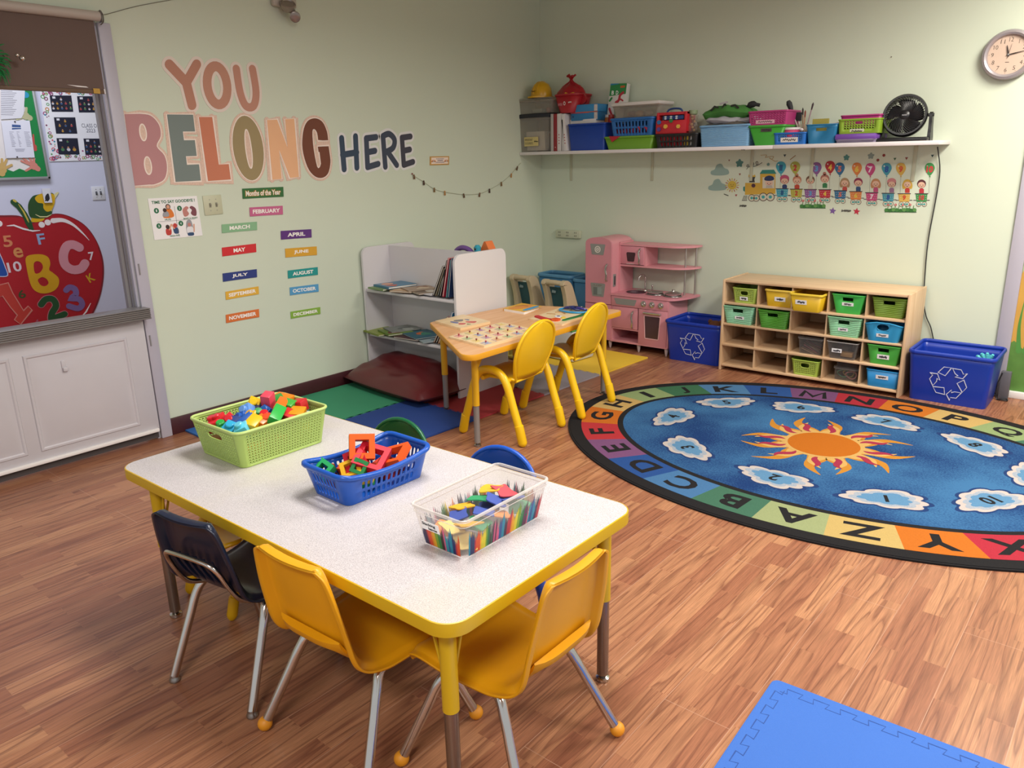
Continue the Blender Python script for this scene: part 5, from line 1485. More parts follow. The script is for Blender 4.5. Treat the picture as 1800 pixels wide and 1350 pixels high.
for sd in range(4):
    n = 26 if sd % 2 == 0 else 54
    for k in range(n):
        f = (k + .5) / n - .5; hgt = .016 + .026 * abs(math.sin(k * .55 + sd)) + .020 * rnd.random()
        w_ = (.146 if sd % 2 == 0 else .30) / n * .55
        def P_(a, z):
            t = z / .110; hx = (.150 + .040 * t) / 2 + .0006; hy = (.306 + .040 * t) / 2 + .0006
            if sd == 0: return (a * (.150 - .028 + .03 * t) , -hy, z)
            if sd == 1: return (hx, a * (.306 - .028 + .03 * t), z)
            if sd == 2: return (-a * (.150 - .028 + .03 * t), hy, z)
            return (-hx, -a * (.306 - .028 + .03 * t), z)
        dw = w_ / (.15 if sd % 2 == 0 else .306) * 1.1
        mi = int(k * (16 / n * (1.3 if sd % 2 == 0 else 2.2)) + rnd.random() * 1.5) % 16
        q = [P_(f - dw, .002), P_(f + dw, .002), P_(f + dw, hgt), P_(f, hgt + .022), P_(f - dw, hgt)]
        mb.add(q, [(0, 1, 2, 3, 4)], mi)
mb.build('pencil_print', [M(h, rough=.4, var=.15, scale=80) for h in pcols], o)
mb = MB()
F = frame((-.055, -.1685, .052), (.062, 0, 0), (0, -.005, .026))
mb.slab([(0, 0), (1, 0), (1, 1), (0, 1)], .0, .0006, 0, F @ Matrix.Diagonal((1, 1, 1, 1))); put_text(mb, 'Stacking', .75, .42, F @ T(.42, .66, .0011), 1, .03); put_text(mb, 'leaves', .5, .3, F @ T(.62, .26, .0011), 1, .03)
mb.build('name_label', [PAPER, M('17171c', rough=.6)], o)
rnd = random.Random(12)
fl = ('golden yellow', 'deep blue', 'green', 'orange', 'pale yellow', 'red')
fc = ('dba41e', '3a4f9c', '1f8a56', 'd9812a', 'dcc36a', 'b8414c')
spots = [(-.045, .085, .082, 0), (-.005, .10, .078, 5), (-.03, .03, .076, 2), (.01, .045, .075, 1), (-.045, -.03, .070, 0), (.02, -.02, .068, 1), (-.02, -.075, .066, 1), (.03, -.09, .062, 0), (.0, -.115, .055, 4), (.03, .09, .07, 1), (.045, .02, .05, 3), (.03, -.05, .045, 2), (-.03, -.11, .04, 3), (.045, .10, .04, 2), (.04, -.115, .022, 4), (-.03, .06, .03, 1)]
wh = ('at the far end on top', 'near the far end', 'at the left middle', 'in the centre', 'left of the blue ones', 'right of the centre', 'towards the near end', 'behind the name label corner', 'against the near wall', 'under the red one', 'against the right wall halfway', 'deeper at the right wall', 'deep behind the name label', 'deep at the far right corner', 'flat at the bottom near corner', 'deep at the far left')
for k, (x, y, z, ci_) in enumerate(spots):
    pts = []; n = 9
    for i in range(n):
        a = 2 * PI * i / n; r = (.030 if i % 2 else .022) * (1 + .3 * rnd.random()) ; pts.append((r * math.cos(a) * 1.2, r * math.sin(a)))
    mb = MB(); mb.slab(sm2(pts, 3, True), -.0015, .0015)
    tag(mb.build('foam_leaf', M(fc[ci_], rough=.7, var=.05), loc=(3.029 + x, -4.200 + y, TZ + .006 + z * .85), rot=(rnd.uniform(-.4, .4), rnd.uniform(-.4, .4), rnd.uniform(0, 6))), '%s foam leaf in the clear tub, %s' % (fl[ci_], wh[k]), 'foam leaf', 'foam leaves in the clear tub')
# ------------------------------------------------------------------ white two-sided bookcase
BX0, BX1, BYF, BYB, BH = .022, .925, -2.095, -1.60, .945
BWH = M('d3d0d2', rough=.5, var=.03, scale=3)
o = thing('bookcase', 'white two-sided bookcase with rounded end panels against the left wall', 'bookcase', ((BX0 + BX1) / 2, (BYF + BYB) / 2, .0115))
for x in (BX0 + .009, BX1 - .009):
    mb = MB()
    q = [(p[0], p[1]) for p in rrect(BYB - BYF, BH, .055, 6, ((BYF + BYB) / 2, BH / 2)) if True]
    q = [p for p in q if p[1] > .06] ; q = [(BYB, 0)] + q + [(BYF, 0)]
    mb.slab(q, -.009, .009, 0, FX(x))
    mb.build('end_panel', BWH, o, world=True)
YD = -1.845
mb = MB(); mb.box(((BX0 + BX1) / 2, YD, .5 * BH + .01), (BX1 - BX0 - .036, .012, BH - .035)); mb.build('centre_panel', BWH, o, world=True)
SHZ = (.055, .338, .655)
for z in SHZ:
    mb = MB(); mb.box(((BX0 + BX1) / 2, (BYF + .012 + YD) / 2, z - .009), (BX1 - BX0 - .036, YD - BYF - .012, .018), bev=.002); mb.build('shelf', BWH, o, world=True)
    mb = MB(); mb.box(((BX0 + BX1) / 2, (BYB - .012 + YD) / 2, z + .05), (BX1 - BX0 - .036, BYB - YD - .012, .018), bev=.002); mb.build('shelf', BWH, o, world=True)


def book(lab, c, dims, rot, col, page='e2dccf', group=None, pic=None, Mx=None):
    """closed book lying flat in its own frame: x width, y height (spine at -x), z thickness"""
    w_, d_, t_ = dims
    root = thing('picture_book', lab, 'book', c, rot=rot, group=group)
    mb_ = MB(); mb_.box((0, 0, t_ - .001), (w_, d_, .002)); mb_.box((0, 0, .001), (w_, d_, .002)); mb_.box((-w_ / 2 + .001, 0, t_ / 2), (.002, d_, t_))
    mats_ = [M(col, rough=.4, var=.12, scale=14)]
    if pic:
        rr = random.Random(hash(lab) % 1000 if False else len(lab) * 7)
        for k, h in enumerate(pic):
            cx, cy = rr.uniform(-.25, .25) * w_, rr.uniform(-.25, .25) * d_
            mb_.slab(sm2([(cx + rr.uniform(.12, .3) * w_ * math.cos(a), cy + rr.uniform(.12, .3) * d_ * math.sin(a)) for a in lines(6, 0, 5.2)], 3, True), t_, t_ + .0004 + .0002 * k, k + 1); mats_.append(M(h, rough=.45, var=.2, scale=40))
    mb_.build('cover', mats_, root)
    mb_ = MB(); mb_.box((.001, 0, t_ / 2), (w_ - .006, d_ - .006, max(.001, t_ - .004))); mb_.build('pages', M(page, rough=.8), root)
    return root


D2R = math.radians
ZO = .0115
G1, G2 = 'books lying on the bookcase', 'books leaning on the bookcase'
zs = .655 + ZO + .0005
book('green-edged book under the blue book, left on the upper bookcase shelf', (.19, -2.00, zs), (.24, .17, .012), (0, 0, D2R(86)), '7e9a66', group=G1)
book('blue picture book with red cover art, on top of the left upper-shelf pile', (.225, -1.975, zs + .0125), (.23, .20, .014), (0, 0, D2R(80)), '4a7d9c', group=G1, pic=('b5604a', 'd09a80'))
book('tan picture book lying flat beside the blue-topped pile on the upper shelf', (.385, -2.00, zs), (.17, .21, .010), (0, 0, D2R(15)), 'b99a78', group=G1, pic=('a86a4a', '4a4a44'))
book('dark-edged booklet lying over the tan book on the upper shelf', (.45, -1.965, zs + .0105), (.17, .20, .006), (0, 0, D2R(-25)), 'a08a74', group=G1, pic=('8a6048', 'c9b89c'))
book('brown photo book lying near the middle of the upper shelf', (.545, -1.985, zs), (.18, .19, .009), (0, 0, D2R(-20)), '8d7a66', group=G1, pic=('b08a5a', '6a5a4c', 'c9c4b8'))
book('white booklet lying at the shelf edge before the leaning books', (.625, -2.01, zs), (.14, .13, .005), (0, 0, D2R(-8)), 'd6d5da', group=G1)
def lean(lab, x, y, z, h, d_, t_, ang, col, pic=None, spine=None):
    # a book standing on its edge and leaning toward +x
    return book(lab, (x, y, z), (h, d_, t_), (0, -D2R(ang), 0), col, group=G2, pic=pic)
def standing(lab, xb, z, h, d_, t_, ang, col, pic=None, y0=None):
    h *= .87; a = D2R(ang)
    # bottom edge at xb; centre of the lying frame is half a height up the slope
    cx = xb + h / 2 * math.cos(a); cz = z + h / 2 * math.sin(a) + .001
    return book(lab, (cx, (y0 if y0 else -2.078 + d_ / 2), cz), (h, d_, t_), (0, -a, 0), col, group=G2, pic=pic)
for k, (lab, xb, h, d_, t_, ang, col, pic) in enumerate((
        ('dark grey book leaning furthest from the end panel on the upper shelf', .706, .255, .20, .012, 62, '4c4746', None),
        ('olive brown thin book leaning second in the upper shelf row', .728, .235, .19, .008, 64, '6d5f44', None),
        ('black and white patterned book leaning third in the upper row', .748, .225, .18, .009, 66, '2f3330', ('8a8f8a',)),
        ('black spiral-bound book leaning before the red book', .770, .285, .20, .010, 72, '1f1c20', None),
        ('red book with spiral edge leaning in the upper row', .797, .300, .20, .012, 75, 'a5213a', None),
        ('teal picture book standing almost upright by the end panel, upper shelf', .826, .285, .21, .008, 78, '3f7f8c', ('2f5560', '86a0a0')),
        ('navy book standing last by the end panel on the upper shelf', .846, .295, .19, .010, 80, '26375e', None))):
    standing(lab, xb, zs, h, d_, t_, ang, col, pic)
zs = .338 + ZO + .0005
book('lime green book sticking out over the left end of the lower shelf', (.135, -2.035, zs), (.20, .22, .010), (0, 0, D2R(78)), '8a9a3c', group=G1, pic=('b0a85a', 'a0703c'))
book('green book under the grey booklet at the left of the lower shelf', (.25, -2.02, zs + .0106), (.19, .20, .010), (0, 0, D2R(70)), '6f8a3a', group=G1, pic=('7c2f34',))
book('grey line-drawing booklet on top of the lower shelf pile', (.245, -1.955, zs + .0210), (.22, .18, .006), (0, 0, D2R(68)), '8a8f8a', group=G1, pic=('6a6f6a', 'a5aaa2'))
book('dark red book under the teal fish book on the lower shelf', (.44, -2.03, zs), (.22, .17, .010), (0, 0, D2R(5)), '4a2a30', group=G1)
book('teal picture book with an orange fish lying on the lower shelf', (.47, -1.98, zs + .0108), (.24, .20, .008), (0, 0, D2R(-18)), '1f5f72', group=G1, pic=('c8622c', '2f7f6a'))
book('pale blue booklet lying on the lower shelf before the leaning row', (.60, -2.02, zs), (.16, .16, .006), (0, 0, D2R(-25)), '9fb0b5', group=G1, pic=('5c7a86',))
for k, (lab, xb, h, d_, t_, ang, col, pic) in enumerate((
        ('brown book leaning first in the lower shelf row', .690, .215, .19, .010, 58, '7a5238', None),
        ('dark book leaning second in the lower shelf row', .712, .225, .18, .010, 60, '2a2828', None),
        ('orange-brown book leaning third in the lower shelf row', .735, .235, .19, .011, 64, 'a8702f', None),
        ('maroon dotted book leaning in the middle of the lower shelf row', .762, .245, .19, .010, 67, '7a2f44', None),
        ('pale lilac thin book leaning in the lower shelf row', .784, .250, .18, .006, 70, 'b5b0c0', None),
        ('bright blue book leaning near the end panel, lower shelf', .806, .265, .19, .014, 73, '2a6f9c', None),
        ('white thin book standing last by the end panel, lower shelf', .840, .215, .18, .006, 78, 'dcdcde', None))):
    standing(lab, xb, zs, h, d_, t_, ang, col, pic)
# toys on the far side, showing over the centre panel
zf = .655 + .05 + .009 + ZO + .0005
mb = MB(); mb.lathe([(.0, .0), (.05, 0), (.055, .01), (.052, .02), (.0, .02)], 20); 
o = thing('purple_hoop_toy', 'purple rounded toy sticking up behind the bookcase centre panel', 'toy', (.735, -1.80, zf))
mb = MB(); mb.tube([(-.10, 0, .0), (-.102, 0, .11), (-.085, 0, .185), (-.04, 0, .222), (.02, 0, .224), (.07, 0, .195), (.098, 0, .12), (.10, 0, .0)], .017, 12, k=5); mb.build('hoop', M('6a4a8a', rough=.4), o)
mb = MB(); mb.box((0, 0, .008), (.22, .05, .016), bev=.005); mb.build('base', M('6a4a8a', rough=.4), o)
o = thing('teal_toy', 'small teal toy top showing between the purple and orange toys', 'toy', (.845, -1.79, zf))
mb = MB(); mb.lathe([(.03, 0), (.03, .18), (.022, .20), (.024, .235), (.012, .25), (0, .25)], 16); mb.build('body', M('2a8ca0', rough=.4), o)
mb = MB(); mb.ball((.0, -.02, .225), .008); mb.build('button', BLACK, o)
o = thing('orange_toy', 'orange peaked toy roof showing above the bookcase end panel', 'toy', (.86, -1.70, zf))
mb = MB(); mb.box((0, 0, .1), (.07, .05, .2), bev=.004); mb.build('body', M('c9763c', rough=.5), o)
mb = MB(); mb.slab([(-.045, .2), (.045, .2), (.006, .268), (-.006, .268)], -.035, .035, 0, FY(0)); mb.build('roof', M('d2703a', rough=.5), o)
p = onX(893.5, 477.5, .90)
o = thing('red_knob_toy', 'red bead poking out past the far edge of the white end panel', 'toy', (.86, -1.625, zf))
mb = MB(); mb.cyl((0, .0, .0), (0, .0, .085), .006); mb.cyl((0, 0, .083), (0, .05, .09), .005); mb.build('stick', BIRCH, o)
mb = MB(); mb.ball((.0, .062, .09), .016); mb.build('bead', M('c4303a', rough=.4), o)

# maroon floor cushion lying across the bottom of the bookcase
o = thing('floor_cushion', 'big maroon vinyl floor cushion sagging in front of the bookcase', 'cushion', (.47, -2.16, .0115))
mb = MB(); nx, ny = 34, 18
L_, Wd = .90, .46
def cush(u, v, sgn):
    e = (1 - abs(u) ** 4.5) ** .55 * (1 - abs(v) ** 4.0) ** .55 if abs(u) < 1 and abs(v) < 1 else 0
    wr = .006 * math.sin(9 * u + 3 * math.sin(4 * v)) * e + .004 * math.sin(17 * v + 5 * u) * e
    x = u * L_ / 2 * (1 - .05 * (v * v)); y = v * Wd / 2 * (1 - .07 * u * u)
    tilt = .045 + .055 * v - .0 * u
    if sgn > 0: z = .055 + e * .085 + wr + max(0, tilt) * 1.0 * e
    else: z = .055 - e * .053
    return (x, y, z)
for sgn in (1, -1):
    vs = [cush(2 * i / nx - 1, 2 * j / ny - 1, sgn) for j in range(ny + 1) for i in range(nx + 1)]
    fs = []
    for j in range(ny):
        for i in range(nx):
            a = j * (nx + 1) + i; q = (a, a + 1, a + nx + 2, a + nx + 1); fs.append(q if sgn > 0 else q[::-1])
    mb.add(vs, fs)
mb.build('vinyl_cover', M('5d1a1f', rough=.34, var=.06, scale=6), o, rot=(0, 0, math.radians(-6)), sharp=80)
mb = MB(); seam = [cush(2 * i / nx - 1, -1, 1) for i in range(nx + 1)] + [cush(1, 2 * j / ny - 1, 1) for j in range(1, ny + 1)] + [cush(1 - 2 * i / nx, 1, 1) for i in range(1, nx + 1)] + [cush(-1, 1 - 2 * j / ny, 1) for j in range(1, ny)]
mb.tube(seam, .0045, 6, closed=True); mb.build('piping', M('3f1015', rough=.4), o, rot=(0, 0, math.radians(-6)))

# ------------------------------------------------------------------ back corner: two molded chairs and blue tubs
BEI = M('c5b596', rough=.5, var=.05, scale=5)
def molded_chair(lab, x0, x1, y, ztop):
    y -= .05; x0 += .02; x1 -= .03; root = thing('molded_chair', lab, 'chair', ((x0 + x1) / 2, y + .12, 0))
    pts = [(0, 0), (.015, .20), (.005, .38), (-.03, .50), (-.045, ztop - .03), (-.03, ztop), (.02, ztop + .004), (.075, ztop - .035), (.12, .42), (.19, .25), (.25, 0), (.20, 0), (.14, .10), (.06, .10), (.05, 0)]
    q = sm2(pts[:11], 3) + pts[11:]
    for xx in (x0 + .020, x1 - .020):
        mb_ = MB(); mb_.slab([(y + a, b_) for a, b_ in q], -.020, .020, 0, FX(xx)); ob_ = mb_.build('side_panel', BEI, root, world=True)
        bv = ob_.modifiers.new('round', 'BEVEL'); bv.width = .010; bv.segments = 2; bv.limit_method = 'ANGLE'; bv.angle_limit = math.radians(50)
    mb_ = MB(); mb_.tube([(x0 + .02, y - .012, ztop - .020), ((x0 + x1) / 2, y - .018, ztop - .014), (x1 - .02, y - .012, ztop - .020)], .024, 14, k=5, flat=.9); mb_.build('top_bar', BEI, root, world=True)
    mb_ = MB(); mb_.ring_loft([[(x0 + .04, y + a, z), (x1 - .04, y + a, z), (x1 - .04, y + a + .018, z), (x0 + .04, y + a + .018, z)] for a, z in ((.02, ztop - .06), (.045, .42), (.075, .30), (.09, .24))]); mb_.build('back_panel', M('2f5f6c', rough=.5), root, world=True)
    mb_ = MB(); mb_.box(((x0 + x1) / 2, y + .15, .235), (x1 - x0 - .08, .17, .03), bev=.008); mb_.build('seat', M('2f5f6c', rough=.5), root, world=True)
    mb_ = MB(); mb_.slab([(-.02, -.012), (.02, -.012), (.024, .006), (-.014, .012)], 0, .0008, 0, FY(y + .0195) @ T((x0 + x1) / 2 - .03, ztop - .095, .002)); mb_.build('sticker', M('8aa0a4', rough=.6), root, world=True)
    return root


molded_chair('beige and teal molded chair in the back corner nearest the left wall', .035, .305, -.44, .560)
molded_chair('beige and teal molded chair in the back corner, next to the pink kitchen', .375, .655, -.44, .545)
def big_tub(lab, x0, x1, y0, y1, h, name='storage_tub'):
    root = thing(name, lab, 'tub', ((x0 + x1) / 2, (y0 + y1) / 2, 0))
    mb_ = MB(); tp_ = tub_body(mb_, (x1 - x0) * .82, (y1 - y0) * .82, x1 - x0, y1 - y0, h, .03, .04); mb_.build('body', M('3f78a0', rough=.45), root, solid=.004)
    mb_ = MB(); tub_rim(mb_, tp_, .011, flat=1.4); mb_.build('rim', M('5a93ba', rough=.4), root)


big_tub('large blue open tub in the back corner behind the molded chairs', .13, .495, -.245, -.025, .535)
big_tub('second blue open tub squeezed beside the pink kitchen', .505, .683, -.245, -.025, .515)
# white toy keyboard on the floor behind the trapezoid table
o = thing('toy_keyboard', 'white toy keyboard box with a green end, behind the trapezoid table', 'toy', (.80, -.78, .012), math.radians(-6))
mb = MB(); mb.box((0, 0, .12), (.42, .26, .24), bev=.02); mb.build('body', M('c9c8c4', rough=.5), o)
mb = MB(); mb.box((.17, 0, .245), (.075, .255, .018), bev=.006); mb.build('green_end', M('4f9a4a', rough=.5), o)
mb = MB(); mb.box((-.04, .0, .2425), (.33, .24, .008), bev=.003)
for i in range(7):
    for j in range(4): mb.box((-.17 + .043 * i, -.08 + .052 * j, .249), (.034, .040, .008), 1, bev=.002)
mb.build('keys', [M('d8d6d2', rough=.5), M('bdbcba', rough=.5)], o)
o = thing('yellow_screen', 'pale yellow upright panel toy behind the bookcase end', 'toy', (.60, -1.02, .012))
mb = MB(); mb.box((0, 0, .19), (.30, .03, .38), bev=.008); mb.build('panel', M('cdbf6a', rough=.5), o)
mb = MB(); mb.box((0, 0, .01), (.24, .14, .02), bev=.005); mb.build('foot', M('b8a84c', rough=.5), o)
# ------------------------------------------------------------------ pink play kitchen
PK = M('d6939b', rough=.45, var=.04, scale=4)
PK2 = M('cf8a95', rough=.45, var=.04, scale=4)
SIL = M('9a9a98', rough=.35, metal=.3)
SLV = M('c2bfbb', rough=.25, metal=.85)
DKP = M('4a3238', rough=.25)
o = thing('play_kitchen', 'pink wooden play kitchen with fridge, oven, sink and hob', 'play kitchen', (1.12, -.18, 0))
FY0, FYB = -.332, -.02
def kbox(name, x0, x1, y0, y1, z0, z1, mat=PK, bev=.003, parent=o, lab=None):
    mb_ = MB(); mb_.box(((x0 + x1) / 2, (y0 + y1) / 2, (z0 + z1) / 2), (x1 - x0, y1 - y0, z1 - z0), bev=bev)
    return mb_.build(name, mat, parent, world=(parent is o), label=lab) if parent is o else mb_.build(name, mat, parent, rel=None)
def sub(mb_, name, mat, parent):   # sub-part in world coordinates under a part of the kitchen
    ob_ = mb_.build(name, mat); 
    ob_.parent = parent; ob_.location = (-o.location.x, -o.location.y, -o.location.z)
    return ob_
# fridge
def arch(x0, x1, z0, zs, zt, n=14):
    cx = (x0 + x1) / 2; hw = (x1 - x0) / 2
    return [(x0, z0), (x1, z0), (x1, zs)] + [(cx + hw * math.cos(a), zs + (zt - zs) * math.sin(a) ** .8) for a in lines(n, 0, PI)[1:-1]] + [(x0, zs)]
mb = MB(); mb.slab(arch(.700, .950, .065, .840, .893), 0, .296, 0, frame((0, FYB, 0), (1, 0, 0), (0, 0, 1))); body = mb.build('fridge_body', PK, o, world=True)
mb = MB(); mb.slab(arch(.702, .949, .365, .842, .895), .0, .016, 0, FY(FY0 + .016)); fd = mb.build('fridge_door', PK2, o, world=True)
mb = MB(); mb.slab([(.702, .068), (.949, .068), (.949, .358), (.702, .358)], 0, .016, 0, FY(FY0 + .016)); fz = mb.build('freezer_door', PK2, o, world=True)
mb = MB(); mb.slab(round_poly([(.765, .757), (.875, .757), (.892, .842), (.748, .842)], .006), 0, .002, 0, FY(FY0)); mb.slab(disc(.027, 22, (.820, .800)), .002, .004, 1, FY(FY0), holes=[disc(.020, 18, (.820, .800))]); mb.slab(disc(.013, 16, (.820, .800)), .002, .004, 1, FY(FY0), holes=[disc(.006, 12, (.820, .800))])
sub(mb, 'clock_panel', [SIL, M('e4dcd4')], fd)
mb = MB(); mb.slab(round_poly([(.772, .420), (.880, .420), (.896, .528), (.752, .528)], .008), 0, .002, 0, FY(FY0)); mb.slab([(.782, .432), (.862, .432), (.862, .495), (.782, .495)], .002, .0028, 1, FY(FY0)); mb.slab([(.82, .436), (.862, .436), (.862, .495), (.82, .495)], .0028, .0032, 2, FY(FY0))
for k in range(4): mb.slab(disc(.005, 10, (.79 + .022 * k, .512)), .002, .005, 3, FY(FY0))
sub(mb, 'ice_dispenser', [SIL, M('6d7472', rough=.2), M('8f9a98', rough=.2), SLV], fd)
def handle(x, z0, z1, y=FY0): 
    m_ = MB(); m_.tube([(x - .001, y, z0), (x - .002, y - .016, z0 + .012), (x + .004, y - .022, (z0 + z1) / 2 - .02), (x - .004, y - .022, (z0 + z1) / 2 + .02), (x, y - .016, z1 - .012), (x, y, z1)], .0075, 8, k=4, flat=.8)
    return m_
sub(handle(.912, .552, .688), 'handle', SLV, fd)
m_ = MB(); m_.tube([(.80, FY0, .145), (.805, FY0 - .016, .146), (.87, FY0 - .016, .150), (.875, FY0, .150)], .006, 8, k=3); sub(m_, 'handle', SLV, fz)
m_ = MB(); m_.box((.9515, -.285, .555), (.004, .04, .10), bev=.0015); m_.box((.955, -.285, .555), (.006, .018, .07), 1, bev=.002); sub(m_, 'phone_hook', [SIL, M('4d4a4c', rough=.4)], body)
# upper unit
def round_shelf(name, z, t, yf, x0=.952, x1=1.575):
    pts = [(x0, FYB), (x0, yf)] + [(x1 - .20 + .20 * math.sin(a), FYB - .02 + (yf - FYB + .02) * math.cos(a)) for a in lines(10, 0, PI / 2)] + [(x1, FYB)]
    m_ = MB(); m_.slab(pts[::-1], z - t, z); return m_.build(name, PK, o, world=True)
round_shelf('top_shelf', .843, .014, -.222); round_shelf('middle_shelf', .678, .014, -.218)
m_ = MB(); m_.box((.957, -.12, .655), (.012, .20, .40)); m_.box((1.183, -.115, .753), (.012, .195, .15)); m_.box((1.07, -.025, .753), (.22, .01, .15)); m_.build('upper_sides', PK, o, world=True)
m_ = MB(); m_.box((1.068, -.212, .754), (.218, .014, .143), bev=.002); md = m_.build('microwave_door', PK2, o, world=True)
m_ = MB(); m_.slab(round_poly([(1.030, .705), (1.090, .705), (1.102, .778), (1.018, .778)], .010), 0, .002, 0, FY(-.2195)); m_.slab([(1.02, .685), (1.09, .685), (1.09, .690), (1.02, .690)], 0, .0015, 1, FY(-.2195)); sub(m_, 'microwave_window', [DKP, M('d8c0c0')], md)
sub(handle(1.145, .688, .810, -.2195), 'handle', SLV, md)
for (x, y) in ((1.490, -.12), (1.545, -.055)):
    m_ = MB(); m_.cyl((x, y, .455), (x, y, .83), .0075, n=12); m_.build('post', M('b5b0ab', rough=.3, metal=.7), o, world=True)
# lower unit
m_ = MB()
m_.box((1.465, -.18, .255), (.014, .29, .38)); m_.box((1.212, -.18, .255), (.012, .29, .38)); m_.box((1.21, -.026, .255), (.52, .012, .38)); m_.box((1.21, -.18, .070), (.52, .30, .014)); m_.box((1.085, -.18, .176), (.25, .29, .010)); m_.box((.957, -.18, .255), (.012, .29, .38))
m_.build('base_unit', PK, o, world=True)
pts = [(.952, FYB), (.952, FY0 - .006)] + [(1.575 - .12 + .12 * math.sin(a), FYB - .03 + (FY0 - .006 - FYB + .03) * math.cos(a)) for a in lines(10, 0, PI / 2)] + [(1.575, FYB)]
m_ = MB(); m_.slab(pts[::-1], .443, .459, holes=[disc(.078, 24, (1.105, -.20), .062)]); m_.build('worktop', PK2, o, world=True)
m_ = MB(); m_.box((1.21, FY0 + .008, .400), (.512, .016, .080), bev=.002); cpn = m_.build('control_panel', PK2, o, world=True)
m_ = MB(); m_.slab(round_poly([(1.003, .375), (1.170, .375), (1.190, .423), (.980, .423)], .005), 0, .002, 0, FY(FY0)); sub(m_, 'display', SIL, cpn)
for x in (1.253, 1.328, 1.405):
    m_ = MB(); m_.lathe([(0, 0), (.024, 0), (.023, .006), (.015, .008), (.013, .020), (0, .021)], 20, Mx=frame((x, FY0, .400), (1, 0, 0), (0, 0, 1)))
    m_.box((0, 0, .02), (.005, .024, .012), 0, frame((x, FY0, .400), (.7, 0, .7), (-.7, 0, .7)), bev=.001); sub(m_, 'knob', SLV, cpn)
m_ = MB(); m_.box((1.083, FY0 + .008, .270), (.232, .016, .172), bev=.002); cd = m_.build('cupboard_door', PK2, o, world=True); sub(handle(1.160, .195, .330), 'handle', SLV, cd)
m_ = MB(); m_.box((1.334, FY0 + .008, .215), (.250, .016, .285), bev=.002); od = m_.build('oven_door', PK2, o, world=True)
m_ = MB(); q = round_poly([(1.272, .128), (1.392, .128), (1.405, .312), (1.262, .312)], .010); m_.slab(q, 0, .002, 0, FY(FY0)); m_.stroke(q, .008, 0, .004, 1, FY(FY0), closed=True); sub(m_, 'oven_window', [DKP, M('dcaab0', rough=.4)], od)
m_ = MB(); m_.tube([(1.268, FY0, .330), (1.272, FY0 - .014, .332), (1.395, FY0 - .014, .332), (1.400, FY0, .330)], .0085, 8, k=4); sub(m_, 'handle', SLV, od)
for x, y in ((.72, -.30), (.93, -.30), (1.45, -.305), (1.45, -.06), (.72, -.06), (1.2, -.30)):
    m_ = MB(); m_.lathe([(.006, 0), (.010, .012), (.016, .05), (.016, .066)], 12, Mx=T(x, y, 0)); m_.build('leg', M('cbb9b6', rough=.4), o, world=True)
# sink, taps, hob, pan
m_ = MB(); m_.lathe([(1.0, .0), (1.06, .003), (1.06, .006), (.98, .004), (.85, -.045), (0, -.05)], 26, Mx=T(1.105, -.20, .459) @ Matrix.Diagonal((.078, .062, 1, 1)), cap0=False, cap1=False); m_.build('sink', M('5a4048', rough=.3, metal=.3), o, world=True)
m_ = MB(); m_.tube([(1.135, -.11, .459), (1.135, -.11, .56), (1.132, -.125, .588), (1.125, -.15, .595), (1.115, -.172, .58), (1.112, -.178, .555)], .0065, 10, k=5); m_.lathe([(.018, 0), (.015, .012), (.008, .018)], 14, Mx=T(1.135, -.11, .459)); tp_ = m_.build('tap', SLV, o, world=True)
m_ = MB(); m_.cyl((1.195, -.10, .459), (1.195, -.10, .495), .006); m_.ball((1.195, -.10, .505), .010); m_.box((1.13, -.10, .4615), (.17, .05, .005), bev=.002); m_.build('tap_lever', SLV, o, world=True)
for x, y in ((1.285, -.21), (1.440, -.215)):
    m_ = MB()
    for r in (.070, .048): m_.tube([(x + r * math.cos(a), y + r * .8 * math.sin(a), .463) for a in lines(25, 0, 2 * PI * 25 / 26)], .005, 8, closed=True)
    m_.slab(disc(.07, 24, (x, y), .056), .459, .461); m_.build('burner', M('8b8886', rough=.3, metal=.7), o, world=True)
mb = MB(); mb.lathe([(0, 0), (.055, 0), (.062, .008), (.064, .016), (.060, .018), (.03, .028), (.012, .030), (.010, .036), (.014, .044), (0, .046)], 24)
ob = mb.build('toy_pan', SLV, loc=(1.445, -.215, .4685)); tag(ob, 'small silver toy pan with lid on the hob farther right', 'toy pan')
mb = MB(); mb.lathe([(0, 0), (.05, 0), (.060, .006), (.062, .012), (.048, .010), (.02, .005), (0, .004)], 24)
tag(mb.build('toy_plate', SLV, loc=(1.285, -.21, .4685)), 'shallow silver toy dish on the hob beside the sink', 'toy dish')
# outlet box on the wall above
o = thing('outlet_strip', 'painted-over outlet box on the back wall left of the play kitchen', 'outlet', (.302, -.012, .872))
mb = MB(); mb.box((.302, -.014, .872), (.258, .028, .066), bev=.004); mb.build('cover', M('c2c6ae', rough=.5), o, world=True)
for k in range(3):
    mb = MB(); x = .215 + .085 * k
    for dz_ in (-.012, .014):
        for dx in (-.008, .008): mb.box((x + dx, -.0285, .872 + dz_), (.004, .002, .012))
    mb.build('socket', M('3b3a34'), o, world=True)
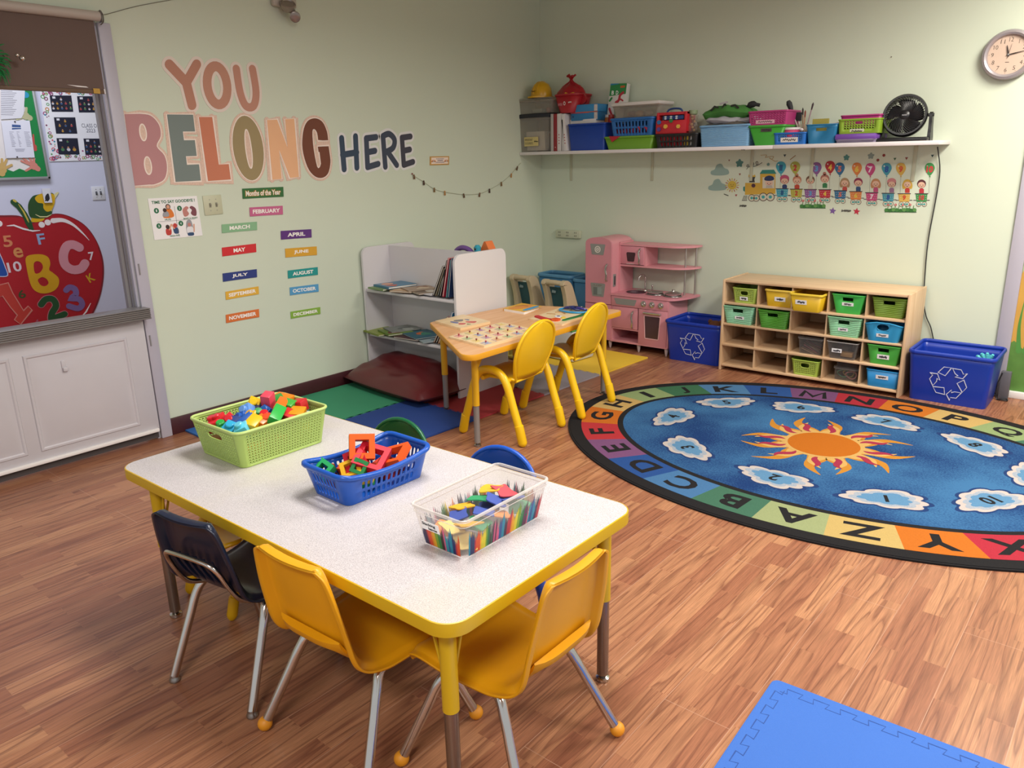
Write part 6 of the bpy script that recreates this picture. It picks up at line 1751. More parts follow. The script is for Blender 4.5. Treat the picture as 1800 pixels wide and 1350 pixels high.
# ------------------------------------------------------------------ cubby unit with bins
UX0, UX1, UYF, UYB, UH = 1.948, 3.174, -.4325, -.03, .662
PLY = wood('c5a27c', 'd6b894', ax='X')
PLYV = wood('c5a27c', 'd6b894', ax='Z')
EDGE = M('cfa67e', rough=.45)
o = thing('cubby_unit', 'pale wooden cubby unit of twenty compartments against the back wall', 'storage unit', ((UX0 + UX1) / 2, (UYF + UYB) / 2, 0))
th = .016
for x in (UX0 + th / 2, UX1 - th / 2):
    mb = MB(); mb.box((x, (UYF + UYB) / 2, UH / 2), (th, UYB - UYF, UH), bev=.004); mb.build('side_panel', PLYV, o, world=True)
mb = MB(); mb.box(((UX0 + UX1) / 2, (UYF + UYB) / 2 + .002, UH - th / 2 - .004), (UX1 - UX0 - 2 * th, UYB - UYF - .006, th), bev=.003); mb.build('top_board', PLY, o, world=True)
mb = MB(); mb.box(((UX0 + UX1) / 2, UYB - .004, UH / 2 + .02), (UX1 - UX0 - 2 * th, .006, UH - .06)); mb.build('back_board', PLY, o, world=True)
ZS = [.030 + i * .1515 for i in range(4)]       # tops of the four shelves are ZS + th
for z in ZS:
    mb = MB(); mb.box(((UX0 + UX1) / 2, (UYF + UYB) / 2, z + th / 2), (UX1 - UX0 - 2 * th, UYB - UYF - .012, th), bev=.004); mb.build('shelf', PLY, o, world=True)
cw = (UX1 - UX0 - 2 * th) / 5
for r in range(4):
    for c_ in range(1, 5):
        z0 = ZS[r] + th; z1 = (ZS[r + 1] if r < 3 else UH - th - .004)
        mb = MB(); mb.box((UX0 + th + cw * c_, (UYF + UYB) / 2 + .004, (z0 + z1) / 2), (.009, UYB - UYF - .026, z1 - z0)); mb.build('divider', PLYV, o, world=True)


def wave_mat(h):
    m = M(h, rough=.45, var=.05).copy(); nt = m.node_tree; b = nt.nodes['Principled BSDF']
    tc = nt.nodes.new('ShaderNodeTexCoord'); w_ = nt.nodes.new('ShaderNodeTexWave'); w_.bands_direction = 'Z'; w_.inputs['Scale'].default_value = 26; w_.inputs['Distortion'].default_value = 3.5; w_.inputs['Detail'].default_value = 0; w_.inputs['Detail Scale'].default_value = .4
    nt.links.new(tc.outputs['Object'], w_.inputs['Vector']); bp = nt.nodes.new('ShaderNodeBump'); bp.inputs['Strength'].default_value = .6; bp.inputs['Distance'].default_value = .006
    nt.links.new(w_.outputs['Fac'], bp.inputs['Height']); nt.links.new(bp.outputs['Normal'], b.inputs['Normal'])
    return m


def scrawl(mb_, F, w_, h_, seed, mi, z=.0008, n=7):
    r = random.Random(seed); pts = []
    for i in range(n * 2): pts.append((-w_ / 2 + w_ * i / (n * 2 - 1), (h_ / 2) * (r.uniform(.2, 1) if i % 2 else -r.uniform(.2, 1))))
    mb_.stroke(sm2(pts, 3), h_ * .22, z, z + .0004, mi, F, caps=False)


def bin_(lab, loc, wb, wt, d, h, col, style='plain', tag_at=None, seed=1, cat='bin', name='storage_bin', rim_col=None, wave=False, rim=.0035, ink=True, db=None, group=None, rz=0):
    root = thing(name, lab, cat, loc, rz, group=group); mat = wave_mat(col) if wave else M(col, rough=.42, var=.04)
    mb_ = MB(); db = db or d * .88
    if style == 'pattern':
        n = 11; rows_ = [0, .12] + lines(6, .12, .88)[1:] + [1]; hl_ = []
        for j in range(6):
            for i in range(n):
                if 3 <= i < 8 and 3 <= j < 6: continue
                hl_.append(('F', i, i + 1, j + 1, j + 2, Tri((i + j) % 2 == 0, .42)))
        hl_.append(('F', 3, 8, 4, 7, Hole(.44, .36, 16, 3.5)))
        tp_ = tub_body(mb_, wb, db, wt, d, h, .018, .022, {'F': lines(n)}, rows_, hl_)
    elif style == 'slot':
        tp_ = tub_body(mb_, wb, db, wt, d, h, .012, .014, {'F': [0, .29, .71, 1]}, [0, .66, .90, 1], [('F', 1, 2, 1, 2, Hole(.47, .42, 20, 8))])
    elif style == 'oval':
        tp_ = tub_body(mb_, wb, db, wt, d, h, .030, .034, {'F': [0, .06, .26, .74, .94, 1]}, [0, .58, .93, 1], [('F', 2, 3, 1, 2, Hole(.49, .47, 24, 2.0))], dz=lambda a, b_: (.020 * (1 - min(1, abs(a)) ** 2) if abs(b_) > .9 else -.012 * 0))
    else: tp_ = tub_body(mb_, wb, db, wt, d, h, .014, .018)
    mb_.build('body', mat, root, solid=.003, sharp=50)
    mb_ = MB(); tub_rim(mb_, tp_, rim, flat=1.3); mb_.build('rim', M(rim_col, rough=.4) if rim_col else mat, root)
    if tag_at:
        fx, t, w_, h_ = tag_at; hy = (db + (d - db) * t) / 2; sl = (d - db) / 2 / h
        F = frame((fx * wb, -hy - .0012, h * t), (1, 0, 0), (0, -sl, 1))
        mb_ = MB(); mb_.slab([(-w_ / 2, -h_ / 2), (w_ / 2, -h_ / 2), (w_ / 2, h_ / 2), (-w_ / 2, h_ / 2)], 0, .0006, 0, F)
        if ink: scrawl(mb_, F @ T(0, 0, .0), w_ * .62, h_ * .6, seed, 1)
        mb_.build('paper_label', [PAPER, M('23222a', rough=.7)], root)
    return root


def slot_c(c_, r, dx=0, jut=0.0, d=.30): return (UX0 + th + cw * (c_ - .5) + dx, UYF + .012 - jut + d / 2, ZS[4 - r] + th + .0006)


LB = 'cubby unit'
bin_('small lime lattice bin with label, top row of the cubby, first from the left', slot_c(1, 1, .02), .155, .180, .30, .104, 'a0b850', 'pattern', (-.02, .32, .058, .026), 3)
bin_('yellow bin set back in the top cubby row, second from the left', slot_c(2, 1, .028), .170, .196, .30, .110, 'c9a21e', 'plain', (.05, .48, .075, .030), 4, rim_col='d9b84a', rim=.006)
bin_('yellow bin jutting out of the middle of the top cubby row', slot_c(3, 1, -.004, .075), .172, .212, .30, .112, 'cfa81c', 'plain', (-.16, .55, .075, .030), 9, rim_col='e0c03a', rim=.0065)
bin_('bright green bin with hand slot and label, top cubby row, fourth from the left', slot_c(4, 1, .004, .0), .150, .204, .30, .122, '3fae4a', 'slot', (0, .52, .072, .022), 5)
bin_('olive green wavy bin, right end of the top cubby row', slot_c(5, 1, .012, -.01), .165, .208, .30, .122, '6f8f2a', 'slot', wave=True)
bin_('mint green wavy bin in the second cubby row, first from the left', slot_c(1, 2, -.012, .012), .180, .226, .30, .124, '8fcfa8', 'slot', (.06, .38, .068, .022), 6, wave=True)
bin_('grass green wavy bin in the second cubby row, second from the left', slot_c(2, 2, .004, .02), .172, .216, .30, .122, '4f9a30', 'slot', wave=True)
bin_('mint green wavy bin in the second cubby row, beside the blue oval-handled bin', slot_c(4, 2, -.004, .012), .175, .212, .30, .124, '8fcfa0', 'slot', (-.02, .40, .062, .022), 7, wave=True)
bin_('sky blue rounded bin with large oval handle hole', slot_c(5, 2, -.002, .02), .182, .226, .30, .104, '2f93c4', 'oval', (.0, .40, .072, .022), 8)
bin_('green bin with dark oval and two labels, third cubby row at the right end', slot_c(5, 3, .012, .0), .160, .200, .30, .122, '44a03c', 'slot', (.0, .42, .072, .030), 10)
bin_('lime lattice bin without label, bottom row of the cubby', slot_c(3, 4, .004, .0), .165, .190, .30, .106, 'a0b94c', 'pattern')
bin_('blue bin with label, bottom right compartment of the cubby', slot_c(5, 4, .02, .0), .178, .198, .30, .112, '1f7fba', 'plain', (.0, .62, .075, .026), 11)
DCL = clear_plastic('smoky_plastic', 'dcd9d6', 'bdb9b6', .09)
def clear_bin(lab, loc, wb, wt, d, h, lid=False, tagd=None):
    root = thing('clear_bin', lab, 'bin', loc); mb_ = MB(); tp_ = tub_body(mb_, wb, d * .92, wt, d, h, .012, .016); mb_.build('body', DCL, root)
    mb_ = MB(); tub_rim(mb_, tp_, .004); mb_.build('rim', clear_plastic('smoky_rim', 'b9b5b3', 'c9c6c4', .32), root)
    if lid: mb_ = MB(); mb_.slab(rrect(wt + .01, d + .01, .018), h, h + .012); mb_.build('lid', DCL, root)
    if tagd:
        mb_ = MB(); F = frame((tagd[0], -d / 2 * .965 - .002, h * .5), (1, 0, 0), (0, -.05, 1)); mb_.slab([(-.032, -.013), (.032, -.013), (.032, .013), (-.032, .013)], 0, .0006, 0, F); scrawl(mb_, F, .045, .016, 15, 1); mb_.build('paper_label', [PAPER, M('23222a')], root)
    return root
l1 = slot_c(3, 3, .022, -.005); clear_bin('clear box with craft sticks inside, third cubby row', l1, .145, .165, .28, .104, lid=True)
rnd = random.Random(4)
for k in range(9):
    mb = MB(); mb.box((0, 0, 0), (.115, .011, .0025), bev=.001)
    tag(mb.build('craft_stick', M(('c9a98a', 'b08a6a', 'b9707a', '9a8a86')[k % 4], rough=.7), loc=(l1[0] - .015 + .004 * (k % 4), l1[1] - .105 + .012 * k, l1[2] + .012 + .006 * k), rot=(rnd.uniform(-.15, .15), .42 + rnd.uniform(-.12, .12), rnd.uniform(-.25, .25))), 'wooden craft stick in the clear box of the third cubby row', 'craft stick', 'craft sticks in the clear box')
l2 = slot_c(4, 3, -.004, .005); clear_bin('smoky clear bin with white label in the third cubby row', l2, .155, .198, .30, .112, tagd=(-.03,))
mb = MB(); mb.box((.02, -.08, .02), (.075, .05, .03), bev=.004); tag(mb.build('wooden_block', M('b9925c', rough=.6), loc=(l2[0], l2[1], l2[2] + .004)), 'tan wooden block showing through the smoky clear bin', 'block')
mb = MB(); mb.box((-.03, 0, .03), (.07, .10, .05), bev=.006); tag(mb.build('grey_box', M('5c5654', rough=.6), loc=(l2[0], l2[1] + .03, l2[2] + .004)), 'dark grey box at the back of the smoky clear bin', 'box')
l3 = slot_c(4, 4, .022, -.02); clear_bin('clear box holding coloured loops, bottom cubby row', l3, .145, .150, .26, .078, lid=True)
mb = MB(); tub_body(mb, .13, .22, .14, .23, .034, .012, .014); tag(mb.build('clear_tray', DCL, loc=(l3[0], l3[1], l3[2] + .091)), 'shallow clear tray stacked on the box of coloured loops', 'tray')
for k, (h_, x, nm) in enumerate((('c98a8a', .035, 'pink'), ('4f9a7c', -.04, 'green'), ('c9b45a', 0, 'yellow'))):
    mb = MB(); mb.tube([(.034 * math.cos(a), .012 * math.sin(a * 2), .024 * math.sin(a)) for a in lines(19, 0, 2 * PI * 19 / 20)], .0045, 8, closed=True)
    tag(mb.build('craft_loop', M(h_, rough=.6), loc=(l3[0] + x * .8, l3[1] - .095 + .02 * k, l3[2] + .034)), '%s craft loop inside the clear box at the bottom of the cubby' % nm, 'loop')

# ------------------------------------------------------------------ blue recycling boxes
RBL = M('1436a0', rough=.35, var=.05, scale=4)
def recycle(lab, x0, x1, yf, yb, h, ins=.022):
    root = thing('recycling_box', lab, 'recycling box', ((x0 + x1) / 2, (yf + yb) / 2, .0006)); w_, d = x1 - x0, yb - yf
    mb_ = MB(); tp_ = tub_body(mb_, w_ - 2 * ins, d - 2 * ins - .02, w_, d, h, .028, .032, rows=[0, .08, .86, 1]); b_ = mb_.build('body', RBL, root, solid=.004)
    mb_ = MB(); tub_rim(mb_, tp_, .009, flat=1.5, n=10); mb_.build('rim', RBL, root)
    mb_ = MB()
    S_ = h * .34; sl = (ins + .01) / h
    F = frame((.005, -d / 2 + .5 * (ins + .01) - .0015, h * .46), (1, 0, 0), (0, -sl, 1))
    for k in range(3):
        R = F @ RZ(-2 * PI / 3 * k)
        A_ = [(-.66, .56), (-.36, .97), (.06, .97), (-.24, .40)]
        B_ = [(.12, .95), (.60, .93), (.76, .66), (.96, .74), (.74, .36), (.30, .42), (.46, .52), (.30, .62)]
        for q in (A_, B_): mb_.stroke([(a * S_ * .92, c_ * S_ * .92) for a, c_ in q], .0042, 0, .0008, 0, R, closed=True)
    mb_.build('recycling_symbol', M('c9cfe6', rough=.6), b_)
    return root


recycle('blue recycling box between the pink kitchen and the cubby unit', 1.478, 1.935, -.395, -.03, .300)
recycle('blue recycling box on the right between the cubby unit and the painted panel', 3.198, 3.665, -.415, -.045, .310)
FURB = M('6b3f26', rough=.9, var=.3, scale=60, bump=.5, bscale=200)
p = onY(1245, 562, -.18)
o = thing('plush_bear', 'brown plush toy peeking out of the left recycling box', 'soft toy', (1.80, -.20, .14))
mb = MB(); mb.ball((0, 0, .0), .085, sc=(1.1, .9, 1)); mb.ball((.0, -.01, .115), .055); mb.ball((-.042, 0, .155), .018); mb.ball((.042, 0, .155), .018); mb.ball((.0, -.055, .105), .026); mb.build('body', FURB, o)
mb = MB(); mb.ball((-.02, -.062, .125), .006); mb.ball((.02, -.062, .125), .006); mb.ball((0, -.08, .112), .007); mb.build('face', M('17120f', rough=.3), o)
o = thing('plush_bear', 'second brown plush toy with white muzzle, beside the cubby in the left box', 'soft toy', (1.885, -.25, .15))
mb = MB(); mb.ball((0, 0, 0), .055, sc=(.8, 1, 1.1)); mb.ball((.0, -.02, .085), .040); mb.ball((-.03, -.01, .115), .013); mb.ball((.026, -.01, .115), .013); mb.build('body', FURB, o)
mb = MB(); mb.ball((0, -.056, .078), .016); mb.build('muzzle', M('d9cfc4', rough=.9), o)
o = thing('teal_toy_hand', 'teal rubbery toy sticking up inside the right recycling box', 'toy', (3.585, -.24, .17))
mb = MB(); TL = M('4fb3bd', rough=.5); mb.tube([(0, 0, -.1), (0, 0, .03), (.01, 0, .07)], [.035, .035, .028], 12, k=3); mb.ball((.01, 0, .075), .034, sc=(1.1, .7, 1)); mb.build('body', TL, o)
mb = MB()
for a in (-.9, -.45, 0, .45): mb.tube([(.01, 0, .085), (.01 + .05 * math.sin(a), 0, .085 + .045 * math.cos(a)), (.01 + .07 * math.sin(a), -.005, .085 + .062 * math.cos(a))], [.014, .012, .008], 8, k=3)
mb.build('fingers', TL, o)
# cables and the grey box behind the right recycling box
mb = MB(); mb.tube([onY(1648, 258, -.03), onY(1652, 300, -.012), onY(1645, 350, -.012), onY(1632, 420, -.012), onY(1626, 480, -.012), onY(1624, 530, -.012), onY(1628, 556, -.012), onY(1636, 575, -.012), onY(1642, 600, -.012), onY(1655, 630, -.014), onY(1690, 662, -.018), (3.60, -.03, .04), (3.66, -.06, .012)], .0035, 8, k=5)
tag(mb.build('fan_cord', BLACK, rel=(3.15, -.01, 1.0)), 'black power cord hanging from the fan down the back wall', 'cord')
o = thing('grey_floor_box', 'dark grey box with black lead on the floor by the door trim', 'cable box', (3.69, -.055, 0))
mb = MB(); mb.box((0.0, -.02, .09), (.055, .035, .18), bev=.004); mb.build('housing', M('5f5e63', rough=.5), o)  # plain dark grey upright box at the foot of the trim
mb = MB(); mb.tube([(-.02, -.04, .17), (-.035, -.05, .10), (-.03, -.06, .012), (.0, -.075, .008), (.03, -.07, .008), (.025, -.045, .008), (-.01, -.05, .009)], .004, 8, k=5); mb.build('lead', BLACK, o)
# ------------------------------------------------------------------ long wall shelf and everything on it
SZ, SYF = 1.5635, -.300
o = thing('wall_shelf', 'long white wall shelf of two boards on the back wall', 'shelf', (1.6, -.15, 1.55))
xj = pY(1358, 262, SYF)[0]; xe = pY(1650, 255, SYF)[0]
mb = MB(); mb.box(((.002 + xj) / 2, SYF / 2, SZ - .0125), (xj - .002, -SYF, .025), bev=.003); mb.build('board', M('dcd6d6', rough=.4, var=.02), o, world=True)
mb = MB(); mb.box(((xj + .002 + xe) / 2, SYF / 2, SZ - .0115), (xe - xj - .002, -SYF, .025), bev=.003); mb.build('board', M('dcd6d6', rough=.4, var=.02), o, world=True)
for u in (1003, 1146, 1321, 1427, 1607):
    x = pY(u, 285, -.01)[0]
    mb = MB(); mb.box((x, -.004, 1.43), (.022, .008, .22), bev=.002)
    mb.build('bracket', M('b9bba3', rough=.5), o, world=True)
mb = MB(); p = pY(1306, 264.5, SYF - .001); scrawl(mb, frame((p[0], SYF - .0012, p[1] + .004), (1, 0, 0), (0, 0, 1)), .03, .007, 3, 0, 0); mb.build('ink_mark', M('2a2a2e'), o, world=True)


def z1(a, b): return (880 + a / 6, 120 + b / 6)
def z2(a, b): return (1130 + a / 6, 150 + b / 6)
def z3(a, b): return (1380 + a / 6, 140 + b / 6)
YF = -.285
def sxz(p, y=YF): return pY(p[0], p[1], y)


def shelf_tub(name, lab, zf, tl, tr, bl_, br_, zb, d, col, style='plain', mat=None, cat='bin', rimc=None, tagt=None, seed=1, rim=.004, r=.015, yf=YF, solid=.003, wave=False):
    xt0, zt = sxz(zf(*tl), yf); xt1, _ = sxz(zf(*tr), yf); xb0 = sxz(zf(*bl_), yf)[0]; xb1 = sxz(zf(*br_), yf)[0]
    h = zt - zb; cx = (xt0 + xt1) / 2; wt = xt1 - xt0; wb = xb1 - xb0
    root = thing(name, lab, cat, (cx, yf + d / 2, zb + .0006)); m_ = mat or (wave_mat(col) if wave else M(col, rough=.42, var=.04)); mb_ = MB()
    if style == 'slots':
        n = 10; cu = [0]; 
        for i in range(n): cu += [.06 + .088 * i + .018, .06 + .088 * i + .07]
        cu.append(1); hl_ = []
        for k in range(n):
            for j in (1, 3): hl_.append(('F', 1 + 2 * k, 2 + 2 * k, j, j + 1, Hole(.48, .46, 12, 3.5)))
        cr_ = [0, .2, .35, .5, .65, .8, 1]; 
        tp_ = tub_body(mb_, wb, d * .9, wt, d, h, r, r * 1.2, {'F': cu}, [0, .14, .46, .54, .86, 1], hl_)
    elif style == 'dots':
        n = 13; hl_ = [('F', i, i + 1, j, j + 1, Hole(.30, .30, 8, 2.2)) for i in range(1, n - 1) for j in range(2, 6) if not (5 <= i <= 7 and j >= 4)] 
        hl_.append(('F', 5, 8, 4, 6, Hole(.46, .34, 16, 4)))
        tp_ = tub_body(mb_, wb, d * .92, wt, d, h, r, r * 1.2, {'F': lines(n)}, [0, .14, .3, .46, .62, .78, .92, 1], hl_)
    elif style == 'weave':
        n = 12; hl_ = [('F', i, i + 1, j, j + 1, Hole(.34, .20, 8, 2)) for i in range(n) for j in range(1, 6)]
        tp_ = tub_body(mb_, wb, d * .92, wt, d, h, r, r * 1.2, {'F': lines(n)}, [0, .1, .26, .42, .58, .74, .9, 1], hl_)
    elif style == 'slot': tp_ = tub_body(mb_, wb, d * .9, wt, d, h, r, r * 1.2, {'F': [0, .28, .72, 1]}, [0, .66, .84, 1], [('F', 1, 2, 1, 2, Hole(.48, .45, 20, 6))])
    else: tp_ = tub_body(mb_, wb, d * .9, wt, d, h, r, r * 1.2)
    mb_.build('body', m_, root, solid=solid, sharp=50)
    mb_ = MB(); tub_rim(mb_, tp_, rim, flat=1.3); mb_.build('rim', M(rimc, rough=.4) if rimc else m_, root)
    if tagt:
        fx, t, w_, h_, c_ = tagt; hy = (d * .9 + d * .1 * t) / 2
        F = frame((fx * wb, -hy - .0015, h * t), (1, 0, 0), (0, -.05 * d / h, 1)); mb_ = MB(); mb_.slab([(-w_ / 2, -h_ / 2), (w_ / 2, -h_ / 2), (w_ / 2, h_ / 2), (-w_ / 2, h_ / 2)], 0, .0006, 0, F); scrawl(mb_, F, w_ * .75, h_ * .55, seed, 1); mb_.build('paper_label', [M(c_, rough=.7), M('2a262c')], root)
    return root, h, wt, wb


# 1 clear document bin, clear box, hard hat
HAZE = clear_plastic('hazy_plastic', 'f2efea', 'dad6ce', .10)
r_, h, wt, wb = shelf_tub('document_bin', 'tall clear bin of papers with yellow note IMPORTANT DOCUMENTS, left end of the shelf', z1, (185, 535), (512, 535), (200, 885), (500, 885), SZ, .25, None, mat=HAZE)
mb = MB(); mb.box((0, 0, h + .016), (wt + .012, .262, .034), bev=.008); mb.build('lid', M('1a1b26', rough=.4), r_)
mb = MB(); F = frame((-.020, -.1255, .082), (1, 0, 0), (0, -.04, 1)); mb.slab([(-.080, -.038), (.068, -.034), (.068, .036), (-.080, .036)], 0, .0008, 0, F)
put_text(mb, 'IMPORTANT', .082, .018, F @ T(-.030, .014, .0014), 1, .0); put_text(mb, 'DOCUMENTS', .084, .018, F @ T(-.030, -.014, .0014), 1, .0); scrawl(mb, F @ T(.045, .0, 0), .04, .012, 5, 1)
mb.build('yellow_note', [M('c9ba7c', rough=.7), M('3a3630', rough=.7)], r_)
for k in range(7):
    mb = MB(); mb.box((0, 0, .075), (.20 - .01 * (k % 3), .004 + .004 * (k % 2), .15 - .012 * (k % 4)), 0)
    tag(mb.build('document', M(('e6e3de', 'd6d2cc', 'ecebe8', 'c9c5be')[k % 4], rough=.7), loc=(r_.location.x, r_.location.y - .09 + .028 * k, SZ + .012), rot=(.06, 0, .05 * (k % 3 - 1))), 'sheet of paper standing in the clear document bin', 'paper', 'papers in the document bin')
zb = SZ + h + .0345
r2, h2, wt2, _ = shelf_tub('clear_box', 'low clear lidded box on top of the document bin', z1, (170, 360), (535, 360), (185, 478), (520, 478), zb, .22, None, mat=HAZE)
mb = MB(); mb.box((0, 0, h2 + .012), (wt2 + .01, .23, .024), bev=.008); mb.build('lid', HAZE, r2)
mb = MB(); mb.box((0, 0, .02), (.10, .12, .035), bev=.01); tag(mb.build('packet', M('9ab0aa', rough=.5), loc=(r2.location.x - .01, r2.location.y, zb + .004)), 'pale green packet inside the low clear box', 'packet')
mb = MB(); mb.ball((0, 0, .022), .022); tag(mb.build('ball', M('b98a7c', rough=.5), loc=(r2.location.x + .085, r2.location.y - .02, zb + .004)), 'small pinkish ball inside the low clear box', 'ball')
x, z = sxz(z1(420, 292), -.19)
o = thing('hard_hat', 'yellow toy hard hat on top of the clear box in the corner', 'hat', (x, -.175, zb + h2 + .0252))
HY = M('cf9f14', rough=.3)
mb = MB(); mb.lathe([(.088, .012), (.088, .03), (.080, .075), (.060, .108), (.03, .125), (0, .130)], 28, cap0=False)
for a in (-.35, .35): mb.tube([(math.sin(a) * .06, -.085, .03), (math.sin(a) * .05, -.07, .085), (math.sin(a) * .04, -.03, .122), (math.sin(a) * .04, .03, .122), (math.sin(a) * .05, .07, .085)], .006, 8, k=4)
mb.build('shell', HY, o)
mb = MB(); mb.slab([(.104 * math.cos(a), .104 * math.sin(a) - (.028 if math.sin(a) < -.2 else 0) * -math.sin(a)) for a in lines(39, 0, 2 * PI * 39 / 40)], 0, .012); mb.build('brim', HY, o)
mb = MB(); F = frame((-.016, -.0885, .052), (.98, -.18, 0), (0, .15, 1)); scrawl(mb, F, .05, .012, 8, 0); mb.build('printed_mark', M('5a4410', rough=.5), o)
# 2 binders
G = 'binders on the wall shelf'
for k, (a0, a1, vt, col, lab) in enumerate(((525, 556, 480, 'b0aca8', 'grey folder standing next to the document bin'), (556, 594, 480, '8c1f2a', 'dark red binder standing on the shelf'), (594, 636, 478, 'd2cecd', 'white binder right beside the dark red binder'), (642, 664, 540, 'bdb9ba', 'thin pale folder between the two white binders'), (664, 705, 478, 'd8d4d4', 'white binder leaning against the blue bin'))):
    x0, zt = sxz(z1(a0, vt)); x1 = sxz(z1(a1, vt))[0]
    o = thing('ring_binder', lab, 'binder', ((x0 + x1) / 2, YF + .13, SZ + .001), group=G, rot=(0, (-.10 if k == 4 else (-.03 if k == 3 else 0)), 0))
    w_ = x1 - x0 - .002; h_ = zt - SZ - .002
    mb = MB(); mb.box((0, -.128, h_ / 2), (w_, .004, h_), bev=.001); mb.box((-w_ / 2 + .0012, 0, h_ / 2), (.0024, .256, h_)); mb.box((w_ / 2 - .0012, 0, h_ / 2), (.0024, .256, h_)); mb.build('cover', M(col, rough=.4, var=.03), o)
    mb = MB(); mb.box((0, .006, h_ / 2), (max(.002, w_ - .008), .235, h_ - .02)); mb.build('pages', PAPER, o)
    if k in (2, 4):
        mb = MB()
        for q in range(4): mb.slab(disc(.005, 8, (0, .06 + .022 * q)), 0, .0006, 0, FY(-.1302))
        mb.build('spine_print', M('a03a44', rough=.6), o)
    if k == 1: mb = MB(); mb.slab(disc(.0045, 8, (0, .03)), 0, .0006, 0, FY(-.1302)); mb.build('spine_print', M('d9a9a9'), o)
# 3 red tub with red bag
zb2 = sxz(z1(640, 474))[1]
r_, h, wt, wb = shelf_tub('red_tub', 'red plastic tub balanced on top of the binders', z1, (545, 290), (800, 318), (562, 465), (720, 470), zb2, .25, 'a51a26', rim=.006, r=.05)
mb = MB(); F = frame((-.025, -.1185, h * .5), (1, 0, 0), (0, -.08, 1)); put_text(mb, 'O', .022, .03, F @ T(.022, .004, .001), 0, .03); scrawl(mb, F @ T(-.02, -.004, 0), .04, .026, 6, 1); scrawl(mb, F @ T(.075, .01, 0), .03, .014, 7, 0); mb.build('printed_pattern', [M('d9d2d0'), M('b0626a')], r_)
RBAG = M('9c1420', rough=.28, var=.1, scale=12, bump=.3, bscale=25)
x, z = sxz(z1(735, 270), -.18)
o = thing('red_bag', 'shiny red plastic bag tied at the top, heaped in the red tub', 'bag', (x, -.165, zb2 + h * .55))
mb = MB(); rings = []
for i in range(12):
    t = i / 11; rr = [.09, .115, .125, .128, .127, .124, .117, .104, .084, .050, .018, .012][i]; zz = -.02 + .175 * t
    rings.append([(rr * math.cos(a) * (1 + .05 * math.sin(5 * a + 3 * t)), rr * .85 * math.sin(a) * (1 + .05 * math.sin(7 * a)), zz + .006 * math.sin(6 * a + i)) for a in lines(35, 0, 2 * PI * 35 / 36)])
mb.ring_loft(rings); mb.build('bag', RBAG, o); o.scale = (1.0, .9, 1.18)
mb = MB()
for k in range(7):
    a = 2 * PI * k / 7; mb.tube([(0, 0, .150), (.022 * math.cos(a), .016 * math.sin(a), .172), (.040 * math.cos(a), .026 * math.sin(a), .182 + .008 * math.sin(3 * k))], [.007, .010, .014], 8, flat=.5)
mb.build('knot', RBAG, o)
mb = MB(); mb.slab(sm2([(.10, .07), (.155, .045), (.165, .005), (.12, -.01), (.09, .03)], 4, True), -.012, .012, 0, FY(-.03)); mb.build('flap', RBAG, o)
mb = MB(); F = frame((.045, -.108, .045), (.95, .25, 0), (0, .10, 1)); mb.slab(sm2([(-.04, -.02), (-.035, .022), (.0, .014), (.045, .02), (.04, -.022), (0, -.014)], 3, True), 0, .003, 0, F); scrawl(mb, F, .06, .02, 4, 1, .003); mb.build('yellow_badge', [M('d9a41c', rough=.5), M('8a3a1c')], o)
# 4 blue bin with boxes
r_, h, wt, wb = shelf_tub('blue_bin', 'deep blue bin on the shelf holding two blue boxes', z1, (705, 600), (1100, 600), (748, 880), (1105, 878), SZ, .27, '1b3f98', rim=.005)
bx = r_.location.x
for k, (a0, a1, v0, v1, col, lab, st) in enumerate(((760, 1035, 545, 620, 'd8d4d2', 'white box under the blue boxes in the blue bin', None), (770, 1050, 472, 545, '2a78ac', 'lower blue flat box with orange stripe above it', 'c4602f'), (765, 1045, 392, 455, '2f80b4', 'upper blue flat box on the heap in the blue bin', 'b5485c'))):
    x0, zt = sxz(z1(a0, v0), -.20); x1, zb_ = sxz(z1(a1, v1), -.20)
    o = thing('flat_box', lab, 'box', ((x0 + x1) / 2, -.15, zb_), rz=.03 * (k - 1))
    mb = MB(); mb.box((0, 0, (zt - zb_) / 2), (x1 - x0, .17, zt - zb_ - .002), bev=.002); mb.build('carton', M(col, rough=.45, var=.06), o)
    if st:
        mb = MB(); mb.box((0, -.0855, -.004 if k == 2 else (zt - zb_) * .98), (x1 - x0, .002, .006)); mb.box(((x1 - x0) / 2 - .018, -.0858, (zt - zb_) / 2), (.030, .001, (zt - zb_) * .8), 1); mb.slab(disc(.008, 12, (-(x1 - x0) / 2 + .02, (zt - zb_) * .5)), 0, .0006, 2, FY(-.0858)); mb.build('printed_stripe', [M(st, rough=.5), M('c9c0bc', rough=.6, var=.3, scale=80), M('1c3a6c')], o)
mb = MB(); mb.box((0, 0, h * .3), (.20, .18, h * .55)); tag(mb.build('carton', M('a9a4a0', rough=.7), loc=(bx, r_.location.y, SZ + .005)), 'plain carton filling the bottom of the blue bin', 'box')
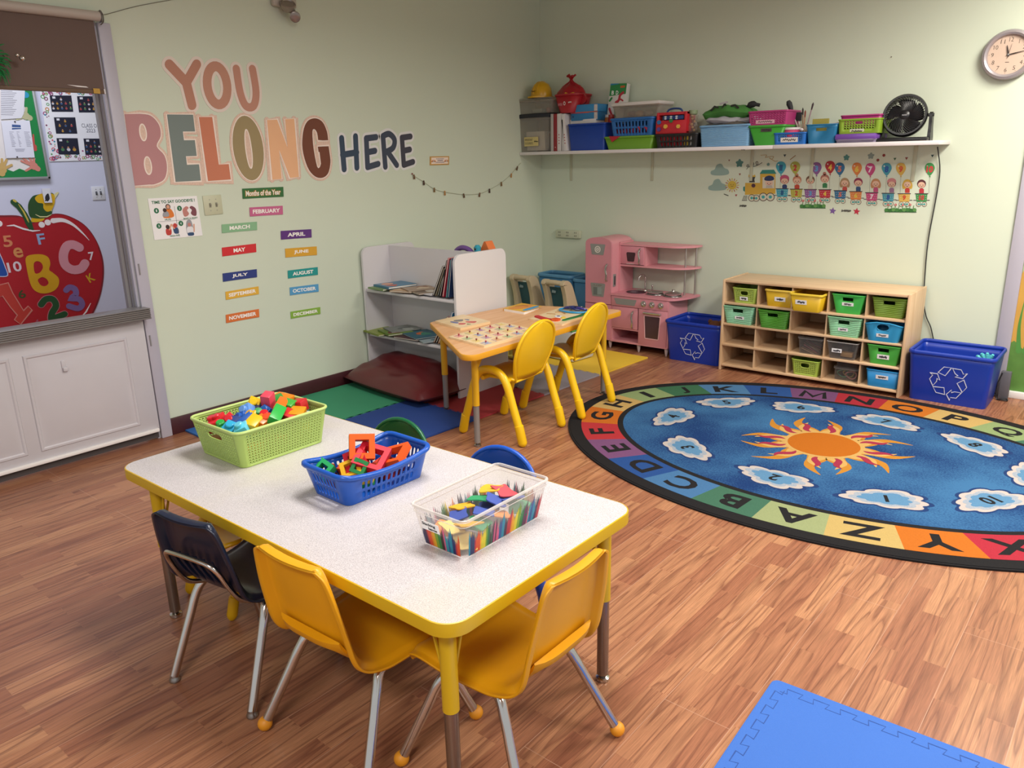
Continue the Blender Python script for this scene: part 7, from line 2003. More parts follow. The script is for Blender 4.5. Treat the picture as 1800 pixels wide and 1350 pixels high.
# 5 printed packet and jars
x, z = sxz(z1(1170, 510), -.14)
o = thing('printed_packet', 'green and white printed packet leaning on the wall behind the shelf bins', 'packet', (x, -.115, SZ + .002), rot=(-.12, .05, 0))
mb = MB(); mb.box((0, 0, .2475), (.155, .05, .495), bev=.003); mb.build('carton', M('d9d6d2', rough=.45), o)
mb = MB(); F = FY(-.0252) @ T(0, .226, 0)
mb.slab(round_poly([(-.074, .175), (.074, .19), (.074, .268), (-.074, .268)], .004), 0, .0006, 0, F); mb.slab([(-.074, .255), (.0, .262), (.0, .268), (-.074, .268)], .0006, .0010, 2, F); mb.slab([(.02, .235), (.06, .238), (.06, .252), (.02, .25)], .0006, .001, 4, F)
for k, tx in enumerate(('B', 'D')): put_text(mb, tx, .022, .030, F @ T(-.045 + .04 * k, .20, .0012), 1, .03)
mb.stroke(sm2([(.0, .12), (.02, .15), (.025, .18), (.05, .20)], 4), [.02] * 13, 0, .001, 3, F, caps=True); mb.stroke(sm2([(-.01, .13), (.03, .15), (.055, .14)], 4), .012, 0, .0012, 3, F)
mb.stroke([(-.06, .08), (-.03, .03)], .018, 0, .0008, 3, F); mb.stroke([(-.01, .07), (.01, .02)], .014, 0, .0008, 0, F); mb.stroke([(-.065, .14), (-.05, .16)], .016, 0, .0008, 0, F)
mb.build('printing', [M('2f8a4a', rough=.5), PAPER, M('2f8ab4'), M('b5303f', rough=.5), M('c9622f')], o)
for k, (a, col, lab) in enumerate(((1098, 'b0662c', 'orange jar beside the blue bin'), (1150, 'a02a2c', 'red jar in front of the printed packet'))):
    x, zt = sxz(z1(a, 490), -.16); mb = MB(); hh = zt - SZ
    o = thing('small_jar', 'small ' + lab + ' on the wall shelf', 'jar', (x, -.115 - .02 * k, SZ + .001))
    mb.lathe([(.022, 0), (.026, .004), (.026, hh - .03), (.020, hh - .018)], 16); mb.build('body', M(col, rough=.35), o)
    mb = MB(); mb.lathe([(.023, hh - .02), (.023, hh), (0, hh)], 16); mb.build('lid', M(('d9d4cc', 'b03a34')[k], rough=.4), o)
# 6 green tray, blue slotted basket, clear box with white lid
r_, h, wt, wb = shelf_tub('green_tray', 'apple green plastic tub at the bottom of a stack of three', z1, (1090, 735), (1610, 725), (1140, 870), (1590, 868), SZ, .25, '6a9a2c', rim=.006)
mb = MB(); F = frame((-.148, -.1285, h - .02), (1, 0, 0), (0, -.02, 1)); mb.slab([(-.02, .03), (.085, .028), (.008, -.015)], 0, .003, 0, F); p_ = mb.build('flag', M('a81e2c', rough=.6), rel=None); p_.location = r_.location; tag(p_, 'red felt pennant draped over the rim of the apple green tub', 'pennant')
zb = SZ + h + .007
r_, h, wt, wb = shelf_tub('slotted_bin', 'blue slotted basket with red things inside, stacked on the apple green tub', z1, (1155, 545), (1605, 530), (1175, 715), (1585, 712), zb, .24, '1f62a8', 'slots', rim=.007)
for k in range(5):
    mb = MB(); mb.tube([(.030 * math.cos(a), .02 * math.sin(a), .03 * math.sin(a * 2)) for a in lines(15, 0, 2 * PI * 15 / 16)], .009, 8, closed=True)
    tag(mb.build('red_toy', M('a82a44', rough=.4), loc=(r_.location.x - .12 + .06 * k, r_.location.y - .075, zb + .045), rot=(.3 * k, .4, .2 * k)), 'crimson toy loop inside the blue slotted basket on the shelf', 'toy', 'crimson loops in the blue slotted basket')
zb = zb + h + .008
r_, h, wt, wb = shelf_tub('lidded_box', 'clear box with white lid on top of the blue slotted basket', z1, (1175, 408), (1665, 390), (1200, 535), (1630, 520), zb, .22, None, mat=HAZE)
mb = MB(); mb.box((0, 0, h + .013), (wt + .016, .236, .026), bev=.010); mb.build('lid', M('d2cdca', rough=.4), r_)
for k, (col, nm) in enumerate((('7a4a44', 'dark red'), ('a8845a', 'tan'), ('8a7a6a', 'brown'))):
    mb = MB(); mb.ball((0, 0, .025), .030, sc=(1.3, 1, .8)); tag(mb.build('toy_food', M(col, rough=.6), loc=(r_.location.x - .07 + .07 * k, r_.location.y - .03, zb + .004)), '%s toy lump inside the white-lidded clear box' % nm, 'toy')
# 7 red tool box, jar, black basket
r_, h, wt, wb = shelf_tub('black_basket', 'black slotted basket of red toys under the red toolbox', z2, (125, 528), (575, 515), (140, 675), (555, 668), SZ, .25, '18181a', 'slots', rim=.006)
for k in range(6):
    mb = MB(); mb.box((0, 0, .05), (.045, .05, .085), bev=.008)
    tag(mb.build('toy_brick', M('b5242e' if k < 4 else ('c9a83a' if k == 4 else 'dcdcdc'), rough=.4), loc=(r_.location.x - .125 + .05 * k, r_.location.y - .075, SZ + .004)), ('red toy brick standing in a row inside the black basket' if k < 4 else ('yellow toy brick inside the black basket' if k == 4 else 'white toy brick at the right end of the black basket')), 'toy brick', 'red bricks in the black basket' if k < 4 else None)
zb = SZ + h + .008
x0, zt = sxz(z2(130, 290)); x1 = sxz(z2(450, 290))[0]
o = thing('toy_toolbox', 'red toy toolbox with blue handle and coloured nuts', 'toy', ((x0 + x1) / 2, YF + .09, zb)); w_ = x1 - x0; hh = zt - zb
RTB = M('bf2330', rough=.4)
mb = MB(); mb.box((0, -.070, hh * .31), (w_, .012, hh * .62), bev=.003); mb.box((0, .060, hh * .31), (w_, .012, hh * .62), bev=.003); mb.box((-w_ / 2 + .010, 0, hh * .5), (.020, .14, hh), bev=.004); mb.box((w_ / 2 - .010, 0, hh * .5), (.020, .14, hh), bev=.004); mb.box((0, 0, .006), (w_, .13, .012)); mb.box((0, -.01, hh - .010), (w_, .11, .020), bev=.004); mb.build('case', RTB, o)
mb = MB(); mb.tube([(-.065, -.02, hh - .012), (-.05, -.02, hh + .018), (0, -.02, hh + .026), (.05, -.02, hh + .018), (.065, -.02, hh - .012)], .007, 8, k=4); mb.build('handle', M('27477c', rough=.4), o)
mb = MB(); mb.box((.01, -.02, hh * .74), (w_ * .7, .09, hh * .20), bev=.006)
for k in range(6): mb.slab(disc(.010, 12, (-.05 + .045 * (k % 3), hh * (.70 + .09 * (k // 3))), .006), 0, .002, 1, FY(-.065))
mb.build('tray', [M('1f3a72', rough=.4), M('c9ced6')], o)
for k, (fx, fz, col) in enumerate(((-.38, .45, '2f6fa8'), (.02, .50, '2f7a44'), (-.16, .24, 'd9b04a'), (.26, .22, 'd9b04a'), (-.38, .12, '5a3f8c'))):
    mb = MB(); mb.lathe([(.005, 0), (.015, 0), (.015, .010), (.006, .010)], 6 if k % 2 else 14, Mx=frame((fx * w_, -.0765, fz * hh + .015), (1, 0, 0), (0, 0, 1))); mb.build('nut', M(col, rough=.4), o)
x, z = sxz(z2(510, 500), -.22); zt = sxz(z2(510, 262), -.22)[1]
o = thing('glass_jar', 'bear-shaped clear jar with sage lid beside the toy toolbox', 'jar', (x, -.20, zb)); hh = zt - zb
mb = MB(); mb.lathe([(.028, 0), (.034, .01), (.036, hh * .35), (.026, hh * .48), (.032, hh * .62), (.030, hh * .74), (.020, hh * .80)], 18); mb.ball((-.030, 0, hh * .74), .012); mb.ball((.030, 0, hh * .74), .012); mb.build('glass', HAZE, o)
mb = MB(); mb.lathe([(.022, hh * .80), (.030, hh * .84), (.032, hh), (0, hh)], 18); mb.build('lid', M('8a9c78', rough=.5), o)
mb = MB()
for k in range(6): mb.ball((.012 * math.cos(k * 2.2), .012 * math.sin(k * 2.2), .02 + .02 * k), .010)
tag(mb.build('beads', M('b98f5c', rough=.4), loc=o.location), 'tan beads filling the bear-shaped jar', 'beads')['kind'] = 'stuff'
# 8 light blue bin with cloth
r_, h, wt, wb = shelf_tub('cloth_bin', 'light blue ribbed bin of folded clothes in the middle of the shelf', z2, (595, 440), (1125, 432), (615, 672), (1110, 668), SZ, .27, '7ba9d0', rim=.006, wave=True)
def cloth(lab, cx, cy, z, wx, wy, hz, col, seed, pic=None):
    rnd = random.Random(seed); nx, ny = 26, 14; mb_ = MB(); ph = [rnd.uniform(0, 6) for _ in range(5)]
    def f(u, v, s):
        e = max(0, (1 - abs(u) ** 8)) ** .5 * max(0, (1 - abs(v) ** 6)) ** .5
        zz = s * hz / 2 * e + .008 * math.sin(3 * u + ph[0]) + .006 * math.sin(5 * v + 4 * u + ph[1]) * e + .003 * math.sin(11 * u + ph[2]) * e
        return (u * wx / 2, v * wy / 2 + .01 * math.sin(4 * u + ph[3]), zz)
    for s in (1, -1):
        vs = [f(2 * i / nx - 1, 2 * j / ny - 1, s) for j in range(ny + 1) for i in range(nx + 1)]; fs = []
        for j in range(ny):
            for i in range(nx):
                a = j * (nx + 1) + i; q = (a, a + 1, a + nx + 2, a + nx + 1); fs.append(q if s > 0 else q[::-1])
        mb_.add(vs, fs)
    mats_ = [M(col, rough=.85, var=.08, scale=20)]
    o_ = thing('folded_cloth', lab, 'clothing', (cx, cy, z)); mb_.build('fabric', mats_, o_, sharp=80)
    if pic:
        mb_ = MB()
        for pts, c_ in pic: mb_.stroke([(f(u, -.80 + .0 * u, 1)[0], f(u, -.8, 1)[2] + dz_) for u, dz_ in pts], .012, 0, .004, c_, FY(-wy / 2 * .93), caps=True)
        mb_.build('dark_pattern', [M('22261f', rough=.8), M('a9a5a8', rough=.8)], o_)
    return o_
zc = SZ + h
cloth('crumpled dark patterned cloth on top of the light blue bin', r_.location.x + .0, r_.location.y, zc + .004, wt * .93, .22, .05, '5a544f', 3)
cloth('white crumpled cloth folded over the dark cloth in the light blue bin', r_.location.x + .015, r_.location.y - .01, zc + .036, wt * .95, .20, .045, 'aaa9b2', 5)
cloth('green shirt with black print on top of the light blue bin', r_.location.x - .03, r_.location.y + .02, zc + .09, wt * .90, .20, .085, '3f7a34', 8, pic=[([(-.6, -.01), (-.45, .006), (-.3, -.004)], 0), ([(-.1, -.02), (0, .01), (.1, -.02)], 0), ([(.3, .0), (.45, .01), (.6, -.006)], 0), ([(-.2, .016), (.1, .018)], 1)])
mb = MB(); mb.tube([(-.02, 0, 0), (.03, 0, .028), (.08, .02, .02)], [.010, .022, .012], 10, k=4); x, z = sxz(z2(1120, 280), -.2); tag(mb.build('folded_cloth', M('1c1c1e', rough=.8), loc=(x - .03, -.16, zc + .11)), 'black cloth bunched at the right end of the green shirt', 'clothing')
mb = MB(); mb.box((0, 0, h * .45), (wb * .8, .2, h * .7), bev=.02); tag(mb.build('folded_cloth', M('77706a', rough=.9), loc=(r_.location.x, r_.location.y, SZ + .005)), 'folded cloth packed inside the light blue bin', 'clothing')
# 9 green bin with magenta basket
r_, h, wt, wb = shelf_tub('green_bin', 'bright green bin under the magenta woven basket', z2, (1112, 440), (1500, 425), (1135, 662), (1385, 655), SZ, .27, '3f9a34', rim=.006, tagt=(.0, .80, .075, .022, '4a463f'), seed=3)
zb = SZ + h + .007
shelf_tub('magenta_basket', 'magenta woven basket with two labels, on the green bin', z2, (1108, 288), (1530, 272), (1115, 432), (1510, 420), zb, .24, 'a8336f', 'weave', rim=.005, tagt=(-.06, .25, .13, .024, 'd9a9b5'), seed=6)
# 10 small blue basket, pink pot, brush glass
r_, h, wt, wb = shelf_tub('small_basket', 'small blue dotted basket with torn white label, holding the pink pot', z2, (1375, 512), (1720, 505), (1380, 655), (1705, 645), SZ, .20, '1f66b4', 'dots', rim=.004, tagt=(.0, .42, .115, .030, 'd9d4cc'), seed=9)
x, z = sxz(z2(1540, 510), -.24)
o = thing('pink_pot', 'pink pot with white lid inside the small blue basket', 'pot', (x, -.205, SZ + .006)); zt = sxz(z2(1540, 445), -.24)[1]
mb = MB(); hh = zt - SZ - .006; mb.lathe([(.05, 0), (.056, hh - .012), (.058, hh - .012)], 24); mb.build('body', M('cf4a72', rough=.45), o); mb = MB(); mb.lathe([(.060, hh - .014), (.060, hh), (0, hh)], 24); mb.build('lid', M('d8d0d0', rough=.4), o)
x, _ = sxz(z2(1665, 490), -.17); zt = sxz(z2(1665, 410), -.17)[1]
o = thing('brush_glass', 'clear glass tumbler of paint brushes with a white bow', 'glass', (x, -.115, SZ + .001)); hh = zt - SZ
mb = MB(); mb.lathe([(.034, .002), (.042, hh), (.040, hh), (.032, .006), (0, .006)], 22, cap0=True, cap1=False); mb.build('tumbler', HAZE, o)
mb = MB(); 
for a in (-.7, .7): mb.ball((-.012 + .014 * a, -.045, hh * .72), .014, sc=(1.2, .6, .8))
mb.ball((-.012, -.047, hh * .72), .007); mb.build('bow', M('e0d8dc', rough=.7), o)
gx, gz = x, SZ + .008
for k, (tip, col, hw, hc, lab, typ) in enumerate((((1540, 165), '26262a', .018, '6a6a70', 'dark grey silicone brush standing tallest in the glass', 'spat'), ((1632, 285), '17171a', .036, '3a3a3a', 'wide black foam brush in the glass', 'foam'), ((1690, 235), '8a6a4a', .006, '2a2422', 'thin dark paint brush in the middle of the glass', 'br'), ((1715, 260), 'a87a54', .006, '7a3a2a', 'thin tan paint brush beside the thin dark one', 'br'), ((1797, 180), '9a7f88', .007, '3a2a30', 'long mauve paint brush leaning out to the right', 'br'), ((1525, 300), '2a2420', .012, '1c1a1a', 'short dark brush leaning out to the left', 'br'), ((1560, 330), '4a3a30', .010, 'b9936a', 'stubby brown brush at the left rim', 'br'))):
    tx, tz = pY(*z2(*tip), -.115)
    b0 = Vector((gx + (gx - tx) * .10, -.115 + .006 * (k - 3), gz)); b1 = Vector((tx, -.115 + .004 * (k - 3), tz))
    o = thing('paint_brush', lab + ' on the wall shelf', 'brush', b0, group='brushes in the glass'); d = (b1 - b0); L_ = d.length; dn = d.normalized()
    hl_ = .055 if typ != 'br' else .035
    mb = MB(); mb.tube([(0, 0, 0), dn * (L_ - hl_)], [.0035, .0042], 8); mb.build('handle', M(col if typ == 'br' else 'b5aaa5', rough=.5), o)
    mb = MB()
    if typ == 'br': mb.tube([dn * (L_ - hl_ - .012), dn * (L_ - hl_), dn * (L_ - .012), dn * L_], [.0045, .0055, hw, .001], 8)
    elif typ == 'foam': mb.box((0, 0, 0), (.048, .014, .055), 0, T(*(dn * (L_ - .03))), bev=.003)
    else: mb.tube([dn * (L_ - .085), dn * (L_ - .05), dn * (L_ - .02), dn * L_], [.006, .016, .019, .012], 10)
    mb.build('bristles', M(hc if typ == 'br' else col, rough=.7), o)
# 11 teal bin with papers
r_, h, wt, wb = shelf_tub('teal_bin', 'teal blue tapered bin with hand slot and papers', z3, (218, 482), (555, 475), (245, 702), (525, 692), SZ, .27, '1f6f9a', 'slot', rim=.003)
for k, (a, dz_, ry, lab) in enumerate(((-.045, .010, .10, 'front'), (.035, .020, -.14, 'tilted'), (.055, .030, -.25, 'back'))):
    mb = MB(); mb.box((0, 0, h * .45), (.115, .002, h * .95 + dz_)); tag(mb.build('paper_sheet', M('d6d0cc', rough=.8), loc=(r_.location.x + a * .6, r_.location.y - .06 + .05 * k, SZ + .008), rot=(0, ry * .6, 0)), 'white paper sheet in the teal bin, the %s one' % lab, 'paper')
mb = MB(); mb.box((0, 0, .07), (.10, .02, .13)); tag(mb.build('yellow_packet', M('9a9040', rough=.6), loc=(r_.location.x - .02, r_.location.y - .095, SZ + .02)), 'olive yellow packet showing in the hand slot of the teal bin', 'packet')
# 12 purple-lid box, lime basket, magenta basket
r_, h, wt, wb = shelf_tub('purple_lid_box', 'shallow clear box with purple lid beside the fan', z3, (530, 640), (950, 620), (535, 698), (950, 682), SZ, .24, None, mat=clear_plastic('violet_clear', 'cfc8d6', 'b5aac4', .35))
mb = MB(); mb.box((0, 0, h + .018), (wt + .01, .25, .036), bev=.010); mb.build('lid', M('6f459c', rough=.35), r_)
zb = SZ + h + .0365
r_, h, wt, wb = shelf_tub('lime_basket', 'lime green dotted basket stacked on the purple-lidded box', z3, (560, 430), (1010, 415), (568, 565), (1000, 560), zb, .24, '7f9f2a', 'dots', rim=.004, tagt=(-.04, .18, .085, .026, 'c9cdb0'), seed=2)
shelf_tub('magenta_tray', 'magenta shallow basket nested in the lime green basket', z3, (585, 388), (1015, 372), (600, 440), (1000, 430), zb + h * .55, .20, '9c2a6a', rim=.004, yf=-.26)
# 13 fan
o = thing('desk_fan', 'black round desk fan on the right end of the shelf', 'fan', (2.975, -.17, SZ))
FB = M('141416', rough=.35, var=.1)
mb = MB(); mb.box((0, -.02, .012), (.29, .15, .024), bev=.010); mb.build('base', FB, o)
for s_ in (-1, 1):
    mb = MB(); mb.slab(sm2([(-.035, .0), (.035, .0), (.022, .08), (.016, .155), (-.016, .155), (-.022, .08)], 3, True), -.009, .009, 0, frame((s_ * .139, 0, .004), (0, 1, 0), (-s_ * .04, 0, 1), (s_, 0, 0))); mb.build('stand_arm', FB, o)
HC = Vector((-.012, -.01, .150)); HT = T(*HC) @ RZ(.12) @ RX(PI / 2 - .18)     # head axis tilted up a little
mb = MB(); mb.lathe([(.113, -.055), (.121, -.03), (.126, .0), (.126, .025), (.120, .034), (.110, .034), (.110, .02), (.112, -.05)], 40, Mx=HT, cap0=False, cap1=False); hd_ = mb.build('housing', FB, o)
mb = MB()
for k in range(44):
    a = 2 * PI * k / 44; pts = []
    for t in lines(6): rr = .026 + .086 * t; an = a + .75 * t; pts.append((rr * math.cos(an), rr * math.sin(an), .034 - .004 * t + .006 * math.sin(PI * t)))
    mb.tube(pts, .0024, 5, Mx=HT)
mb.lathe([(.028, .026), (.028, .036), (.020, .042), (0, .043)], 24, Mx=HT)
mb.build('grille', FB, o)
mb = MB(); F = HT @ T(0, .0, .0435); mb.box((0, -.004, 0), (.026, .003, .0008), 0, F); scrawl(mb, F @ T(0, -.003, 0), .026, .006, 3, 0); mb.build('maker_badge', M('a5a5a8', rough=.4), o)
for k in range(5):
    mb = MB(); rows = []
    for i in range(7):
        t = i / 6; rr = .022 + .080 * t; aw = .46 + .16 * math.sin(PI * t); tw = .014
        rows.append([(rr * math.cos(aw * u + .35 * t + 2 * PI * k / 5), rr * math.sin(aw * u + .35 * t + 2 * PI * k / 5), -.012 + tw * u) for u in lines(5, -1, 1)])
    mb.ring_loft(rows, 0, HT, False, False, False); mb.build('blade', M('2a2a2c', rough=.4), o, solid=.002, sharp=60)
mb = MB(); mb.lathe([(.024, -.05), (.024, .01), (0, .012)], 20, Mx=HT); mb.build('motor', FB, o)
mb = MB()
for k in range(16):
    a = 2 * PI * k / 16; mb.tube([(.026 * math.cos(a), .026 * math.sin(a), -.058), (.115 * math.cos(a + .3), .115 * math.sin(a + .3), -.054)], .0018, 5, Mx=HT)
mb.build('rear_guard', FB, o)
for s_ in (-1, 1):
    mb = MB(); mb.cyl((s_ * .122 + HC.x * .5, HC.y, HC.z), (s_ * .147, HC.y + .01, .150), .010, n=10); mb.build('pivot', FB, o)
# ------------------------------------------------------------------ clock
o = thing('wall_clock', 'round wall clock with pale face and silver rim, high on the right', 'clock', (3.443, -.02, 2.030))
FC = frame((0, 0, 0), (1, 0, 0), (0, 0, 1)) @ RZ(-.06)
mb = MB(); mb.lathe([(.128, -.018), (.136, -.008), (.138, .006), (.132, .022), (.120, .028), (.110, .022), (.106, .010), (.105, .004)], 48, Mx=FC, cap0=False, cap1=False); mb.build('rim', M('aaa3a6', rough=.3, metal=.35, var=.03), o)
mb = MB(); mb.slab(disc(.107, 48), -.018, .005, 0, FC); mb.build('face', M('cdb5a2', rough=.6, var=.01), o)
mb = MB()
for k in range(1, 13):
    a = PI / 2 - 2 * PI * k / 12; put_text(mb, str(k), .022 if k > 9 else (.013 if k > 1 else .0022), .022, FC @ T(.082 * math.cos(a), .082 * math.sin(a), .0055), 0, -.005)
for k in range(12):
    a = 2 * PI * k / 12; mb.slab(disc(.0016, 6, (.099 * math.cos(a), .099 * math.sin(a))), .005, .0056, 0, FC)
mb.box((0, -.040, .0054), (.020, .003, .0004), 0, FC)
mb.build('numerals', M('4a4038', rough=.6), o)
for nm, ang, L_, w_ in (('hour_hand', -17, .052, .0075), ('minute_hand', 76, .080, .0055), ('second_hand', 8, .060, .0012)):
    a = PI / 2 - math.radians(ang); c_, s_ = math.cos(a), math.sin(a)
    mb = MB(); mb.stroke([(-.020 * c_ if nm[0] == 's' else -.008 * c_, -.020 * s_ if nm[0] == 's' else -.008 * s_), (L_ * .35 * c_, L_ * .35 * s_), (L_ * c_, L_ * s_)], [w_ * .8, w_, w_ * .35], .010, .0115, 0, FC); mb.build(nm, M('2a1f1c', rough=.4), o)
mb = MB(); mb.lathe([(.005, .009), (.005, .013), (0, .0135)], 12, Mx=FC); mb.build('hub', STEEL, o)
for u, v, lab in ((1567, 100, 'small dark nail hole mark high on the back wall'),):
    p = pY(u, v); mb = MB(); mb.ball((0, 0, 0), .004); tag(mb.build('nail', M('7a7262'), loc=(p[0], -.002, p[1])), 'small nail in the back wall left of the clock', 'nail')

# ------------------------------------------------------------------ number train stickers under the shelf
def zt(a, b): return pY(1230 + a / 4, 260 + b / 4)
FW = FY(0)
ST = lambda h: M(h, rough=.55, var=.04)
def pol(mb_, pts, z, mi, sm=0):
    q = [zt(*p) for p in pts]
    if sm: q = sm2(q, sm, True)
    mb_.slab(q, .0006, z, mi, FW)
def ln(mb_, pts, w_, z, mi, sm=0, closed=False):
    q = [zt(*p) for p in pts]
    if sm: q = sm2(q, sm)
    mb_.stroke(q, w_ * .00103, .0006, z, mi, FW, closed=closed, n=5)
def circ(mb_, c_, r, z, mi, ry=None): pol(mb_, [(c_[0] + r * math.cos(a), c_[1] + (ry or r) * math.sin(a)) for a in lines(17, 0, 2 * PI * 17 / 18)], z, mi)
def stick(name, lab, cat, c_, group=None):
    p = zt(*c_); return thing(name, lab, cat, (p[0], 0, p[1]), group=group)
def wheel(mb_, c_, r):
    circ(mb_, c_, r, .0014, 0); circ(mb_, c_, r * .84, .0017, 1); circ(mb_, c_, r * .38, .0020, 2)
WHM = [ST('4a2a2c'), ST('c9c6b0'), ST('3a9a9a')]
def kid(o_, c_, hair, top, cap=None, bun=False, longh=False):
    x, y = c_; mb_ = MB()
    pol(mb_, [(x - 16, y + 66), (x - 17, y + 40), (x - 8, y + 32), (x + 8, y + 32), (x + 17, y + 40), (x + 16, y + 66)], .0010, 3)
    if longh: pol(mb_, [(x - 34, y), (x - 30, y + 38), (x, y + 30), (x + 30, y + 38), (x + 34, y), (x, y - 30)], .0011, 0, 3)
    circ(mb_, (x, y), 31, .0013, 0, 30); circ(mb_, (x, y + 8), 25, .0016, 1, 21)
    if bun: circ(mb_, (x - 2, y - 34), 12, .0013, 0)
    if cap: pol(mb_, [(x - 30, y - 4), (x - 26, y - 26), (x, y - 36), (x + 26, y - 26), (x + 30, y - 4), (x, y - 12)], .0019, 4, 3)
    for s in (-1, 1): circ(mb_, (x + s * 10, y + 9), 3, .0020, 2); circ(mb_, (x + s * 16, y + 17), 4, .0018, 5)
    ln(mb_, [(x - 6, y + 18), (x, y + 21), (x + 6, y + 18)], 2.5, .0021, 2)
    mb_.build('child_picture', [ST(hair), ST('d9b49a'), ST('3a2622'), ST(top), ST(cap or hair), ST('cf8f80')], o_, world=True)
# locomotive
o = stick('train_engine_sticker', 'yellow steam engine sticker with driver at the front of the number train', 'sticker', (420, 270))
mb = MB(); pol(mb, [(320, 246), (425, 246), (425, 182), (532, 182), (532, 322), (318, 330)], .0012, 0); pol(mb, [(422, 182), (440, 155), (522, 153), (540, 182)], .0016, 1); pol(mb, [(442, 206), (526, 206), (526, 284), (442, 284)], .0015, 2)
pol(mb, [(345, 202), (392, 202), (384, 222), (388, 242), (348, 242), (352, 222)], .0014, 3); pol(mb, [(343, 204), (346, 186), (356, 196), (367, 184), (378, 196), (389, 186), (393, 204)], .0017, 4); circ(mb, (378, 265), 14, .0016, 5); pol(mb, [(306, 275), (318, 270), (318, 308), (306, 300)], .0012, 1)
for k in range(4): ln(mb, [(300 + 9 * k, 370), (312 + 7 * k, 336)], 3, .0013, 6)
ln(mb, [(298, 370), (332, 370)], 3, .0013, 6)
mb.build('engine_body', [ST(h) for h in ('c9a23c', '2f7f74', 'cfc9b4', '3a3a3a', 'c9a83c', '4a2a3c', '3a2a2c')], o, world=True)
mb = MB(); wheel(mb, (366, 352), 25); wheel(mb, (398, 354), 24); wheel(mb, (447, 345), 30); wheel(mb, (497, 345), 30); mb.build('wheels', WHM, o, world=True)
mb = MB(); circ(mb, (488, 245), 27, .0018, 0, 24); pol(mb, [(456, 226), (462, 204), (490, 194), (518, 204), (522, 224), (490, 232)], .0022, 1, 3); pol(mb, [(464, 282), (470, 262), (506, 262), (514, 282)], .0019, 2)
for s in (-1, 1): circ(mb, (488 + s * 10, 250), 3, .0021, 3)
ln(mb, [(482, 258), (494, 258)], 3, .0021, 4); mb.build('driver_picture', [ST(h) for h in ('d9b8a2', '1f2f5a', 'b5b0a8', '2a2024', 'b5404a')], o, world=True)
WG = ((1, 580, 315, '3a9aae', '1f5680', 'teal'), (2, 680, 318, 'aaa53c', 'b52a34', 'lime'), (3, 778, 320, '84558f', '5a98c8', 'purple'), (4, 880, 322, 'b8283a', 'd9b848', 'red'), (5, 988, 328, '2a668f', 'c96a58', 'dark blue'), (6, 1098, 335, 'cf7a3a', 'd2b848', 'orange'), (7, 1210, 343, 'b83f74', 'dcd2d8', 'pink'), (8, 1325, 347, '3a8fa0', '1f4a94', 'teal'), (9, 1438, 350, 'cda648', 'c24a2a', 'yellow'), (10, 1560, 350, '3a8a4a', 'c22f38', 'green'))
BALX = ((572, 140), (672, 140), (822, 145), (918, 136), (985, 148), (1106, 148), (1200, 152), (1315, 150), (1415, 150), (1618, 150))
KX = ((597, 225, '93304a', '22386a', 'b04a6a', False, False), (685, 225, 'b57a5c', 'b8422c', None, True, False), (778, 225, '6f5440', 'c9c2b4', None, False, False), (880, 215, 'a86a5c', '2f7a4a', None, True, False), (1020, 240, 'a58862', 'b8453c', None, False, True), (1115, 240, '86294a', '2a4a74', None, False, False), (1238, 245, 'b88358', 'b54a72', None, False, True), (1350, 248, '6a3a3c', '8f6a8a', 'c47f80', False, False), (1460, 250, 'c9a23a', 'b83a30', None, False, True), (1560, 252, '55242a', 'b8303a', None, False, False))
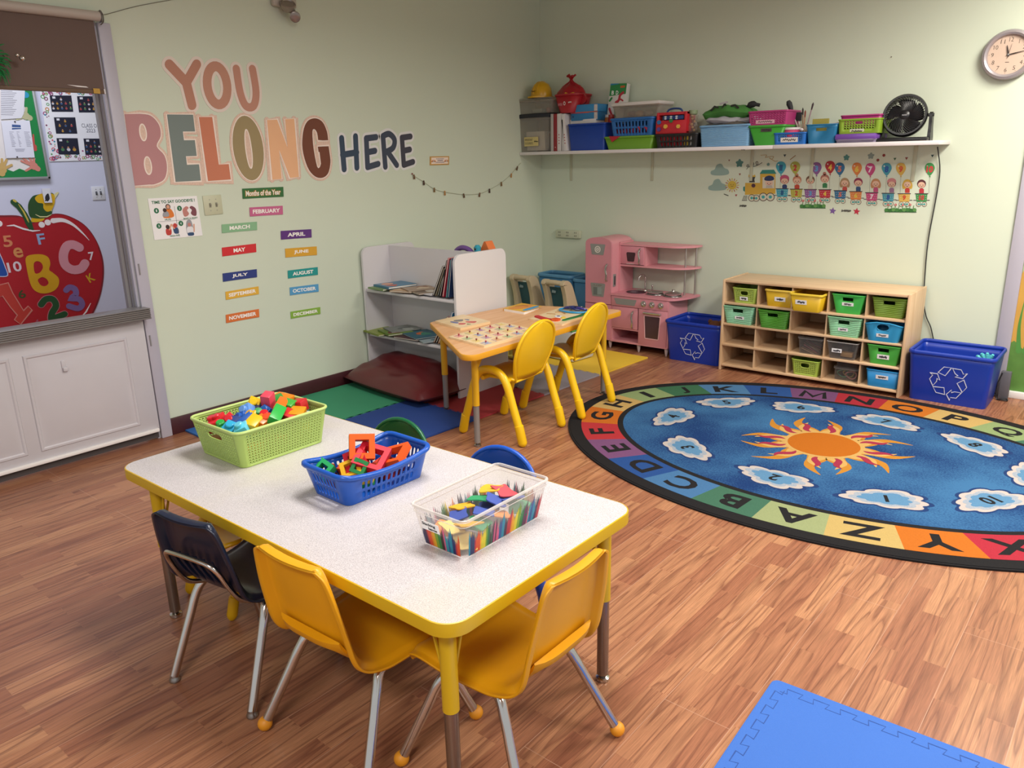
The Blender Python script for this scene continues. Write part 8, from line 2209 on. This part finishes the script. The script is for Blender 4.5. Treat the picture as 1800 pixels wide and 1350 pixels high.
for (n, x, y, col, nc, cn), (bx_, by_), kd in zip(WG, BALX, KX):
    o = stick('train_wagon_sticker', '%s train wagon sticker numbered %d with a child riding in it' % (cn, n), 'sticker', (x, y), 'number train wagons')
    mb = MB(); pol(mb, [(x - 41, y - 27), (x + 41, y - 27), (x + 36, y + 28), (x - 36, y + 28)], .0013, 0); ln(mb, [(x - 44, y - 28), (x + 44, y - 28)], 5, .0017, 1)
    for i in range(5):
        for j in range(3):
            if abs(i - 2) + abs(j - 1) < 1: continue
            circ(mb, (x - 28 + 14 * i + 3 * (j % 2), y - 16 + 15 * j), 2.2, .0015, 2)
    for s in (-1, 1): ln(mb, [(x + s * 40, y + 18), (x + s * 56, y + 18)], 4, .0012, 1)
    mb.build('wagon_body', [ST(col), ST('3f2a30'), ST('c9c3b4')], o, world=True)
    mb = MB(); p = zt(x, y); put_text(mb, str(n), .030 if n > 9 else .020, .032, FW @ T(p[0], p[1], .0022), 0, .05); mb.build('number', ST(nc), o, world=True)
    mb = MB()
    for s in (-1, 1): wheel(mb, (x + s * 20, y + 46), 18)
    ln(mb, [(x - 20, y + 46), (x + 20, y + 46)], 5, .0022, 2); mb.build('wheels', WHM, o, world=True)
    kid(o, kd[:2], *kd[2:])
    bc = col if n not in (2, 4) else ('a3a548' if n == 2 else 'a8242e')
    o = stick('balloon_sticker', '%s balloon sticker numbered %d floating above the train' % (cn, n), 'sticker', (bx_, by_), 'numbered balloons above the train')
    mb = MB(); dz_ = .0004 * (n % 2); pol(mb, [(bx_ - 35, by_ - 8), (bx_ - 24, by_ - 36), (bx_, by_ - 45), (bx_ + 24, by_ - 36), (bx_ + 35, by_ - 8), (bx_ + 20, by_ + 26), (bx_, by_ + 44), (bx_ - 20, by_ + 26)], .0024 + dz_, 0, 4); pol(mb, [(bx_ - 6, by_ + 54), (bx_, by_ + 42), (bx_ + 6, by_ + 54)], .0024 + dz_, 0)
    circ(mb, (bx_ - 17, by_ - 22), 5, .0027 + dz_, 1); mb.build('balloon', [ST(bc), ST('d9d4cc')], o, world=True)
    mb = MB(); p = zt(bx_, by_); put_text(mb, str(n), .038 if n > 9 else .024, .040, FW @ T(p[0], p[1], .0031 + dz_), 0, .05); mb.build('number', ST(nc), o, world=True)
    mb = MB(); ln(mb, [(bx_, by_ + 54), (bx_ - 4, by_ + 90), (bx_ - 6, y - 32)], 1.6, .0009, 0); mb.build('string', ST('8a8a7c'), o, world=True)
# sun, clouds, grass, stars, squiggles
o = stick('sun_sticker', 'smiling yellow sun sticker left of the train engine', 'sticker', (228, 262))
mb = MB(); circ(mb, (228, 262), 31, .0014, 0)
for k in range(16):
    a = 2 * PI * k / 16; ln(mb, [(228 + 36 * math.cos(a), 262 + 36 * math.sin(a)), (228 + 47 * math.cos(a), 262 + 47 * math.sin(a))], 6, .0014, k % 2)
for s in (-1, 1): circ(mb, (228 + 9 * s, 258), 2.5, .0018, 2)
ln(mb, [(220, 268), (228, 272), (236, 268)], 2.5, .0018, 2); mb.build('sun', [ST('c9ad44'), ST('b0643c'), ST('4a3a24')], o, world=True)
for k, (x, y, nm) in enumerate(((142, 158, 'upper'), (125, 265, 'lower'))):
    o = stick('cloud_sticker', '%s of the two grey-teal cloud stickers at the left end' % nm, 'sticker', (x, y)); mb = MB(); pol(mb, [(x - 58, y + 30), (x - 62, y + 6), (x - 36, y - 8), (x - 22, y - 38), (x + 10, y - 46), (x + 30, y - 18), (x + 58, y - 4), (x + 60, y + 26), (x, y + 36)], .0014, 0, 4); mb.build('cloud', ST('8fa9a0'), o, world=True)
for nm, gx, gy, w_ in (('longer', 1412, 440, 112), ('shorter', 795, 412, 90)):
    o = stick('grass_sticker', '%s green grass sticker with red flowers below the train' % nm, 'sticker', (gx, gy)); mb = MB()
    pol(mb, [(gx - w_, gy + 12), (gx - w_ * .9, gy - 10), (gx - w_ * .5, gy - 14), (gx, gy - 8), (gx + w_ * .5, gy - 16), (gx + w_ * .95, gy - 8), (gx + w_, gy + 14)], .0024, 0, 0)
    for i in range(9): circ(mb, (gx - w_ + 12 + i * (2 * w_ - 24) / 8, gy - 3 + 4 * math.sin(i * 2)), 13, .0026 + .0001 * (i % 3), 1 + i % 3)
    for i in range(8):
        fx = gx - w_ * .8 + i * w_ * 1.6 / 7; ln(mb, [(fx, gy - 8), (fx + 4, gy - 34)], 3, .0023, 1)
        if i % 2 == 0: circ(mb, (fx + 4, gy - 40), 8, .0028, 4); circ(mb, (fx + 4, gy - 40), 3, .0030, 5)
    mb.build('grass', [ST(h) for h in ('2a5a34', '3f7a3a', '2f6a2f', '5a8f4a', 'b83f44', 'd9cfc4')], o, world=True)
for x, y, col, nm in ((935, 443, '77589a', 'purple'), (1103, 447, 'b8283f', 'red')):
    o = stick('star_sticker', '%s five-pointed star sticker below the number train' % nm, 'sticker', (x, y)); mb = MB(); pol(mb, [(x + (26 if k % 2 == 0 else 12) * math.cos(-PI / 2 + k * PI / 5 + .15), y + (26 if k % 2 == 0 else 12) * math.sin(-PI / 2 + k * PI / 5 + .15)) for k in range(10)], .0014, 0); mb.build('star', ST(col), o, world=True)
for x, y, w_, nm in ((305, 408, 50, 'under the engine'), (1030, 443, 60, 'between the two stars')):
    p = zt(x, y); mb = MB(); scrawl(mb, FW @ T(0, 0, 0), w_ * .00103, .018, 6, 0, .001, 9); tag(mb.build('handwriting_sticker', ST('4a4a44'), loc=(p[0], 0, p[1])), 'small dark handwritten word on the wall %s' % nm, 'writing')
for pts, col, lab in (([(330, 150), (345, 128), (338, 118), (332, 132), (372, 128), (380, 106), (368, 108), (372, 130), (405, 122), (408, 98), (396, 100), (404, 122), (438, 104)], '4a4a42', 'dark curly squiggle sticker above the engine'), ([(430, 52), (470, 50), (462, 66), (500, 60), (520, 62), (506, 80), (490, 70), (530, 94), (548, 90)], 'b5a072', 'tan curly squiggle sticker high above the engine')):
    c_ = zt(*pts[4]); mb = MB(); ln(mb, pts, 4, .0012, 0, 4); tag(mb.build('squiggle_sticker', ST(col), rel=(c_[0], 0, c_[1])), lab, 'sticker')
conf = ((207, 88, 7, '7a3a30', 'reddish speck above the left splat'), (282, 186, 8, '8a3a30', 'reddish speck above the sun'), (256, 334, 9, '9a3a44', 'red speck below the sun'), (186, 330, 9, '2a2a2a', 'black dash left below the sun'), (598, 54, 10, '3a4a4a', 'dark triangle above balloon 1'), (655, 68, 9, '9a7a4a', 'tan dash above balloon 2'), (1032, 68, 17, '4a8580', 'teal splash above balloon 5'), (1204, 56, 18, '8a9c94', 'pale cloud speck above balloon 7'), (1295, 52, 9, '8a342c', 'red dot above balloon 8'), (1253, 86, 9, '8a342c', 'red dot between balloons 7 and 8'), (1372, 78, 9, '3f6a50', 'green triangle between balloons 8 and 9'), (1454, 74, 9, '8a3a30', 'red triangle above balloon 9'), (1636, 56, 9, '2a4a4a', 'dark triangle above balloon 10'), (280, 108, 25, '4f8078', 'teal splat left of the engine'), (482, 116, 10, '6a8f84', 'small teal splat above the cab'))
for i, (x, y, r, col, lab) in enumerate(conf):
    p = zt(x, y); s = r * .00103; mb = MB()
    if 'dash' in lab: mb.stroke([(-s * 1.8, s * (.6 if 'tan' not in lab else -1.4)), (s * 1.8, -s * (.6 if 'tan' not in lab else -1.4))], s * .6, .0006, .0013, 0, FW)
    elif r > 9.5 and 'triangle' not in lab: mb.slab([(s * (1 + .2 * math.sin(5 * a)) * math.cos(a), s * (1 + .2 * math.sin(5 * a)) * math.sin(a)) for a in lines(31, 0, 2 * PI * 31 / 32)], .0006, .0013, 0, FW)
    elif 'dot' in lab: mb.slab(disc(s, 14), .0006, .0013, 0, FW)
    else: mb.slab([(-s, s * .7), (s, s * .8), (.1 * s, -s)], .0006, .0013, 0, FW)
    tag(mb.build('confetti_sticker', ST(col), loc=(p[0], 0, p[1])), lab + ' on the back wall', 'sticker', 'confetti stickers round the train')
